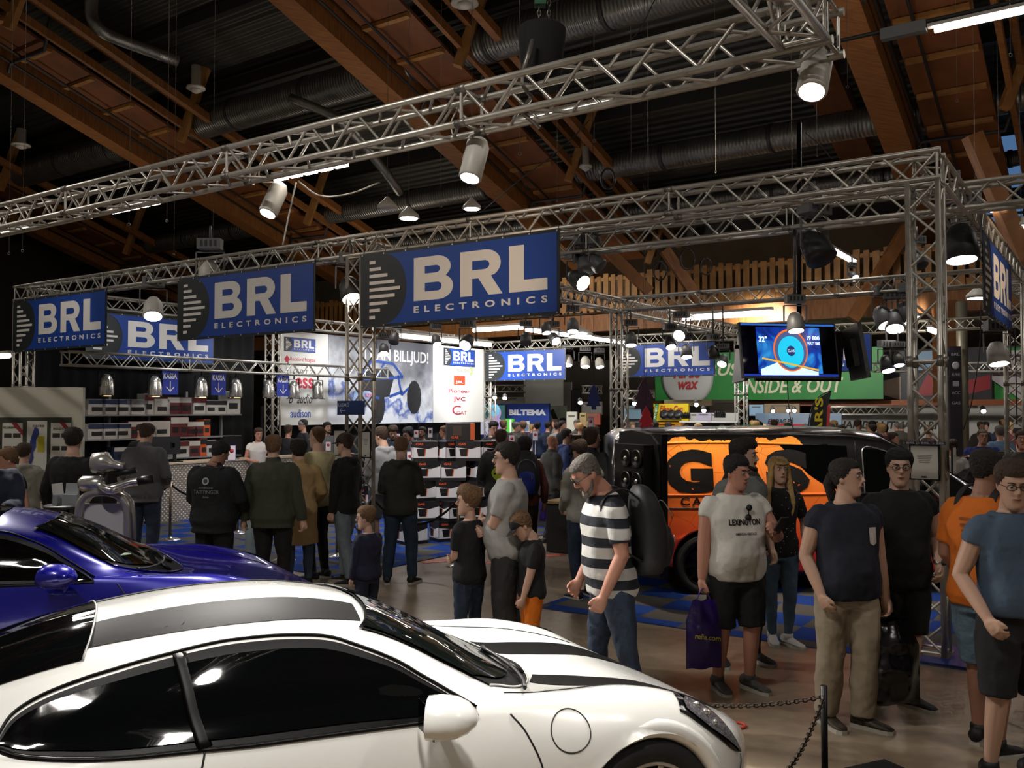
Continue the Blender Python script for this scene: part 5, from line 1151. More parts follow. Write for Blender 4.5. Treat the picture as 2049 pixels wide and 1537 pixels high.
sports_car('car', (.214, 4.691), 25, 'white coupe with matt black stripes filling the lower left of the picture', white_paint, lambda x, y, z: (x, y, z), 'white')
def tb(x, y, z): return (x * 1.17 if x > 0 else x + (-.04 if x < -1.4 else 0), y * 1.02, z + .10 * min(1, max(0, (z - .3) / .6)))
sports_car('car', (-2.3, 6.95), 20, 'metallic blue coupe behind the white car, cut by the left edge', blue_paint, tb, 'blue')

# ---------------------------------------------------------------- orange van
def van():
    X0, Y0 = 1.22, 11.2       # rear, centre line
    o = empty('van', (X0, Y0, 0), radians(0.0), 'orange and black panel van with distressed letters and an open rear door', 'van')
    st = {0.0: (.50, .93, 1.72, 1.80), .12: (.38, .95, 1.80, 1.88), .9: (.28, .96, 1.81, 1.90), 2.0: (.26, .96, 1.81, 1.91), 2.7: (.26, .96, 1.79, 1.90), 3.05: (.26, .955, 1.74, 1.85), 3.35: (.26, .95, 1.60, 1.70), 3.75: (.26, .94, 1.40, 1.47), 4.15: (.26, .93, 1.17, 1.24), 4.35: (.27, .92, 1.08, 1.14), 4.7: (.28, .90, .98, 1.04), 4.95: (.30, .82, .84, .88), 5.1: (.36, .62, .60, .62)}
    xs = sorted(st); R = []
    for i in range(90):
        t = i / 89 * (len(xs) - 1); j = min(int(t), len(xs) - 2); f = t - j; f2 = f * f * (3 - 2 * f) if j > 20 else f
        x = xs[j] + f * (xs[j + 1] - xs[j]); zb, w, zr, zc = [a + (b - a) * f2 for a, b in zip(st[xs[j]], st[xs[j + 1]])]
        belt = min(1.12, zr - .06); h = zr - belt
        half = [(0, zb), (w * .86, zb), (w * .97, zb + .06), (w, zb + .28), (w, .72 if zr > .8 else zr * .8), (w * .985, belt), (w * (.985 - .06 * min(h, .7) / .7), belt + h * .55), (w * (.97 - .10 * min(h, .7) / .7), zr - .03), (w * .84, zr + .035 if zr < zc - .04 else zr + .02), (w * .5, zc - .015), (0, zc)]
        hp = spline([(y, z, 0) for y, z in half], 34)
        for p in hp: p.x = max(p.x, 0)
        hp[0].x = hp[-1].x = 0
        R.append([Vector((x, -p.x, p.y)) for p in hp] + [Vector((x, p.x, p.y)) for p in hp[-2:0:-1]])
    mb = MB(); mb.smooth = True; mb.rings(R); sk = Skin(mb)
    m = bpy.data.materials.new('orange van wrap'); m.use_nodes = True; nt = m.node_tree; N = nt.nodes; L = nt.links; p = N['Principled BSDF']
    p.inputs['Roughness'].default_value = .28; p.inputs['Coat Weight'].default_value = .5
    tc = N.new('ShaderNodeTexCoord'); sp = N.new('ShaderNodeSeparateXYZ'); L.new(tc.outputs['Object'], sp.inputs[0])
    nz = N.new('ShaderNodeTexNoise'); nz.inputs['Scale'].default_value = 7; nz.inputs['Detail'].default_value = 8; L.new(tc.outputs['Object'], nz.inputs[0])
    def M(op, a, b=None):
        k = N.new('ShaderNodeMath'); k.operation = op
        for i, v in enumerate((a, b)):
            if v is None: continue
            if isinstance(v, (int, float)): k.inputs[i].default_value = v
            else: L.new(v, k.inputs[i])
        return k.outputs[0]
    nn = M('MULTIPLY', M('SUBTRACT', nz.outputs[0], .5), .22)
    top = M('GREATER_THAN', M('ADD', sp.outputs[2], nn), 1.76)
    # black nose of the wrap: a tapering orange tongue ends around x = 2.55
    tongue = M('GREATER_THAN', M('ADD', M('ADD', sp.outputs[0], M('MULTIPLY', nn, 1.0)), M('MULTIPLY', M('ABSOLUTE', M('SUBTRACT', sp.outputs[2], 1.2)), .9)), 2.55)
    front = M('MULTIPLY', tongue, M('GREATER_THAN', M('ADD', sp.outputs[2], nn), .98))
    crack = N.new('ShaderNodeTexVoronoi'); crack.feature = 'DISTANCE_TO_EDGE'; crack.inputs['Scale'].default_value = 3.0; L.new(tc.outputs['Object'], crack.inputs[0])
    ck = M('LESS_THAN', crack.outputs[0], .004)
    low = M('MULTIPLY', M('GREATER_THAN', nz.outputs[0], .6), M('LESS_THAN', M('ABSOLUTE', M('SUBTRACT', sp.outputs[2], .62)), .06))
    msk = M('MAXIMUM', M('MAXIMUM', top, front), M('MAXIMUM', low, M('LESS_THAN', sp.outputs[0], .42)))
    mx = N.new('ShaderNodeMix'); mx.data_type = 'RGBA'; mx.inputs[6].default_value = lin('#ee5a28'); mx.inputs[7].default_value = lin('#9c3418'); L.new(ck, mx.inputs[0])
    # top light painted into the wrap colour: yellow orange fading to red below
    mr = N.new('ShaderNodeMapRange'); mr.inputs[1].default_value = .5; mr.inputs[2].default_value = 1.75; L.new(sp.outputs[2], mr.inputs[0])
    rp = N.new('ShaderNodeValToRGB'); rp.color_ramp.elements[0].color = lin('#cf2c1e'); rp.color_ramp.elements[1].color = lin('#ff9a3a'); L.new(mr.outputs[0], rp.inputs[0]); L.new(rp.outputs[0], mx.inputs[6])
    m2 = N.new('ShaderNodeMix'); m2.data_type = 'RGBA'; L.new(msk, m2.inputs[0]); L.new(mx.outputs[2], m2.inputs[6]); m2.inputs[7].default_value = lin('#0b0a0c'); L.new(m2.outputs[2], p.inputs['Base Color'])
    body = mb.build('body', m, o); cut_arches(body, ((.98, .36), (4.15, .36)), .40)
    MB().box((2.5, 0, .5), (4.2, 1.3, .5)).build('underbody', BLACK, o)
    for x in (.98, 4.15):
        for s in (-1, 1): wheel(o, x, s * .84, .345, .345, .22, mat('black rim', '#101011', .3, .6), s)
        for s in (-1, 1):
            a = MB(); a.smooth = True; a.tube([Vector((x + .405 * cos(t), s * .935, .36 + .405 * sin(t))) for t in [radians(-5 + 190 * i / 24) for i in range(25)]], [(.02, .03)] * 25, 6); a.build('wheel_arch_lip', m, o)
    S = lambda x, z, off=.006: sk.side(x, z, off)
    # recessed side panel outline, rub line, door gaps
    seam('panel_crease', o, S, [(.22, 1.18), (.25, 1.5), (.45, 1.70), (1.2, 1.73), (2.4, 1.70)], .014, 50, m)
    seam('waist_rail', o, S, [(.1, 1.13), (1.2, 1.14), (2.4, 1.15), (3.1, 1.16)], .016, 40, m)
    seam('door_track', o, S, [(.1, .985), (1.0, .985), (2.1, .99)], .010, 30, BLACK)
    seam('sliding_door_gap', o, S, [(1.55, 1.78), (1.55, 1.2), (1.57, .8), (1.5, .5)], .005, 30)
    seam('front_door_gap', o, S, [(2.72, 1.74), (2.72, 1.2), (2.74, .8), (2.8, .4)], .006, 30)
    patch('rear_side_window', GLASSD, o, S, [(1.85, 1.70), (2.2, 1.705), (2.62, 1.69)], [(2.15, 1.38), (2.35, 1.25), (2.62, 1.16)], 24, 8, .006)
    fw = patch('front_door_window', GLASSD, o, S, [(2.80, 1.66), (3.0, 1.64), (3.3, 1.52), (3.75, 1.26)], [(2.80, 1.16), (3.1, 1.16), (3.4, 1.17), (3.75, 1.17)], 24, 8, .006)
    seam('window_frame', fw, S, [(2.79, 1.16), (2.79, 1.45), (2.81, 1.665), (3.0, 1.65), (3.3, 1.53), (3.76, 1.26)], .009, 40, mat('silver trim', '#b7b9bc', .25, .9), .008)
    U = lambda x, y, off=.006: sk.top(x, y, off)
    patch('windscreen', GLASSG, o, U, [(3.12, -.72), (3.05, -.3), (3.05, .3), (3.12, .72)], [(4.2, -.84), (4.28, -.3), (4.28, .3), (4.2, .84)], 24, 16, .008)
    c = Vector((3.55, -1.08, 1.22)); a = MB(); a.ball(c, (.07, .10, .13), 14, 10); a.obox(c, c + Vector((.05, .16, -.05)), .04, .04); a.build('mirror', BLACK, o)
    # letters on the side
    o2 = o
    def side_text(s, x, z, w, h, bold, spacing=1.0):
        t = text(s, w, h, BLACKGAS, o2, (0, 0, 0), bold=bold, name='side_lettering', spacing=spacing)
        for v in t.data.vertices:
            q = sk.side(x + v.co.x, z + v.co.y, .009 + (v.co.z + .001) * 1.0); v.co = q
        t.rotation_euler = (0, 0, 0)
    side_text('G', .80, 1.40, .55, .50, .06); side_text('A', 1.40, 1.40, .62, .50, .07); side_text('S', 1.92, 1.40, .50, .50, .07)
    side_text('CAR AUDIO', 1.22, 1.065, 1.05, .095, .01, 1.3)
    # open rear door, hinged at the near rear corner and swung round towards the viewer
    d = empty('rear_door', (.03, -.97, 0), radians(-66)); d.parent = o
    a = MB(); a.box((.43, 0, 1.1), (.86, .07, 1.50)); a.build('door_shell', mat('black door shell', '#0a0a0b', .35, bump=.3, bscale=8), d)
    a = MB(); P = [(.02, .36), (.84, .36), (.84, 1.55), (.80, 1.74), (.66, 1.84), (.3, 1.88), (.02, 1.86)]
    a.prism(P, -.05, .05, M=Matrix.Rotation(pi / 2, 3, 'X')); a.build('door_frame', BLACK, d)
    a = MB(); a.box((.42, -.10, 1.30), (.60, .14, .86)); a.build('speaker_panel', mat('black moulded panel', '#101011', .4), d)
    for i, (sx, sz) in enumerate(((.38, 1.58), (.60, 1.58), (.38, 1.34), (.60, 1.34))):
        Mx = Matrix.Rotation(pi / 2, 3, 'X'); a = MB()
        a.lathe([(.10, 0), (.10, .015), (.09, .02), (.075, .005), (.03, -.02), (.0, -.02)], c=(sx, -.18, sz), n=24, M=Mx, caps=False); s_ = a.build('door_speaker', mat('speaker cone', '#161617', .35), d)
        MB().ball((sx, -.185, sz), .026, 12, 8).build('silver_dust_cap', CHROME, s_)
    # far rear door
    a = MB(); a.prism([(0, .36), (.8, .36), (.84, 1.5), (.7, 1.84), (.0, 1.86)], -.04, .04, M=Matrix.Rotation(radians(105), 3, 'Z') @ Matrix.Rotation(pi / 2, 3, 'X'), c=(0, .95, 0)); a.build('far_rear_door', BLACK, o)
    return o
BLACKGAS = mat('distressed black print', '#0d0a0a', .35)
def distress():
    nt = BLACKGAS.node_tree; N = nt.nodes; L = nt.links; p = N['Principled BSDF']
    tc = N.new('ShaderNodeTexCoord'); nz = N.new('ShaderNodeTexNoise'); nz.inputs['Scale'].default_value = 9; nz.inputs['Detail'].default_value = 9; nz.inputs['Roughness'].default_value = .7
    L.new(tc.outputs['Object'], nz.inputs[0]); r = N.new('ShaderNodeValToRGB'); r.color_ramp.interpolation = 'CONSTANT'
    r.color_ramp.elements[0].color = lin('#0d0a0a'); r.color_ramp.elements[1].position = .635; r.color_ramp.elements[1].color = lin('#ff7a34')
    L.new(nz.outputs[0], r.inputs[0]); L.new(r.outputs[0], p.inputs['Base Color'])
distress()
van()
# silver hatchback with raised tailgate behind the van
def hatch():
    p = at(1400, 862, 23.0); o = empty('car', (p.x, p.y, 0), 0, 'silver estate car with raised tailgate far behind the van roof', 'car')
    silver = mat('silver car paint', '#a9abab', .3, .6, coat=.6)
    mb = MB(); R = []
    for x, h, w in ((-1.3, .9, .8), (-1.1, 1.2, .82), (-.6, 1.40, .82), (.2, 1.52, .82), (.9, 1.53, .82), (1.7, 1.45, .80), (1.8, .9, .80)):
        R.append([Vector((x, y * w, z)) for y, z in ((-1, .3), (-1.05, .8), (-.95, h * .7), (-.75, h - .06), (0, h), (.75, h - .06), (.95, h * .7), (1.05, .8), (1, .3))])
    mb.rings(R); mb.build('body', silver, o)
    mb = MB(); mb.prism([(.0, 1.52), (.7, 1.66), (1.45, 1.72), (1.95, 1.62), (2.15, 1.45), (1.5, 1.55), (.6, 1.50)], -.7, .7, M=Matrix.Rotation(pi / 2, 3, 'X')); mb.build('raised_tailgate', silver, o)
    mb = MB(); mb.obox((.25, -.2, 1.585), (1.3, -.2, 1.735), 1.0, .02, up=(0, 0, 1)); mb.build('tailgate_window', GLASSD, o)
    for x in (-.8, 1.3): wheel(o, x, -.8, .33, .33, .2, mat('rim silver', '#9a9a98', .3, .9), -1)
hatch()
# dark car right behind the corner column
def dark_car():
    p = at(2010, 1150, 14.4); o = empty('car', (p.x - .2, p.y, 0), radians(200), 'black car with a green tinted windows behind the corner column', 'car')
    mb = car_body(STN, lambda x, y, z: (x + 1.4, y, z * 1.1), 50, 24); mb.build('body', mat('black car paint', '#0b0d0f', .12, coat=1), o)
    sk = Skin(mb)
    for sg in (-1, 1):
        patch('side_window', GLASSG, o, lambda a, b, off=.005: sk.side(a, b, off, sg), [(-.9, 1.15), (-.4, 1.28), (0, 1.29), (.4, 1.2), (.65, 1.0)], [(-.9, 1.03), (-.4, 1.0), (0, .99), (.4, .98), (.65, .97)], 24, 6, .006)
        for x in (1.4, -1.06): wheel(o, x, sg * .82, .34, .34, .22, MATS['black rim'], sg)
dark_car()
# ================================================================ PEOPLE
import numpy as np
def bake(o):
    par, o.parent = o.parent, None; me = baked_mesh(o); o.parent = par
    o.modifiers.clear(); old = o.data; o.data = me; bpy.data.meshes.remove(old)
def fuse(mb, name, m, par, vox, sm=3, wr=0.0, wf=9.0, k=1.0, seed=0):
    """weld the limbs of mb into one continuous skin"""
    o = mb.build(name, m, par)
    r = o.modifiers.new('r', 'REMESH'); r.mode = 'VOXEL'; r.voxel_size = vox; r.adaptivity = 0
    s = o.modifiers.new('s', 'SMOOTH'); s.iterations = sm; s.factor = .5
    bake(o); me = o.data
    n = len(me.vertices); co = np.empty(n * 3, 'f'); me.vertices.foreach_get('co', co); co = co.reshape(n, 3)
    if wr:
        nr = np.empty(n * 3, 'f'); me.vertex_normals.foreach_get('vector', nr); nr = nr.reshape(n, 3)
        ox, oy = seed * 3.1, seed * 1.7
        am = np.array([noise.noise((x * wf + ox, y * wf + oy, z * wf * .75)) + .5 * noise.noise((x * wf * 2.3 + ox, y * wf * 2.3, z * wf * 1.7 + 5)) for x, y, z in co.tolist()], 'f')
        co = co + nr * (am * wr)[:, None]
    co = co * k; me.vertices.foreach_set('co', co.ravel().astype('f'))
    me.polygons.foreach_set('use_smooth', [True] * len(me.polygons)); me.update()
    return o
SKIN = {'a': mat('skin warm', '#b5876f', .5), 'b': mat('skin pale', '#c39c86', .5), 'c': mat('skin tan', '#9c705a', .5), 'd': mat('skin ruddy', '#b37f6a', .5)}
HAIRC = {'black': '#0d0b0a', 'dark': '#1d1511', 'brown': '#3a281b', 'light': '#6b4f33', 'blonde': '#b08d55', 'grey': '#5c554e', 'buzz': '#6b5444'}
LIPM = mat('lips', '#8f4a40', .5); EYEW = mat('eye white', '#a39c94', .4); EYED = mat('eye dark', '#1a1310', .2)
def ik(a, c, l1, l2, pole):
    a, c = Vector(a), Vector(c); d = c - a; L = min(d.length, (l1 + l2) * .999); d.normalize(); c = a + d * L
    x = (L * L + l1 * l1 - l2 * l2) / (2 * L); h = sqrt(max(l1 * l1 - x * x, 0)); p = Vector(pole); p = p - d * p.dot(d)
    if p.length < 1e-4: p = Vector((0, 1, 0))
    return a + d * x + p.normalized() * h, c
def person(px, Y, face, H, label, top=('tee', '#222222'), bottom=('jeans', '#2c3a4e'), shoes='#15151a', hair=('short', 'dark'), skin='a', b=1.0, belly=0.0,
           lean=0, head=(0, 0), feet=((.11, 0), (-.11, 0)), fyaw=(12, -12), wl=(.27, -.03, .88), wr=(-.27, -.03, .88), cap=None, glasses=False, beard=None,
           lod=1, hs=1.0, pole=None, x=None, hem=None, sit=0, female=False, belt=None, grip=(0.5, 0.5), group=None, z0=0.0, fem_hair=None, sleeve=None):
    k = H / 1.75; X = gx(px, Y) if x is None else x
    o = empty('person', (X, Y, z0), radians(face), label, 'person', group)
    vb, vc = ((.0072, .0125), (.0095, .015), (.017, .022))[lod]
    rnd = random.Random(int(px * 7 + Y * 13)); seed = rnd.random() * 9
    ln = radians(lean)
    def T(p):
        p = Vector(p); t = min(1, max(0, (p.z - .90) / .25)); a = ln * t; q = p - Vector((0, 0, .95))
        return Vector((q.x, q.y * cos(a) - q.z * sin(a), q.y * sin(a) + q.z * cos(a))) + Vector((0, 0, .95))
    hp, hy = radians(head[0]), radians(head[1]); NB = Vector((0, .01, 1.50))
    HM = Matrix.Rotation(hy, 3, 'Z') @ Matrix.Rotation(hp, 3, 'X')
    def TH(p):
        q = Vector(p) - NB; q = HM @ (q * hs); return T(NB + Vector((0, 0, 0))) + (Matrix.Rotation(ln * .5, 3, 'X') @ q)
    TOR = [(.84, .135, .10, 0), (.90, .165, .115, .005), (.97, .168, .115, .0), (1.05, .150, .105, 0), (1.13, .148, .104, 0), (1.22, .162, .112, 0), (1.31, .178, .116, 0), (1.37, .172, .104, .005), (1.41, .150, .092, .008), (1.445, .105, .076, .011), (1.47, .075, .066, .012)]
    if female: TOR = [(z, w * (.93 if z > 1.0 else 1.0), d, y - (.018 if 1.2 < z < 1.34 else 0)) for z, w, d, y in TOR]
    def torso(mb, off=0.0, z0=.80, z1=1.50, flare=0.0, n=24, bel=1.0):
        R = []; zs = [z0] + [t[0] for t in TOR if z0 + .02 < t[0] < z1 - .01] + [z1]
        for z in zs:
            j = 0
            while j < len(TOR) - 2 and TOR[j + 1][0] < z: j += 1
            a, c = TOR[j], TOR[j + 1]; f = min(1, max(0, (z - a[0]) / (c[0] - a[0]))); w, d, y = [a[i] + f * (c[i] - a[i]) for i in (1, 2, 3)]
            if z < .84: w, d = .135 + (.84 - z) * .1, .10 + (.84 - z) * .08
            w = w * b + off; d = d * (b ** .7) + off; by = belly * bel * math.exp(-((z - 1.06) / .13) ** 2)
            if z < .95: w += flare * (.95 - z); d += flare * (.95 - z)
            ring = []
            for i in range(n):
                t = 2 * pi * i / n; cx, cy = cos(t), sin(t); e = .82
                px_ = w * (abs(cx) ** e) * (1 if cx > 0 else -1) + (0); py_ = d * (abs(cy) ** e) * (1 if cy > 0 else -1)
                if cy < 0: py_ -= by * abs(cy) ** 1.2
                px_ *= 1 + by * .35
                ring.append(T((px_, y + py_, z)))
            R.append(ring)
        mb.rings(R)
    sh = [Vector((s * (.165 * (b ** .6) * (.92 if female else 1) + .012), .012, 1.405)) for s in (1, -1)]
    arms = []
    for s, S_, w in ((1, sh[0], wl), (-1, sh[1], wr)):
        e, wv = ik(T(S_), w, .29, .265, (s * .45, .8, -.2) if not pole else (s * pole[0], pole[1], pole[2])); arms.append((T(S_), e, wv))
    legs = []
    for i, s in enumerate((1, -1)):
        hip = Vector((s * .092 * (b ** .5), 0, .90)); an = Vector((feet[i][0], feet[i][1] + .03, .085 + (feet[i][2] if len(feet[i]) > 2 else 0)))
        kn, an2 = ik(hip, an, .412, .408, (s * .12, -1, .1)); legs.append((hip, kn, an2))
    ga = b ** .8
    def arm(mb, A, off=0.0, t1=1.0, n=12):
        a, e, w = A; R_ = [.060, .052, .046, .042, .040, .034, .027]; P = [a, a.lerp(e, .35), a.lerp(e, .75), e, e.lerp(w, .3), e.lerp(w, .7), w]
        q0 = a + Vector((-.055 if a.x > 0 else .055, 0, .012)); P = [q0, q0.lerp(a, .6) + Vector((0, 0, .004))] + P[1:]; R_ = [.040, .052] + R_[1:]; P[1] = a.lerp(q0, .35); P.insert(2, a.lerp(e, .10)); R_.insert(2, .054)
        m = max(3, int(round(t1 * (len(P) - 1))) + 1); mb.tube(P[:m], [r * ga + off for r in R_[:m]], n)
    def leg(mb, Lg, off=0.0, t1=1.0, wide=0.0, n=14):
        h, kn, an = Lg; R_ = [.092, .086, .072, .058, .055, .052, .040, .036]; P = [h + Vector((0, 0, .02)), h.lerp(kn, .3), h.lerp(kn, .7), kn, kn.lerp(an, .2), kn.lerp(an, .4), kn.lerp(an, .8), an]
        m = max(2, int(round(t1 * 7)) + 1); mb.tube(P[:m], [r * ga + off + wide * i / 7 for i, r in enumerate(R_[:m])], n)
    # --- body, one continuous surface
    kindT, colT = top[0], top[1]; short = kindT in ('tee', 'polo'); shorts = bottom[0] == 'shorts'
    mb = MB(); torso(mb, -.004, .82, 1.48, bel=.9)
    mb.tube([T((0, .012, 1.42)), T((0, .008, 1.50)), TH((0, .0, 1.56)), TH((0, -.005, 1.60))], [(.075, .07), (.058 * ga, .060 * ga), (.056, .058), (.05, .055)], 16)
    for A in arms: arm(mb, A)
    for Lg in legs: leg(mb, Lg, -.004)
    # skull, jaw, face
    hc = Vector((0, -.012, 1.645)); R = []
    prof = [(-.128, .030, .030, -.050), (-.118, .042, .045, -.042), (-.095, .056, .066, -.026), (-.065, .064, .080, -.012), (-.03, .070, .090, -.004), (.005, .0745, .095, 0), (.04, .076, .098, .004), (.07, .071, .092, .008), (.092, .058, .077, .01), (.106, .036, .05, .01), (.112, .010, .014, .01)]
    for z, w, d, y in prof:
        ring = []
        for i in range(20):
            t = 2 * pi * i / 20; cx, cy = cos(t), sin(t); yy = y + d * cy * (1.0 if cy > 0 else .92 - (.04 if -.05 < z < .03 else 0))
            ring.append(TH(hc + Vector((w * cx * (1.0 if cy > -.5 else .93), yy, z))))
        R.append(ring)
    mb.rings(R)
    F = lambda x_, y_, z_: TH(hc + Vector((x_, y_, z_)))
    mb.tube([F(0, -.080, .022), F(0, -.098, -.005), F(0, -.108, -.022), F(0, -.090, -.034)], [.008, .010, .014, .010], 8)      # nose
    mb.tube([F(-.035, -.076, .03), F(0, -.086, .032), F(.035, -.076, .03)], .010, 8)                                        # brow ridge
    mb.tube([F(-.020, -.078, -.062), F(0, -.088, -.060), F(.020, -.078, -.062)], .008, 8)                                      # mouth mound
    mb.ball(F(0, -.072, -.102), .019, 8, 6)                                                                               # chin
    for s in (-1, 1): mb.ball(F(s * .074, .012, -.012), (.009 * hs, .018 * hs, .030 * hs), 8, 6, M=HM)
    # hands
    for i, (a, e, w) in enumerate(arms):
        s = (1, -1)[i]; d = (w - e).normalized(); g = grip[i]
        inn = Vector((-s, 0, 0)); inn = (inn - d * inn.dot(d)).normalized(); ac = d.cross(inn).normalized()
        if lod == 2:
            mb.tube([w, w + d * .05, w + d * .12 + inn * .01, w + d * .17 + inn * .03], [(.026, .02), (.036, .02), (.034, .018), (.018, .012)], 8); continue
        mb.tube([w - d * .01, w + d * .03, w + d * .075, w + d * .095], [(.026, .020), (.031, .039), (.031 * .5, .042), (.013, .038)], 12)
        mb.ball(w + d * .05, (.026, .034, .034), 10, 7)
        for q in range(4):
            off = ac * (-.033 + .022 * q); lf = (.030, .034, .033, .026)[q]; p0 = w + d * .078 + off; a1 = .35 + g * .9
            p1 = p0 + (d * cos(a1 * .6) + inn * sin(a1 * .6)) * lf; p2 = p1 + (d * cos(a1 * 1.5) + inn * sin(a1 * 1.5)) * lf * .85; p3 = p2 + (d * cos(a1 * 2.3) + inn * sin(a1 * 2.3)) * lf * .65
            mb.tube([p0 - d * .02, p0, p1, p2, p3], [.010, .0098, .0092, .0085, .0065], 7)
        th = -ac if s > 0 else ac; th = (-1 if ac.y > 0 else 1) * ac
        p0 = w + d * .025 + th * .022; p1 = p0 + (d * .7 + th * .7 + inn * .3).normalized() * .036; p2 = p1 + (d * .9 + th * .3 + inn * .35).normalized() * .030; p3 = p2 + (d + inn * .5).normalized() * .022
        mb.tube([p0, p1, p2, p3], [.014, .0115, .0105, .008], 8)
    fuse(mb, 'body', SKIN[skin], o, vb, 2 if lod < 2 else 3, k=k)
    sc = lambda mb_: [mb_.v.__setitem__(i, tuple(c * k for c in v)) for i, v in enumerate(mb_.v)]
    # --- eyes, brows, lips
    if lod < 2:
        for s in (-1, 1):
            e_ = MB(); e_.ball(F(s * .031, -.0785, .008), .0100 * hs, 10, 7); sc(e_); eo = e_.build('eye', EYEW, o)
            e_ = MB(); e_.ball(F(s * .031, -.0850, .007), .0060 * hs, 8, 6); sc(e_); e_.build('iris', EYED, eo)
            e_ = MB(); e_.tube([F(s * .014, -.094, .026), F(s * .031, -.093, .033), F(s * .048, -.079, .028)], .0035, 5); sc(e_); e_.build('eyebrow', mat('brow ' + hair[1], HAIRC.get(hair[1], '#3a281b'), .9), o)
        e_ = MB(); e_.tube([F(-.022, -.083, -.062), F(-.008, -.0945, -.060), F(.008, -.0945, -.060), F(.022, -.083, -.062)], [.002, .0055, .0055, .002], 6); sc(e_); e_.build('lips', LIPM, o)
    # --- hair
    st, hcx = hair; hm = mat('hair ' + hcx, HAIRC[hcx], .75 if hcx != 'blonde' else .5, bump=.8, bscale=60)
    if st != 'bald':
        th_ = {'buzz': .004, 'short': .013, 'crop': .008, 'tall': .024, 'long': .018, 'bun': .014, 'receding': .010, 'pony': .014, 'curly': .03, 'full': .020}[st]
        hb = MB(); R = []; nlon = 36; nlat = 26
        for j in range(1, nlat):
            phi = pi * j / nlat; ring = []
            for i in range(nlon):
                t = 2 * pi * i / nlon; dx, dy, dz = sin(phi) * cos(t), sin(phi) * sin(t), cos(phi)
                # hairline: front above the brow, sides above the ear, back down to the nape
                front = -dy / max(1e-6, sqrt(dx * dx + dy * dy)) if sin(phi) > 1e-6 else 0
                lim = .50 if front > .62 else (.50 - (.62 - front) * 1.10 if front > -.0 else -.18 + front * .36)
                if st == 'receding': lim = .72 if front > .3 else (.72 - (.3 - front) * 1.3 if front > -.3 else -.06 + (front + .3) * .9)
                if st in ('long', 'full') and front < .25: lim -= .25
                m_ = max(0, min(1, (dz - lim) / .06 + .5)); tp = max(.12, min(1, (dz - lim) / .55)); nz = noise.noise(Vector((dx * 6, dy * 6, dz * 6 + seed)))
                tt = th_ * (1 + .35 * nz) * (tp if st not in ('long', 'curly') else max(tp, .6)); top_ = max(0, dz); tt += (.012 * top_ if st in ('short', 'crop', 'full') else (.03 * top_ * (.6 + .4 * front) if st == 'tall' else 0))
                e_ = .003 + tt * m_ - .013 * (1 - m_); zz = max(-.124, min(.1115, dz * .118)); q = 0
                while q < len(prof) - 2 and prof[q + 1][0] < zz: q += 1
                A_, C_ = prof[q], prof[q + 1]; f_ = (zz - A_[0]) / (C_[0] - A_[0]); w_, d_, y_ = [A_[n_] + f_ * (C_[n_] - A_[n_]) for n_ in (1, 2, 3)]
                if dz > .93: w_ *= (1 - dz) / .07 * .75 + .25; d_ *= (1 - dz) / .07 * .75 + .25
                ring.append(F(cos(t) * (w_ + e_ * (.35 + .65 * sin(phi))), y_ + sin(t) * ((d_ if dy > 0 else d_ * .94) + e_ * (.35 + .65 * sin(phi))), zz + e_ * dz))
            R.append(ring)
        hb.rings(R)
        if st == 'bun': hb.ball(F(0, .115, .03), .042, 12, 8)
        if st == 'pony': hb.tube([F(0, .10, .02), F(0, .13, -.04), T((0, .13, 1.45)), T((0.01, .125, 1.30)), T((.01, .12, 1.22))], [.03, .032, .035, .028, .010], 10)
        if st == 'long':
            for s in (-1, 1):
                hb.tube([F(s * .05, -.04, .08), F(s * .078, -.025, .02), F(s * .085, -.02, -.06), T((s * .10, -.055, 1.44)), T((s * .105, -.10, 1.34)), T((s * .095, -.115, 1.26)), T((s * .09, -.115, 1.20))], [.014, (.026, .02), (.03, .025), (.038, .026), (.04, .022), (.03, .018), .006], 10)
            hb.tube([F(0, .08, .03), F(0, .10, -.06), T((0, .10, 1.42)), T((0, .115, 1.25))], [(.06, .03), (.075, .035), (.10, .035), (.07, .02)], 12)
            hb.tube([F(-.06, -.082, .062), F(-.02, -.098, .058), F(.02, -.098, .058), F(.06, -.082, .062)], .014, 8)
        sc(hb); hb.build('hair', hm, o)
    if beard:
        hb = MB(); hb.tube([F(-.072, -.01, -.03), F(-.066, -.045, -.075), F(-.03, -.083, -.10), F(0, -.092, -.108), F(.03, -.083, -.10), F(.066, -.045, -.075), F(.072, -.01, -.03)], [.006, .012, .016, .018, .016, .012, .006], 8)
        hb.tube([F(-.026, -.084, -.058), F(0, -.096, -.044), F(.026, -.084, -.058)], .006, 6); sc(hb); hb.build('beard', mat('hair ' + beard, HAIRC[beard], .8), o)
    if cap:
        cb = MB(); R = []; back = cap[1] == 'back'
        for j, (ph, g_) in enumerate(((100, 1.0), (92, 1.02), (80, 1.03), (60, 1.03), (40, 1.0), (20, .98), (4, .97))):
            ph = radians(ph); R.append([F(.084 * g_ * sin(ph) * cos(t), .002 + .106 * g_ * sin(ph) * sin(t), .035 + .095 * g_ * cos(ph)) for t in [2 * pi * i / 28 for i in range(28)]])
        cb.rings(R); sc(cb); cm = mat('cap ' + cap[0], cap[0], .8); co = cb.build('cap', cm, o)
        sg = 1 if back else -1; cb = MB(); R = []
        for i in range(13):
            t = radians(-62 + 124 * i / 12); r1 = .070 if cap[1] != 'none' else .005
            a_ = F(.083 * sin(t), sg * .104 * cos(t) + .002, .022); c_ = F(.080 * sin(t), sg * (.104 * cos(t) + r1 * cos(t * .8)) + .002, .004)
            R.append([a_, c_, c_ + Vector((0, 0, -.006)), a_ + Vector((0, 0, -.008))])
        if cap[1] != 'none': cb.rings(R); sc(cb); cb.build('cap_brim', cm, co)
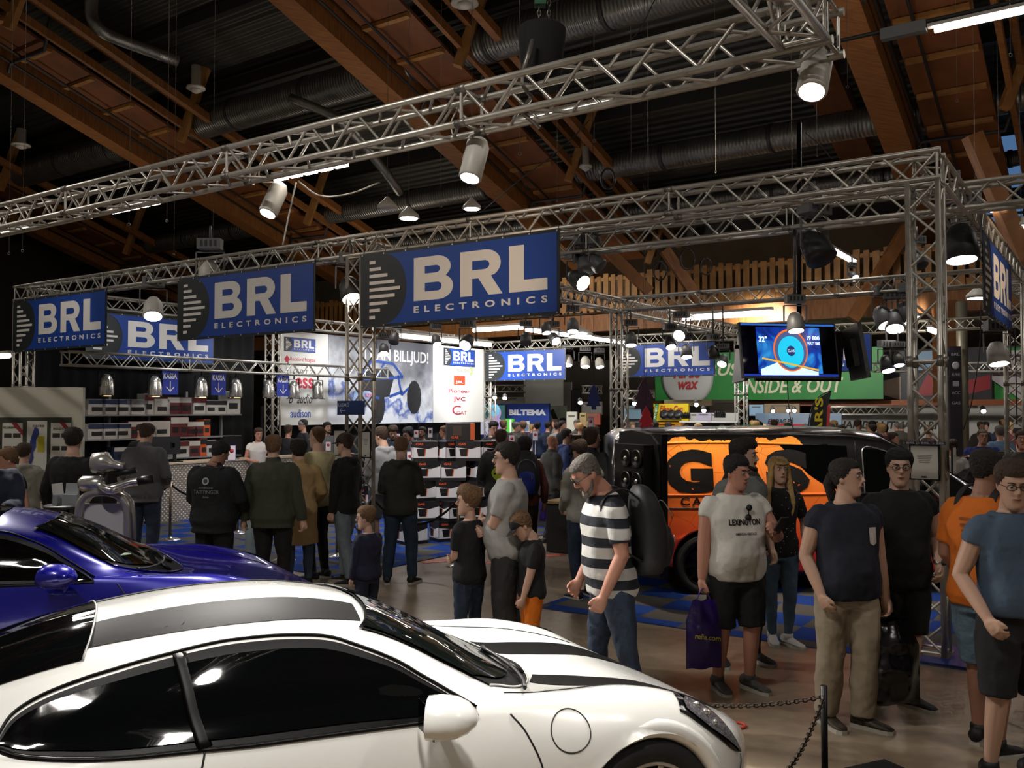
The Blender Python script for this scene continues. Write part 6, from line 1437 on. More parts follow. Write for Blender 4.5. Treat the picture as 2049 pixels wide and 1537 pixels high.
    if glasses:
        gm = BLACK; gb = MB()
        for s in (-1, 1):
            c = Vector((s * .033, -.100, .006)); gb.tube([F(c.x + .024 * cos(t), c.y + abs(c.x + .024 * cos(t)) * .12, c.z + .016 * sin(t)) for t in [2 * pi * i / 14 for i in range(15)]], .0022, 5, caps=False)
            gb.tube([F(s * .058, -.090, .010), F(s * .078, -.04, .008), F(s * .080, .01, .004)], .002, 5)
        gb.tube([F(-.010, -.10, .010), F(.010, -.10, .010)], .002, 5); sc(gb); gb.build('glasses', gm, o)
    # --- top
    mT = top[2] if len(top) > 2 and not isinstance(top[2], (int, float)) else cloth(colT)
    off = {'tee': .021, 'polo': .021, 'long': .022, 'hoodie': .030, 'jacket': .034, 'coat': .036}[kindT]
    hz = hem if hem is not None else {'tee': .84, 'polo': .84, 'long': .85, 'hoodie': .83, 'jacket': .80, 'coat': .52}[kindT]
    mb = MB()
    if kindT == 'coat':
        torso(mb, off, .86, 1.475); mb.tube([T((0, 0, 1.0)), Vector((0, .01, .8)), Vector((0, .01, hz))], [(.19 * b, .14), (.20 * b, .155), (.215 * b, .17)], 20)
    else: torso(mb, off, max(hz, .78), 1.478, flare=.12)
    for A in arms: arm(mb, A, off * .62 + (.0 if short else .002), (sleeve or .40) if short else .97)
    if not short: 
        for a, e, w in arms: mb.tube([e.lerp(w, .86), e.lerp(w, .95)], [.034 * ga + off * .6, .030 * ga + off * .5], 12)
    if kindT == 'polo': mb.tube([T((0, .012, 1.455)), T((0, .012, 1.495))], [(.084, .078), (.074, .070)], 16)
    if kindT in ('jacket', 'coat'): mb.tube([T((0, .012, 1.45)), TH((0, .012, 1.535))], [(.088, .082), (.072, .070)], 16)
    if kindT == 'hoodie':
        mb.tube([T((-.10, -.02, 1.46)), T((-.10, .07, 1.465)), T((0, .115, 1.44)), T((.10, .07, 1.465)), T((.10, -.02, 1.46))], [.02, .04, .055, .04, .02], 10)
    shirt = fuse(mb, {'tee': 'tshirt', 'polo': 'polo_shirt', 'long': 'sweater', 'hoodie': 'hoodie', 'jacket': 'jacket', 'coat': 'coat'}[kindT], mT, o, vc, 3, wr=.010 if lod < 2 else .004, wf=8, k=k, seed=seed)
    # --- bottom
    mB_ = bottom[2] if len(bottom) > 2 and not isinstance(bottom[2], (int, float)) else cloth(bottom[1]); w_ = 1.0
    mb = MB(); torso(mb, .008, .80, .95, bel=.6)
    for Lg in legs: leg(mb, Lg, .012 if bottom[0] != 'slim' else .006, .46 if shorts else .97, wide=.045 if shorts else (.012 if bottom[0] == 'jeans' else (.03 if bottom[0] == 'chino' else 0)))
    fuse(mb, {'shorts': 'shorts'}.get(bottom[0], 'trousers'), mB_, o, vc, 3, wr=.010 if lod < 2 else .003, wf=11, k=k, seed=seed + 3)
    if belt:
        mb = MB(); R = []
        for z in (.955, .99):
            R.append([T(((.168 * b + .022) * cos(t), (.115 * b ** .7 + .022 + (belly * .5 if sin(t) < 0 else 0)) * sin(t), z)) for t in [2 * pi * i / 28 for i in range(28)]])
        mb.rings(R); sc(mb); bo = mb.build('belt', mat('belt ' + belt, belt, .4), o)
        mb = MB(); mb.box(T((0, -(.115 * b ** .7 + .028 + belly * .5), .972)), (.05, .012, .036)); sc(mb); mb.build('belt_buckle', CHROME, bo)
    # --- shoes
    for i, (h_, kn, an) in enumerate(legs):
        a = radians(fyaw[i]); M = Matrix.Rotation(a, 3, 'Z'); zb = (feet[i][2] if len(feet[i]) > 2 else 0)
        c0 = Vector((an.x, an.y, zb)); mb = MB(); R = []; sec = ((.075, .025, .07, .055), (.07, .036, .10, .075), (.03, .040, .105, .08), (-.02, .040, .095, .07), (-.07, .043, .072, .05), (-.12, .047, .055, .036), (-.165, .042, .045, .028), (-.195, .022, .032, .02))
        for y, w, h2, _ in sec:
            R.append([c0 + M @ Vector((w * cos(t), y, .02 + max(0, (h2 - .02) * (.5 + .5 * sin(t))) * 1.0)) for t in [2 * pi * q / 14 for q in range(14)]])
        mb.rings(R[::-1]); mb.tube([c0 + Vector((0, 0, .06)), c0 + Vector((0, .002, .115))], [.048, .046], 12); sc(mb); so = mb.build('shoe', cloth(shoes, .6, .2), o)
        if lod < 2:
            mb = MB(); P = [(.030, .075), (.040, .03), (.042, -.05), (.050, -.12), (.044, -.17), (.02, -.20)]
            ol = [(x_, y_) for x_, y_ in P] + [(-x_, y_) for x_, y_ in P[::-1]]
            mb.prism(ol, 0, .024, M=M, c=c0); sc(mb); mb.build('sole', mat('shoe sole', '#b5b0a6' if shoes not in ('#15151a',) else '#1c1c1e', .6), so)
    o['_shirt'] = shirt.name; o['_k'] = k
    return o
def on_shirt(o, s, zc, w, h, m, back=False, bold=.02, name='print', xc=0, shear=0):
    """lettering pressed on the chest or back of the top"""
    sh = bpy.data.objects[o['_shirt']]; k = o['_k']; me = sh.data
    bv = BVHTree.FromPolygons([v.co for v in me.vertices], [p.vertices for p in me.polygons])
    t = text(s, w, h, m, sh, (0, 0, 0), bold=bold, name=name, shear=shear)
    sg = 1 if back else -1
    for v in t.data.vertices:
        x_ = (v.co.x if not back else -v.co.x) + xc; z_ = zc * k + v.co.y
        hit = bv.ray_cast(Vector((x_, sg * 1, z_)), Vector((0, -sg, 0)))
        yy = hit[0].y if hit[0] else sg * .15
        v.co = (x_, yy + sg * .006, z_)
    t.rotation_euler = (0, 0, 0)
    return t
def shape_on_shirt(o, outline, m, back=False, name='print'):
    sh = bpy.data.objects[o['_shirt']]; k = o['_k']; me = sh.data
    bv = BVHTree.FromPolygons([v.co for v in me.vertices], [p.vertices for p in me.polygons]); sg = 1 if back else -1
    mb = MB(); f = []
    for x_, z_ in outline:
        hit = bv.ray_cast(Vector((x_, sg * 1, z_ * k)), Vector((0, -sg, 0))); f.append(Vector((x_, (hit[0].y if hit[0] else sg * .15) + sg * .008, z_ * k)))
    mb.poly(f if back else f[::-1]); return mb.build(name, m, sh)
def clean_tags():
    for o in bpy.data.objects:
        for q in ('_shirt', '_k'):
            if q in o: del o[q]

# ---------------------------------------------------------------- the people of the photograph
def stripes_mat():
    m = mat('navy white striped jersey', '#0f1624', .85, bump=.35, bscale=14); nt = m.node_tree; N = nt.nodes; L = nt.links
    tc = N.new('ShaderNodeTexCoord'); sp = N.new('ShaderNodeSeparateXYZ'); L.new(tc.outputs['Object'], sp.inputs[0])
    a = N.new('ShaderNodeMath'); a.operation = 'MULTIPLY'; a.inputs[1].default_value = 1 / .135; L.new(sp.outputs[2], a.inputs[0])
    b = N.new('ShaderNodeMath'); b.operation = 'FRACT'; L.new(a.outputs[0], b.inputs[0])
    c = N.new('ShaderNodeMath'); c.operation = 'GREATER_THAN'; c.inputs[1].default_value = .47; L.new(b.outputs[0], c.inputs[0])
    x = N.new('ShaderNodeMix'); x.data_type = 'RGBA'; x.inputs[6].default_value = lin('#10141f'); x.inputs[7].default_value = lin('#c9c7c2'); L.new(c.outputs[0], x.inputs[0])
    L.new(x.outputs[2], N['Principled BSDF'].inputs['Base Color']); return m
def dots_mat():
    m = mat('black dotted blouse', '#0f0f12', .8); nt = m.node_tree; N = nt.nodes; L = nt.links
    tc = N.new('ShaderNodeTexCoord'); v = N.new('ShaderNodeTexVoronoi'); v.inputs['Scale'].default_value = 30; L.new(tc.outputs['Object'], v.inputs[0])
    r = N.new('ShaderNodeValToRGB'); r.color_ramp.interpolation = 'CONSTANT'; r.color_ramp.elements[0].color = lin('#b9b7b2'); r.color_ramp.elements[1].position = .14; r.color_ramp.elements[1].color = lin('#0f0f12')
    L.new(v.outputs[0], r.inputs[0]); L.new(r.outputs[0], N['Principled BSDF'].inputs['Base Color']); return m
JEAN = mat('blue denim', '#26364c', .85, c2='#1b2738', scale=8, bump=.4, bscale=16)
JEANL = mat('light denim', '#4d6276', .85, c2='#3c4e60', scale=8, bump=.4, bscale=16)
JEANP = mat('pale washed denim', '#77828a', .85, c2='#616c75', scale=8, bump=.4, bscale=16)
KHAKI = mat('beige chinos', '#a39680', .85, c2='#91846f', scale=5, bump=.4, bscale=12)
# ---- front row, right
pn = person(1690, 6.0, 10, 1.76, 'man in navy t-shirt with white chest pocket and beige trousers, dark ponytail', top=('tee', '#151a28'), bottom=('chino', '#a39680', KHAKI), shoes='#3d3428', hair=('pony', 'dark'), skin='b', b=1.16, belly=.075, head=(-2, 42), lod=0, feet=((.10, -.04), (-.10, .06)), fyaw=(40, 4), wl=(.245, -.06, .84), wr=(-.225, -.08, .90), hem=.86)
shape_on_shirt(pn, [(.075, 1.33), (.135, 1.33), (.135, 1.23), (.105, 1.215), (.075, 1.23)], mat('white pocket', '#c2c2be', .8), name='chest_pocket')
person(1798, 6.52, 0, 1.80, 'man in black polo shirt and black shorts with glasses, hand in pocket', top=('polo', '#0b0b0d'), bottom=('shorts', '#0c0c0e'), shoes='#101113', hair=('short', 'black'), skin='b', b=1.12, belly=.04, head=(4, -16), lod=0, feet=((.02, -.10), (-.16, .05)), fyaw=(35, -5), wl=(.21, -.13, .96), wr=(-.24, -.05, .88), glasses=True, hem=.82)
pw = person(1468, 6.8, 14, 1.74, 'young man in white printed t-shirt and black shorts holding a phone', top=('tee', '#cfccc4'), bottom=('shorts', '#101014'), shoes='#4a4946', hair=('short', 'black'), skin='d', b=1.26, belly=.09, head=(6, 22), lod=0, feet=((.12, -.02), (-.12, .02)), fyaw=(20, -2), wl=(.17, -.30, 1.24), wr=(-.285, -.03, .84), hem=.84, grip=(.7, .8), sleeve=.42)
on_shirt(pw, 'LEXINGTON', 1.285, .25, .045, mat('print ink', '#22242a', .8), bold=.03, name='chest_lettering'); on_shirt(pw, 'AMERICAN HERITAGE', 1.20, .17, .018, MATS['print ink'], name='small_lettering')
person(1484, 7.55, 25, 1.83, 'bearded man in grey top standing behind the white t-shirt man', top=('tee', '#6f716e'), bottom=('slim', '#1b1b1d'), shoes='#1a1a1c', hair=('tall', 'dark'), beard='dark', skin='b', head=(2, 35), feet=((.10, -.05), (-.18, .03)), fyaw=(10, -25), lod=0)
person(1556, 8.15, -6, 1.66, 'woman with long blonde hair, dotted black blouse, light jeans and white sneakers', top=('tee', '#0f0f12', dots_mat()), bottom=('slim', '#4d6276', JEANL), shoes='#cfcdc8', hair=('long', 'blonde'), skin='b', b=.98, female=True, head=(-2, 14), feet=((.07, -.08), (-.06, .02)), fyaw=(35, 0), wl=(.23, -.05, .92), wr=(-.2, -.1, .95), lod=0, sleeve=.5)
po = person(1968, 5.62, 122, 1.85, 'man in orange t-shirt and washed denim shorts with shaved head and glasses', top=('tee', '#cf6a12'), bottom=('shorts', '#5d7281', mat('washed denim shorts', '#6a8091', .85, c2='#4e6272', scale=6, bump=.4)), shoes='#141416', hair=('buzz', 'dark'), skin='c', b=1.14, belly=.05, head=(2, -14), lod=0, wl=(.2, -.16, .92), wr=(-.24, -.16, .90), feet=((.10, -.10), (-.10, .05)), glasses=True, hem=.84, sleeve=.44)
person(2022, 5.12, 8, 1.80, 'man in blue-grey t-shirt and dark shorts with belt and glasses at the right edge', top=('tee', '#46586c'), bottom=('shorts', '#1d1d1f'), shoes='#141416', hair=('short', 'brown'), skin='b', b=1.1, belly=.05, head=(12, -22), lod=0, wl=(.25, -.06, .86), wr=(-.23, -.10, .93), feet=((.12, 0), (-.12, .02)), glasses=True, hem=.93, belt='#4a2420')
# ---- centre
ps = person(1222, 6.0, -78, 1.84, 'man in navy and white striped t-shirt and jeans bowing his head, with glasses', top=('tee', '#10141f', stripes_mat()), bottom=('slim', '#26364c', JEAN), shoes='#2a2320', hair=('buzz', 'grey'), beard='grey', skin='d', b=1.1, belly=.045, lean=7, head=(34, 4), lod=0, wl=(.225, -.12, .88), wr=(-.2, -.15, .9), feet=((.10, .14), (-.10, -.06)), glasses=True, hem=.84, sleeve=.5)
person(1017, 7.5, -98, 1.81, 'man in light grey t-shirt and dark work trousers with glasses, arms folded', top=('tee', '#a09f9b'), bottom=('chino', '#2b2b2c'), shoes='#1a1a1c', hair=('short', 'dark'), skin='b', b=1.2, belly=.07, lod=0, head=(2, 4), wl=(-.06, -.215, 1.13), wr=(.04, -.19, 1.07), pole=(.9, .3, -.7), grip=(.9, .9), glasses=True, hem=.84, sleeve=.46)
person(940, 7.5, -128, 1.41, 'boy in black t-shirt and jeans with folded arms', top=('tee', '#131316'), bottom=('slim', '#26364c', JEAN), shoes='#1c1c1e', hair=('tall', 'light'), skin='b', b=1.06, hs=1.16, lod=0, head=(0, 28), wl=(-.06, -.16, 1.12), wr=(.04, -.15, 1.07), pole=(.9, .3, -.7), grip=(.9, .9), sleeve=.48)
pb_ = person(1064, 7.26, -82, 1.26, 'boy in black cap, black t-shirt and orange trousers looking down', top=('tee', '#131316'), bottom=('jeans', '#d9720e'), shoes='#1c1c1e', hair=('crop', 'light'), skin='b', b=1.14, hs=1.22, lod=0, head=(34, 0), wl=(.22, -.14, .84), wr=(-.2, -.1, .85), cap=('#141416', 'front'), sleeve=.52)
person(737, 8.26, -125, 1.16, 'small boy in navy long-sleeved top seen from behind', top=('long', '#1b1c33'), bottom=('slim', '#1c2136'), shoes='#1c1c1e', hair=('short', 'light'), skin='b', b=1.12, hs=1.28, lod=0, head=(4, 28), wl=(.20, -.10, .86), wr=(-.20, -.10, .86))
# ---- left group with their backs to the viewer
person(803, 10.97, 176, 1.76, 'young man in dark olive hoodie and black cap beside the middle column, back turned', top=('hoodie', '#23241c'), bottom=('jeans', '#1d3044', mat('dark teal denim', '#1f3345', .85, c2='#16273a', scale=8, bump=.4)), shoes='#121214', hair=('crop', 'light'), skin='b', lod=0, head=(16, 8), wl=(.12, -.24, 1.08), wr=(-.12, -.24, 1.08), cap=('#121214', 'front'), feet=((.16, 0), (-.14, -.03)), fyaw=(15, -20))
person(692, 10.97, -112, 1.80, 'young man in black hoodie, black cap and pale jeans, facing left', top=('hoodie', '#0c0c0e'), bottom=('jeans', '#77828a', JEANP), shoes='#2a241e', hair=('crop', 'brown'), skin='b', lod=0, wl=(.22, -.05, .84), wr=(-.2, -.12, .9), cap=('#0d0d0f', 'front'), glasses=True, feet=((.12, .12), (-.10, -.10)), fyaw=(8, -8))
person(768, 13.2, -150, 1.84, 'man in light grey hoodie and grey shorts behind the middle column', top=('hoodie', '#9a9c9e'), bottom=('shorts', '#5a5c60'), shoes='#222224', hair=('short', 'brown'), skin='b', b=1.1, head=(12, 30), wl=(.12, -.26, 1.0), wr=(-.15, -.2, 1.0))
person(636, 11.25, -118, 1.88, 'tall man in cream sweater and black trousers looking left', top=('long', '#cbc093'), bottom=('slim', '#0e0e10'), shoes='#121214', hair=('receding', 'light'), skin='b', b=1.12, lod=0, head=(2, 0), wl=(.24, -.10, .90), wr=(-.22, -.1, .9))
person(600, 10.75, -158, 1.73, 'person in long beige coat with dark hair and glasses, back turned', top=('coat', '#a88c60'), bottom=('slim', '#33485c', JEANL), shoes='#221d1a', hair=('full', 'dark'), skin='b', b=1.08, lod=0, head=(6, 30), glasses=True, wl=(.24, -.12, .92), wr=(-.22, -.2, 1.0), female=True)
person(548, 9.9, 176, 1.81, 'man in dark olive jacket with cropped hair seen from behind', top=('jacket', '#383c2e'), bottom=('slim', '#0f0f12'), shoes='#1a1a1c', hair=('crop', 'light'), skin='b', b=1.22, lod=0, wl=(.33, -.03, .84), wr=(-.33, .02, .84), grip=(.8, .8), head=(0, 10))
pt = person(430, 9.8, 168, 1.76, 'man in black printed jacket seen from behind, looking down to the right', top=('jacket', '#0d1014'), bottom=('slim', '#0b0b0e'), shoes='#121214', hair=('short', 'black'), skin='c', b=1.34, belly=.05, lod=0, head=(26, -22), wl=(.24, -.26, .98), wr=(-.26, -.24, .98), hem=.76)
inkp = mat('jacket print', '#a9adab', .7)
on_shirt(pt, 'TAITTINGER', 1.22, .30, .042, inkp, back=True, bold=.015, name='back_lettering'); on_shirt(pt, 'CHAMPAGNE', 1.262, .17, .018, inkp, back=True, name='back_lettering'); on_shirt(pt, 'Reims', 1.165, .07, .022, inkp, back=True, name='back_lettering', shear=.4)
for r_ in (.040, .024): shape_on_shirt(pt, [(r_ * cos(t * pi / 12), 1.335 + r_ * sin(t * pi / 12)) for t in range(24)], inkp if r_ > .03 else mat('jacket print dark', '#3a3d3e', .7), back=True, name='round_emblem')
person(290, 12.2, 178, 1.90, 'man in grey jacket and dark jeans at the cash desk, back turned', top=('jacket', '#58585b'), bottom=('jeans', '#1e2a38', JEAN), shoes='#1a1a1c', hair=('short', 'brown'), skin='b', b=1.16, lod=0, head=(16, -8), wl=(.2, -.26, 1.02), wr=(-.2, -.22, 1.02))
person(148, 10.0, 172, 1.88, 'man in black sweater at the small table left of the silver stand, back turned', top=('long', '#0d0d0f'), bottom=('jeans', '#232a30'), shoes='#1a1a1c', hair=('short', 'dark'), skin='b', b=1.2, lod=0, head=(4, 26), wl=(.28, -.05, .88), wr=(-.28, -.03, .86))
person(50, 11.5, 186, 1.66, 'person in grey hooded top looking at the poster wall', top=('hoodie', '#88867c'), bottom=('jeans', '#2f3d4e', JEAN), shoes='#222222', hair=('short', 'brown'), skin='b', b=1.05, wl=(.22, -.15, .9), wr=(-.15, -.25, 1.0))
person(24, 9.6, -40, 1.68, 'woman in black t-shirt half hidden at the left edge', top=('tee', '#141414'), bottom=('slim', '#15171c'), hair=('short', 'light'), skin='a', b=1.16, female=True, head=(10, -20), wl=(.24, -.04, .88), wr=(-.1, -.2, 1.0))
person(-22, 8.1, 40, 1.86, 'man in navy jacket cut by the left edge with his hands together', top=('jacket', '#12182e'), bottom=('slim', '#15171c'), hair=('short', 'dark'), skin='a', b=1.2, wl=(.06, -.38, 1.17), wr=(-.02, -.36, 1.14), head=(6, -15))
# ---- middle distance
person(1166, 10.1, -155, 1.76, 'man in grey sweater and jeans behind the striped man, black cap', top=('long', '#96948a'), bottom=('slim', '#1c2c42', JEAN), shoes='#1a2233', hair=('crop', 'brown'), skin='b', lod=1, head=(18, 10), cap=('#101012', 'front'), wl=(.15, -.2, .98), wr=(-.2, -.15, .92), feet=((.1, .0), (-.12, -.12)))
person(1104, 14.3, 118, 1.69, 'bald man in dark grey jacket walking away between the displays', top=('jacket', '#3a3936'), bottom=('slim', '#1e1d1c'), shoes='#1d1a17', hair=('bald', 'grey'), skin='d', b=1.1, feet=((.1, -.18), (-.1, .15)), wl=(.25, -.05, .88))
person(1133, 16.2, 95, 1.74, 'dark-haired man in blue zipped jacket with white cords, facing right', top=('hoodie', '#1f2f5c'), bottom=('slim', '#1a1a20'), hair=('short', 'dark'), skin='b', wl=(.1, -.28, 1.1))
person(1050, 12.0, 185, 1.72, 'person in reddish brown top with dark hair behind the grey t-shirt man', top=('long', '#5e2f24'), bottom=('slim', '#141416'), hair=('full', 'black'), skin='c', wl=(.22, -.1, .92))
pk = person(1003, 12.6, 170, 1.82, 'balding man in black jacket with yellow-green back print', top=('jacket', '#121214'), bottom=('slim', '#141416'), hair=('receding', 'brown'), skin='d', b=1.15, wl=(.2, -.2, 1.0))
shape_on_shirt(pk, [(.10 * cos(a) * (1 + .1 * cos(3 * a)), 1.18 + .10 * sin(a)) for a in [2 * pi * i / 20 for i in range(20)]], mat('acid green print', '#a3b81c', .7), back=True, name='back_print')
for px, Y, fc, H, lb, top, hr, kw in (
    (515, 18.6, 30, 1.72, 'staff member in white t-shirt leaning on the cash desk', ('tee', '#d6cfc8'), ('short', 'brown'), dict(lean=10, wl=(.2, -.3, 1.08), wr=(-.15, -.33, 1.08), skin='d')),
    (577, 20.5, 160, 1.74, 'dark-haired person seen from behind beside the staff member', ('long', '#1a1c24'), ('short', 'brown'), {}),
    (607, 21.5, -60, 1.86, 'man in grey knit cap behind the man in cream', ('long', '#26272c'), ('crop', 'dark'), dict(cap=('#8b8d90', 'none'))),
    (655, 20.8, 40, 1.80, 'bearded staff member in black vest with grey sleeves', ('long', '#55565a'), ('short', 'black'), dict(beard='black')),
    (786, 18.6, 10, 1.78, 'bearded man in dark blue hoodie looking down behind the hoodie pair', ('hoodie', '#16202f'), ('tall', 'brown'), dict(head=(28, 0), beard='brown')),
    (822, 17.4, -50, 1.76, 'man with glasses in dark zipped jacket looking down', ('jacket', '#23252d'), ('full', 'black'), dict(head=(20, 0), glasses=True)),
    (845, 20.5, -20, 1.70, 'man with black beard behind the stacked boxes', ('long', '#1c1d22'), ('short', 'black'), dict(beard='black')),
    (889, 20.2, -90, 1.72, 'person in blue top half hidden behind the dark box display', ('long', '#2a3558'), ('short', 'light'), {}),
    (987, 17.8, 30, 1.86, 'man in black clothes right of the logo backdrop', ('long', '#111113'), ('short', 'black'), dict(head=(10, -10), b=1.1)),
    (283, 16.4, 70, 1.84, 'short-haired man by the goods shelf, face turned right', ('long', '#17181c'), ('buzz', 'dark'), {}),
    (1183, 11.8, 150, 1.84, 'brown-haired man in dark jacket left of the open van door', ('jacket', '#26262a'), ('full', 'brown'), dict(head=(0, -40))),
    (1965, 15.0, -10, 1.77, 'stout man in blue t-shirt beyond the van, standing by the grey pole', ('tee', '#27387c'), ('buzz', 'grey'), dict(b=1.34, belly=.08, wl=(.1, -.25, 1.05), wr=(-.1, -.25, 1.05))),
    (1683, 19.0, 85, 1.76, 'young man with short brown hair seen in profile above the van roof', ('long', '#2b2b30'), ('short', 'brown'), {}),
    (1786, 17.0, 60, 1.66, 'person in mid-blue t-shirt beyond the van windscreen', ('tee', '#44598a'), ('short', 'brown'), {}),
    (1905, 14.2, 160, 1.62, 'person in white sweater just right of the framed notice', ('long', '#b9b6b0'), ('short', 'brown'), {}),
    (2000, 17.5, 170, 1.78, 'man in light blue denim shirt and cap right of the stout man', ('long', '#5a7590'), ('crop', 'grey'), dict(cap=('#6c7076', 'front'))),
    (2046, 12.5, -30, 1.80, 'person with brown hair at the right edge behind the orange shirt', ('long', '#33302c'), ('short', 'brown'), {}),
    (1405, 17.0, 170, 1.72, 'dark curly haired person just behind the van roof', ('long', '#1c1b1d'), ('curly', 'black'), {}),
    (1445, 20.0, 40, 1.74, 'man in dark clothes under the raised tailgate', ('long', '#212227'), ('short', 'dark'), {}),
    (1467, 19.0, -60, 1.76, 'second man under the raised tailgate, turned left', ('long', '#1e1c22'), ('short', 'brown'), {}),
    (1310, 21.0, 160, 1.82, 'man in white shirt beyond the open van door', ('tee', '#b8ad98'), ('short', 'brown'), dict(b=1.2)),
    (1337, 24.0, 160, 1.76, 'person in yellow top in front of the yellow can sign', ('tee', '#a88a2a'), ('short', 'brown'), {})):
    person(px, Y, fc, H, lb, top=top, hair=hr, bottom=('slim', '#1b1c22'), **kw)
# ---- the distant crowd
base = []
for i, (top, hr, fc) in enumerate(((('long', '#17171a'), ('short', 'dark'), 170), (('tee', '#8d8a86'), ('short', 'brown'), 150), (('long', '#3c2b2b'), ('full', 'light'), 20), (('hoodie', '#24304a'), ('short', 'black'), 190), (('jacket', '#4a4640'), ('crop', 'grey'), 60), (('tee', '#6a2f2c'), ('full', 'blonde'), -70))):
    px0, Y0_ = ((1030, 26), (1115, 25), (1265, 25), (1520, 26), (1660, 26), (1742, 24))[i]
    base.append(person(px0, Y0_, fc, 1.74, 'visitor in the distant crowd beyond the stand', top=top, hair=hr, bottom=('slim', '#1b1c22'), lod=2, group='distant crowd of visitors'))
rnd = random.Random(5)
spots = [(rnd.uniform(1005, 1200), rnd.uniform(23, 33)) for _ in range(26)] + [(rnd.uniform(1250, 1400), rnd.uniform(22, 30)) for _ in range(9)] + [(rnd.uniform(1500, 1640), rnd.uniform(21, 30)) for _ in range(16)] + [(rnd.uniform(1640, 1900), rnd.uniform(20, 30)) for _ in range(20)] + [(rnd.uniform(1930, 2045), rnd.uniform(19, 28)) for _ in range(7)]
for i, (px, Y) in enumerate(spots):
    c = copy_tree(base[i % 6]); c.location = (gx(px, Y), Y, 0); c.rotation_euler[2] = rnd.uniform(0, 6.28); s_ = rnd.uniform(.93, 1.05); c.scale = (s_, s_, s_)

# ---------------------------------------------------------------- things they carry
def backpack(loc, rz, label, c1, c2, k=1.0, logo=None):
    o = empty('backpack', loc, rz, label, 'backpack'); m1, m2 = cloth(c1, .7), cloth(c2, .7)
    mb = MB(); R = []
    for z, w, d0, d1 in ((-.27, .06, .03, .10), (-.255, .13, .0, .17), (-.15, .155, -.0, .215), (0, .155, 0, .20), (.12, .145, 0, .165), (.20, .12, 0, .13), (.245, .07, .02, .09), (.255, .03, .04, .07)):
        R.append([Vector((w * k * (abs(cos(t)) ** .7) * (1 if cos(t) > 0 else -1), k * ((d0 + d1) / 2 + (d1 - d0) / 2 * (abs(sin(t)) ** .7) * (1 if sin(t) > 0 else -1)), z * k)) for t in [2 * pi * i / 24 for i in range(24)]])
    mb.rings(R); mb.build('main_bag', m1, o)
    mb = MB(); R = []
    for z, w, d in ((-.24, .05, .18), (-.22, .11, .235), (-.10, .12, .265), (.0, .11, .235), (.03, .05, .19)):
        R.append([Vector((w * k * cos(t), k * (.12 + (d - .12) * max(0, sin(t)) + .02 * min(0, sin(t))), z * k)) for t in [2 * pi * i / 20 for i in range(20)]])
    mb.rings(R); mb.build('front_pocket', m2, o)
    for s in (-1, 1):
        mb = MB(); mb.smooth = True; mb.tube(spline([(s * .09, .02, .20), (s * .10, -.10, .27), (s * .11, -.235, .20), (s * .125, -.25, .02), (s * .14, -.14, -.10), (s * .13, .02, -.2)], 22), [(.022, .006)] * 22, 8); mb.build('shoulder_strap', m1, o)
    mb = MB(); mb.smooth = True; mb.tube([(.10 * k * cos(t), k * (.215 - .03 * abs(sin(t))), .06 * k + .10 * k * sin(t)) for t in [pi * i / 12 for i in range(13)]], .004, 5); mb.build('zip', ALUD, o)
    mb = MB(); mb.tube([(-.05 * k, .262 * k, -.02), (-.05 * k, .268 * k, -.07)], .005, 5); mb.tube([(.06 * k, .24 * k, -.04), (.06 * k, .245 * k, -.09)], .005, 5); mb.build('zip_pull', CHROME, o)
    return o
backpack((gx(1222, 6.0) + .135, 5.99, 1.32), radians(-78), 'large black backpack on the striped man', '#121214', '#161618', 1.12)
backpack((gx(1050, 12.0) + .0, 12.0 - .13, 1.28), radians(185), 'blue and black backpack behind the grey t-shirt man', '#121318', '#1b2f88', 1.15)
for i in range(5): shape_on_shirt(po, [(-.09 + .012 * i, 1.36 - .035 * i), (.08 - .01 * i, 1.36 - .035 * i), (.08 - .01 * i, 1.345 - .035 * i), (-.09 + .012 * i, 1.345 - .035 * i)], mat('dark shirt print', '#8a4a14', .8), back=True, name='back_print')
backpack((gx(1968, 5.62) + .13, 5.62 + .10, 1.36), radians(122 + 180), 'black bag worn in front with its strap over the orange t-shirt', '#15161a', '#15161a', .7)
def bag(loc, w, h, col, label, name='carrier_bag', txt=None, rz=0.0, bulge=.05, tcol=None, crumple=.02, rough=.35):
    o = empty(name, loc, rz, label, 'bag'); m = mat('bag ' + col, col, rough, bump=.6, bscale=7)
    mb = MB(); mb.smooth = True; nx, nz = 22, 30
    def f(sgn):
        def g(u, v):
            x = (u - .5) * w * (1 - .38 * max(0, v - .7) / .3); z = -h + v * h; e = (1 - (2 * u - 1) ** 2) * (sin(pi * min(v, .97)) ** .6)
            n = noise.noise(Vector((u * 4, v * 5, sgn * 3 + w * 9))) * crumple
            return Vector((x, sgn * (bulge * e) + n * (e + .15), z + .015 * noise.noise(Vector((u * 3, 0, w)))))
        return g
    mb.grid(f(-1), nx, nz); mb.grid(lambda u, v: f(1)(1 - u, v), nx, nz); b = mb.build('bag_body', m, o)
    mb = MB(); mb.smooth = True; mb.tube(spline([(-w * .2, 0, -.01), (-w * .1, 0, .06), (0, 0, .085), (w * .1, 0, .06), (w * .2, 0, -.01)], 14), [(.012, .004)] * 14, 6); mb.build('handle', m, o)
    if txt: text(txt, w * .72, None, mat('bag print yellow', '#c8c04a', .6), o, (.01, -bulge - .012, -h * .52), rot=(pi / 2, radians(8), 0), bold=.015, name='printed_lettering')
    return o
def wr_world(px, Y, fc, H, p):
    a = radians(fc); k = H / 1.75; x, y, z = [c * k for c in p]; return Vector((gx(px, Y) + x * cos(a) - y * sin(a), Y + x * sin(a) + y * cos(a), z))
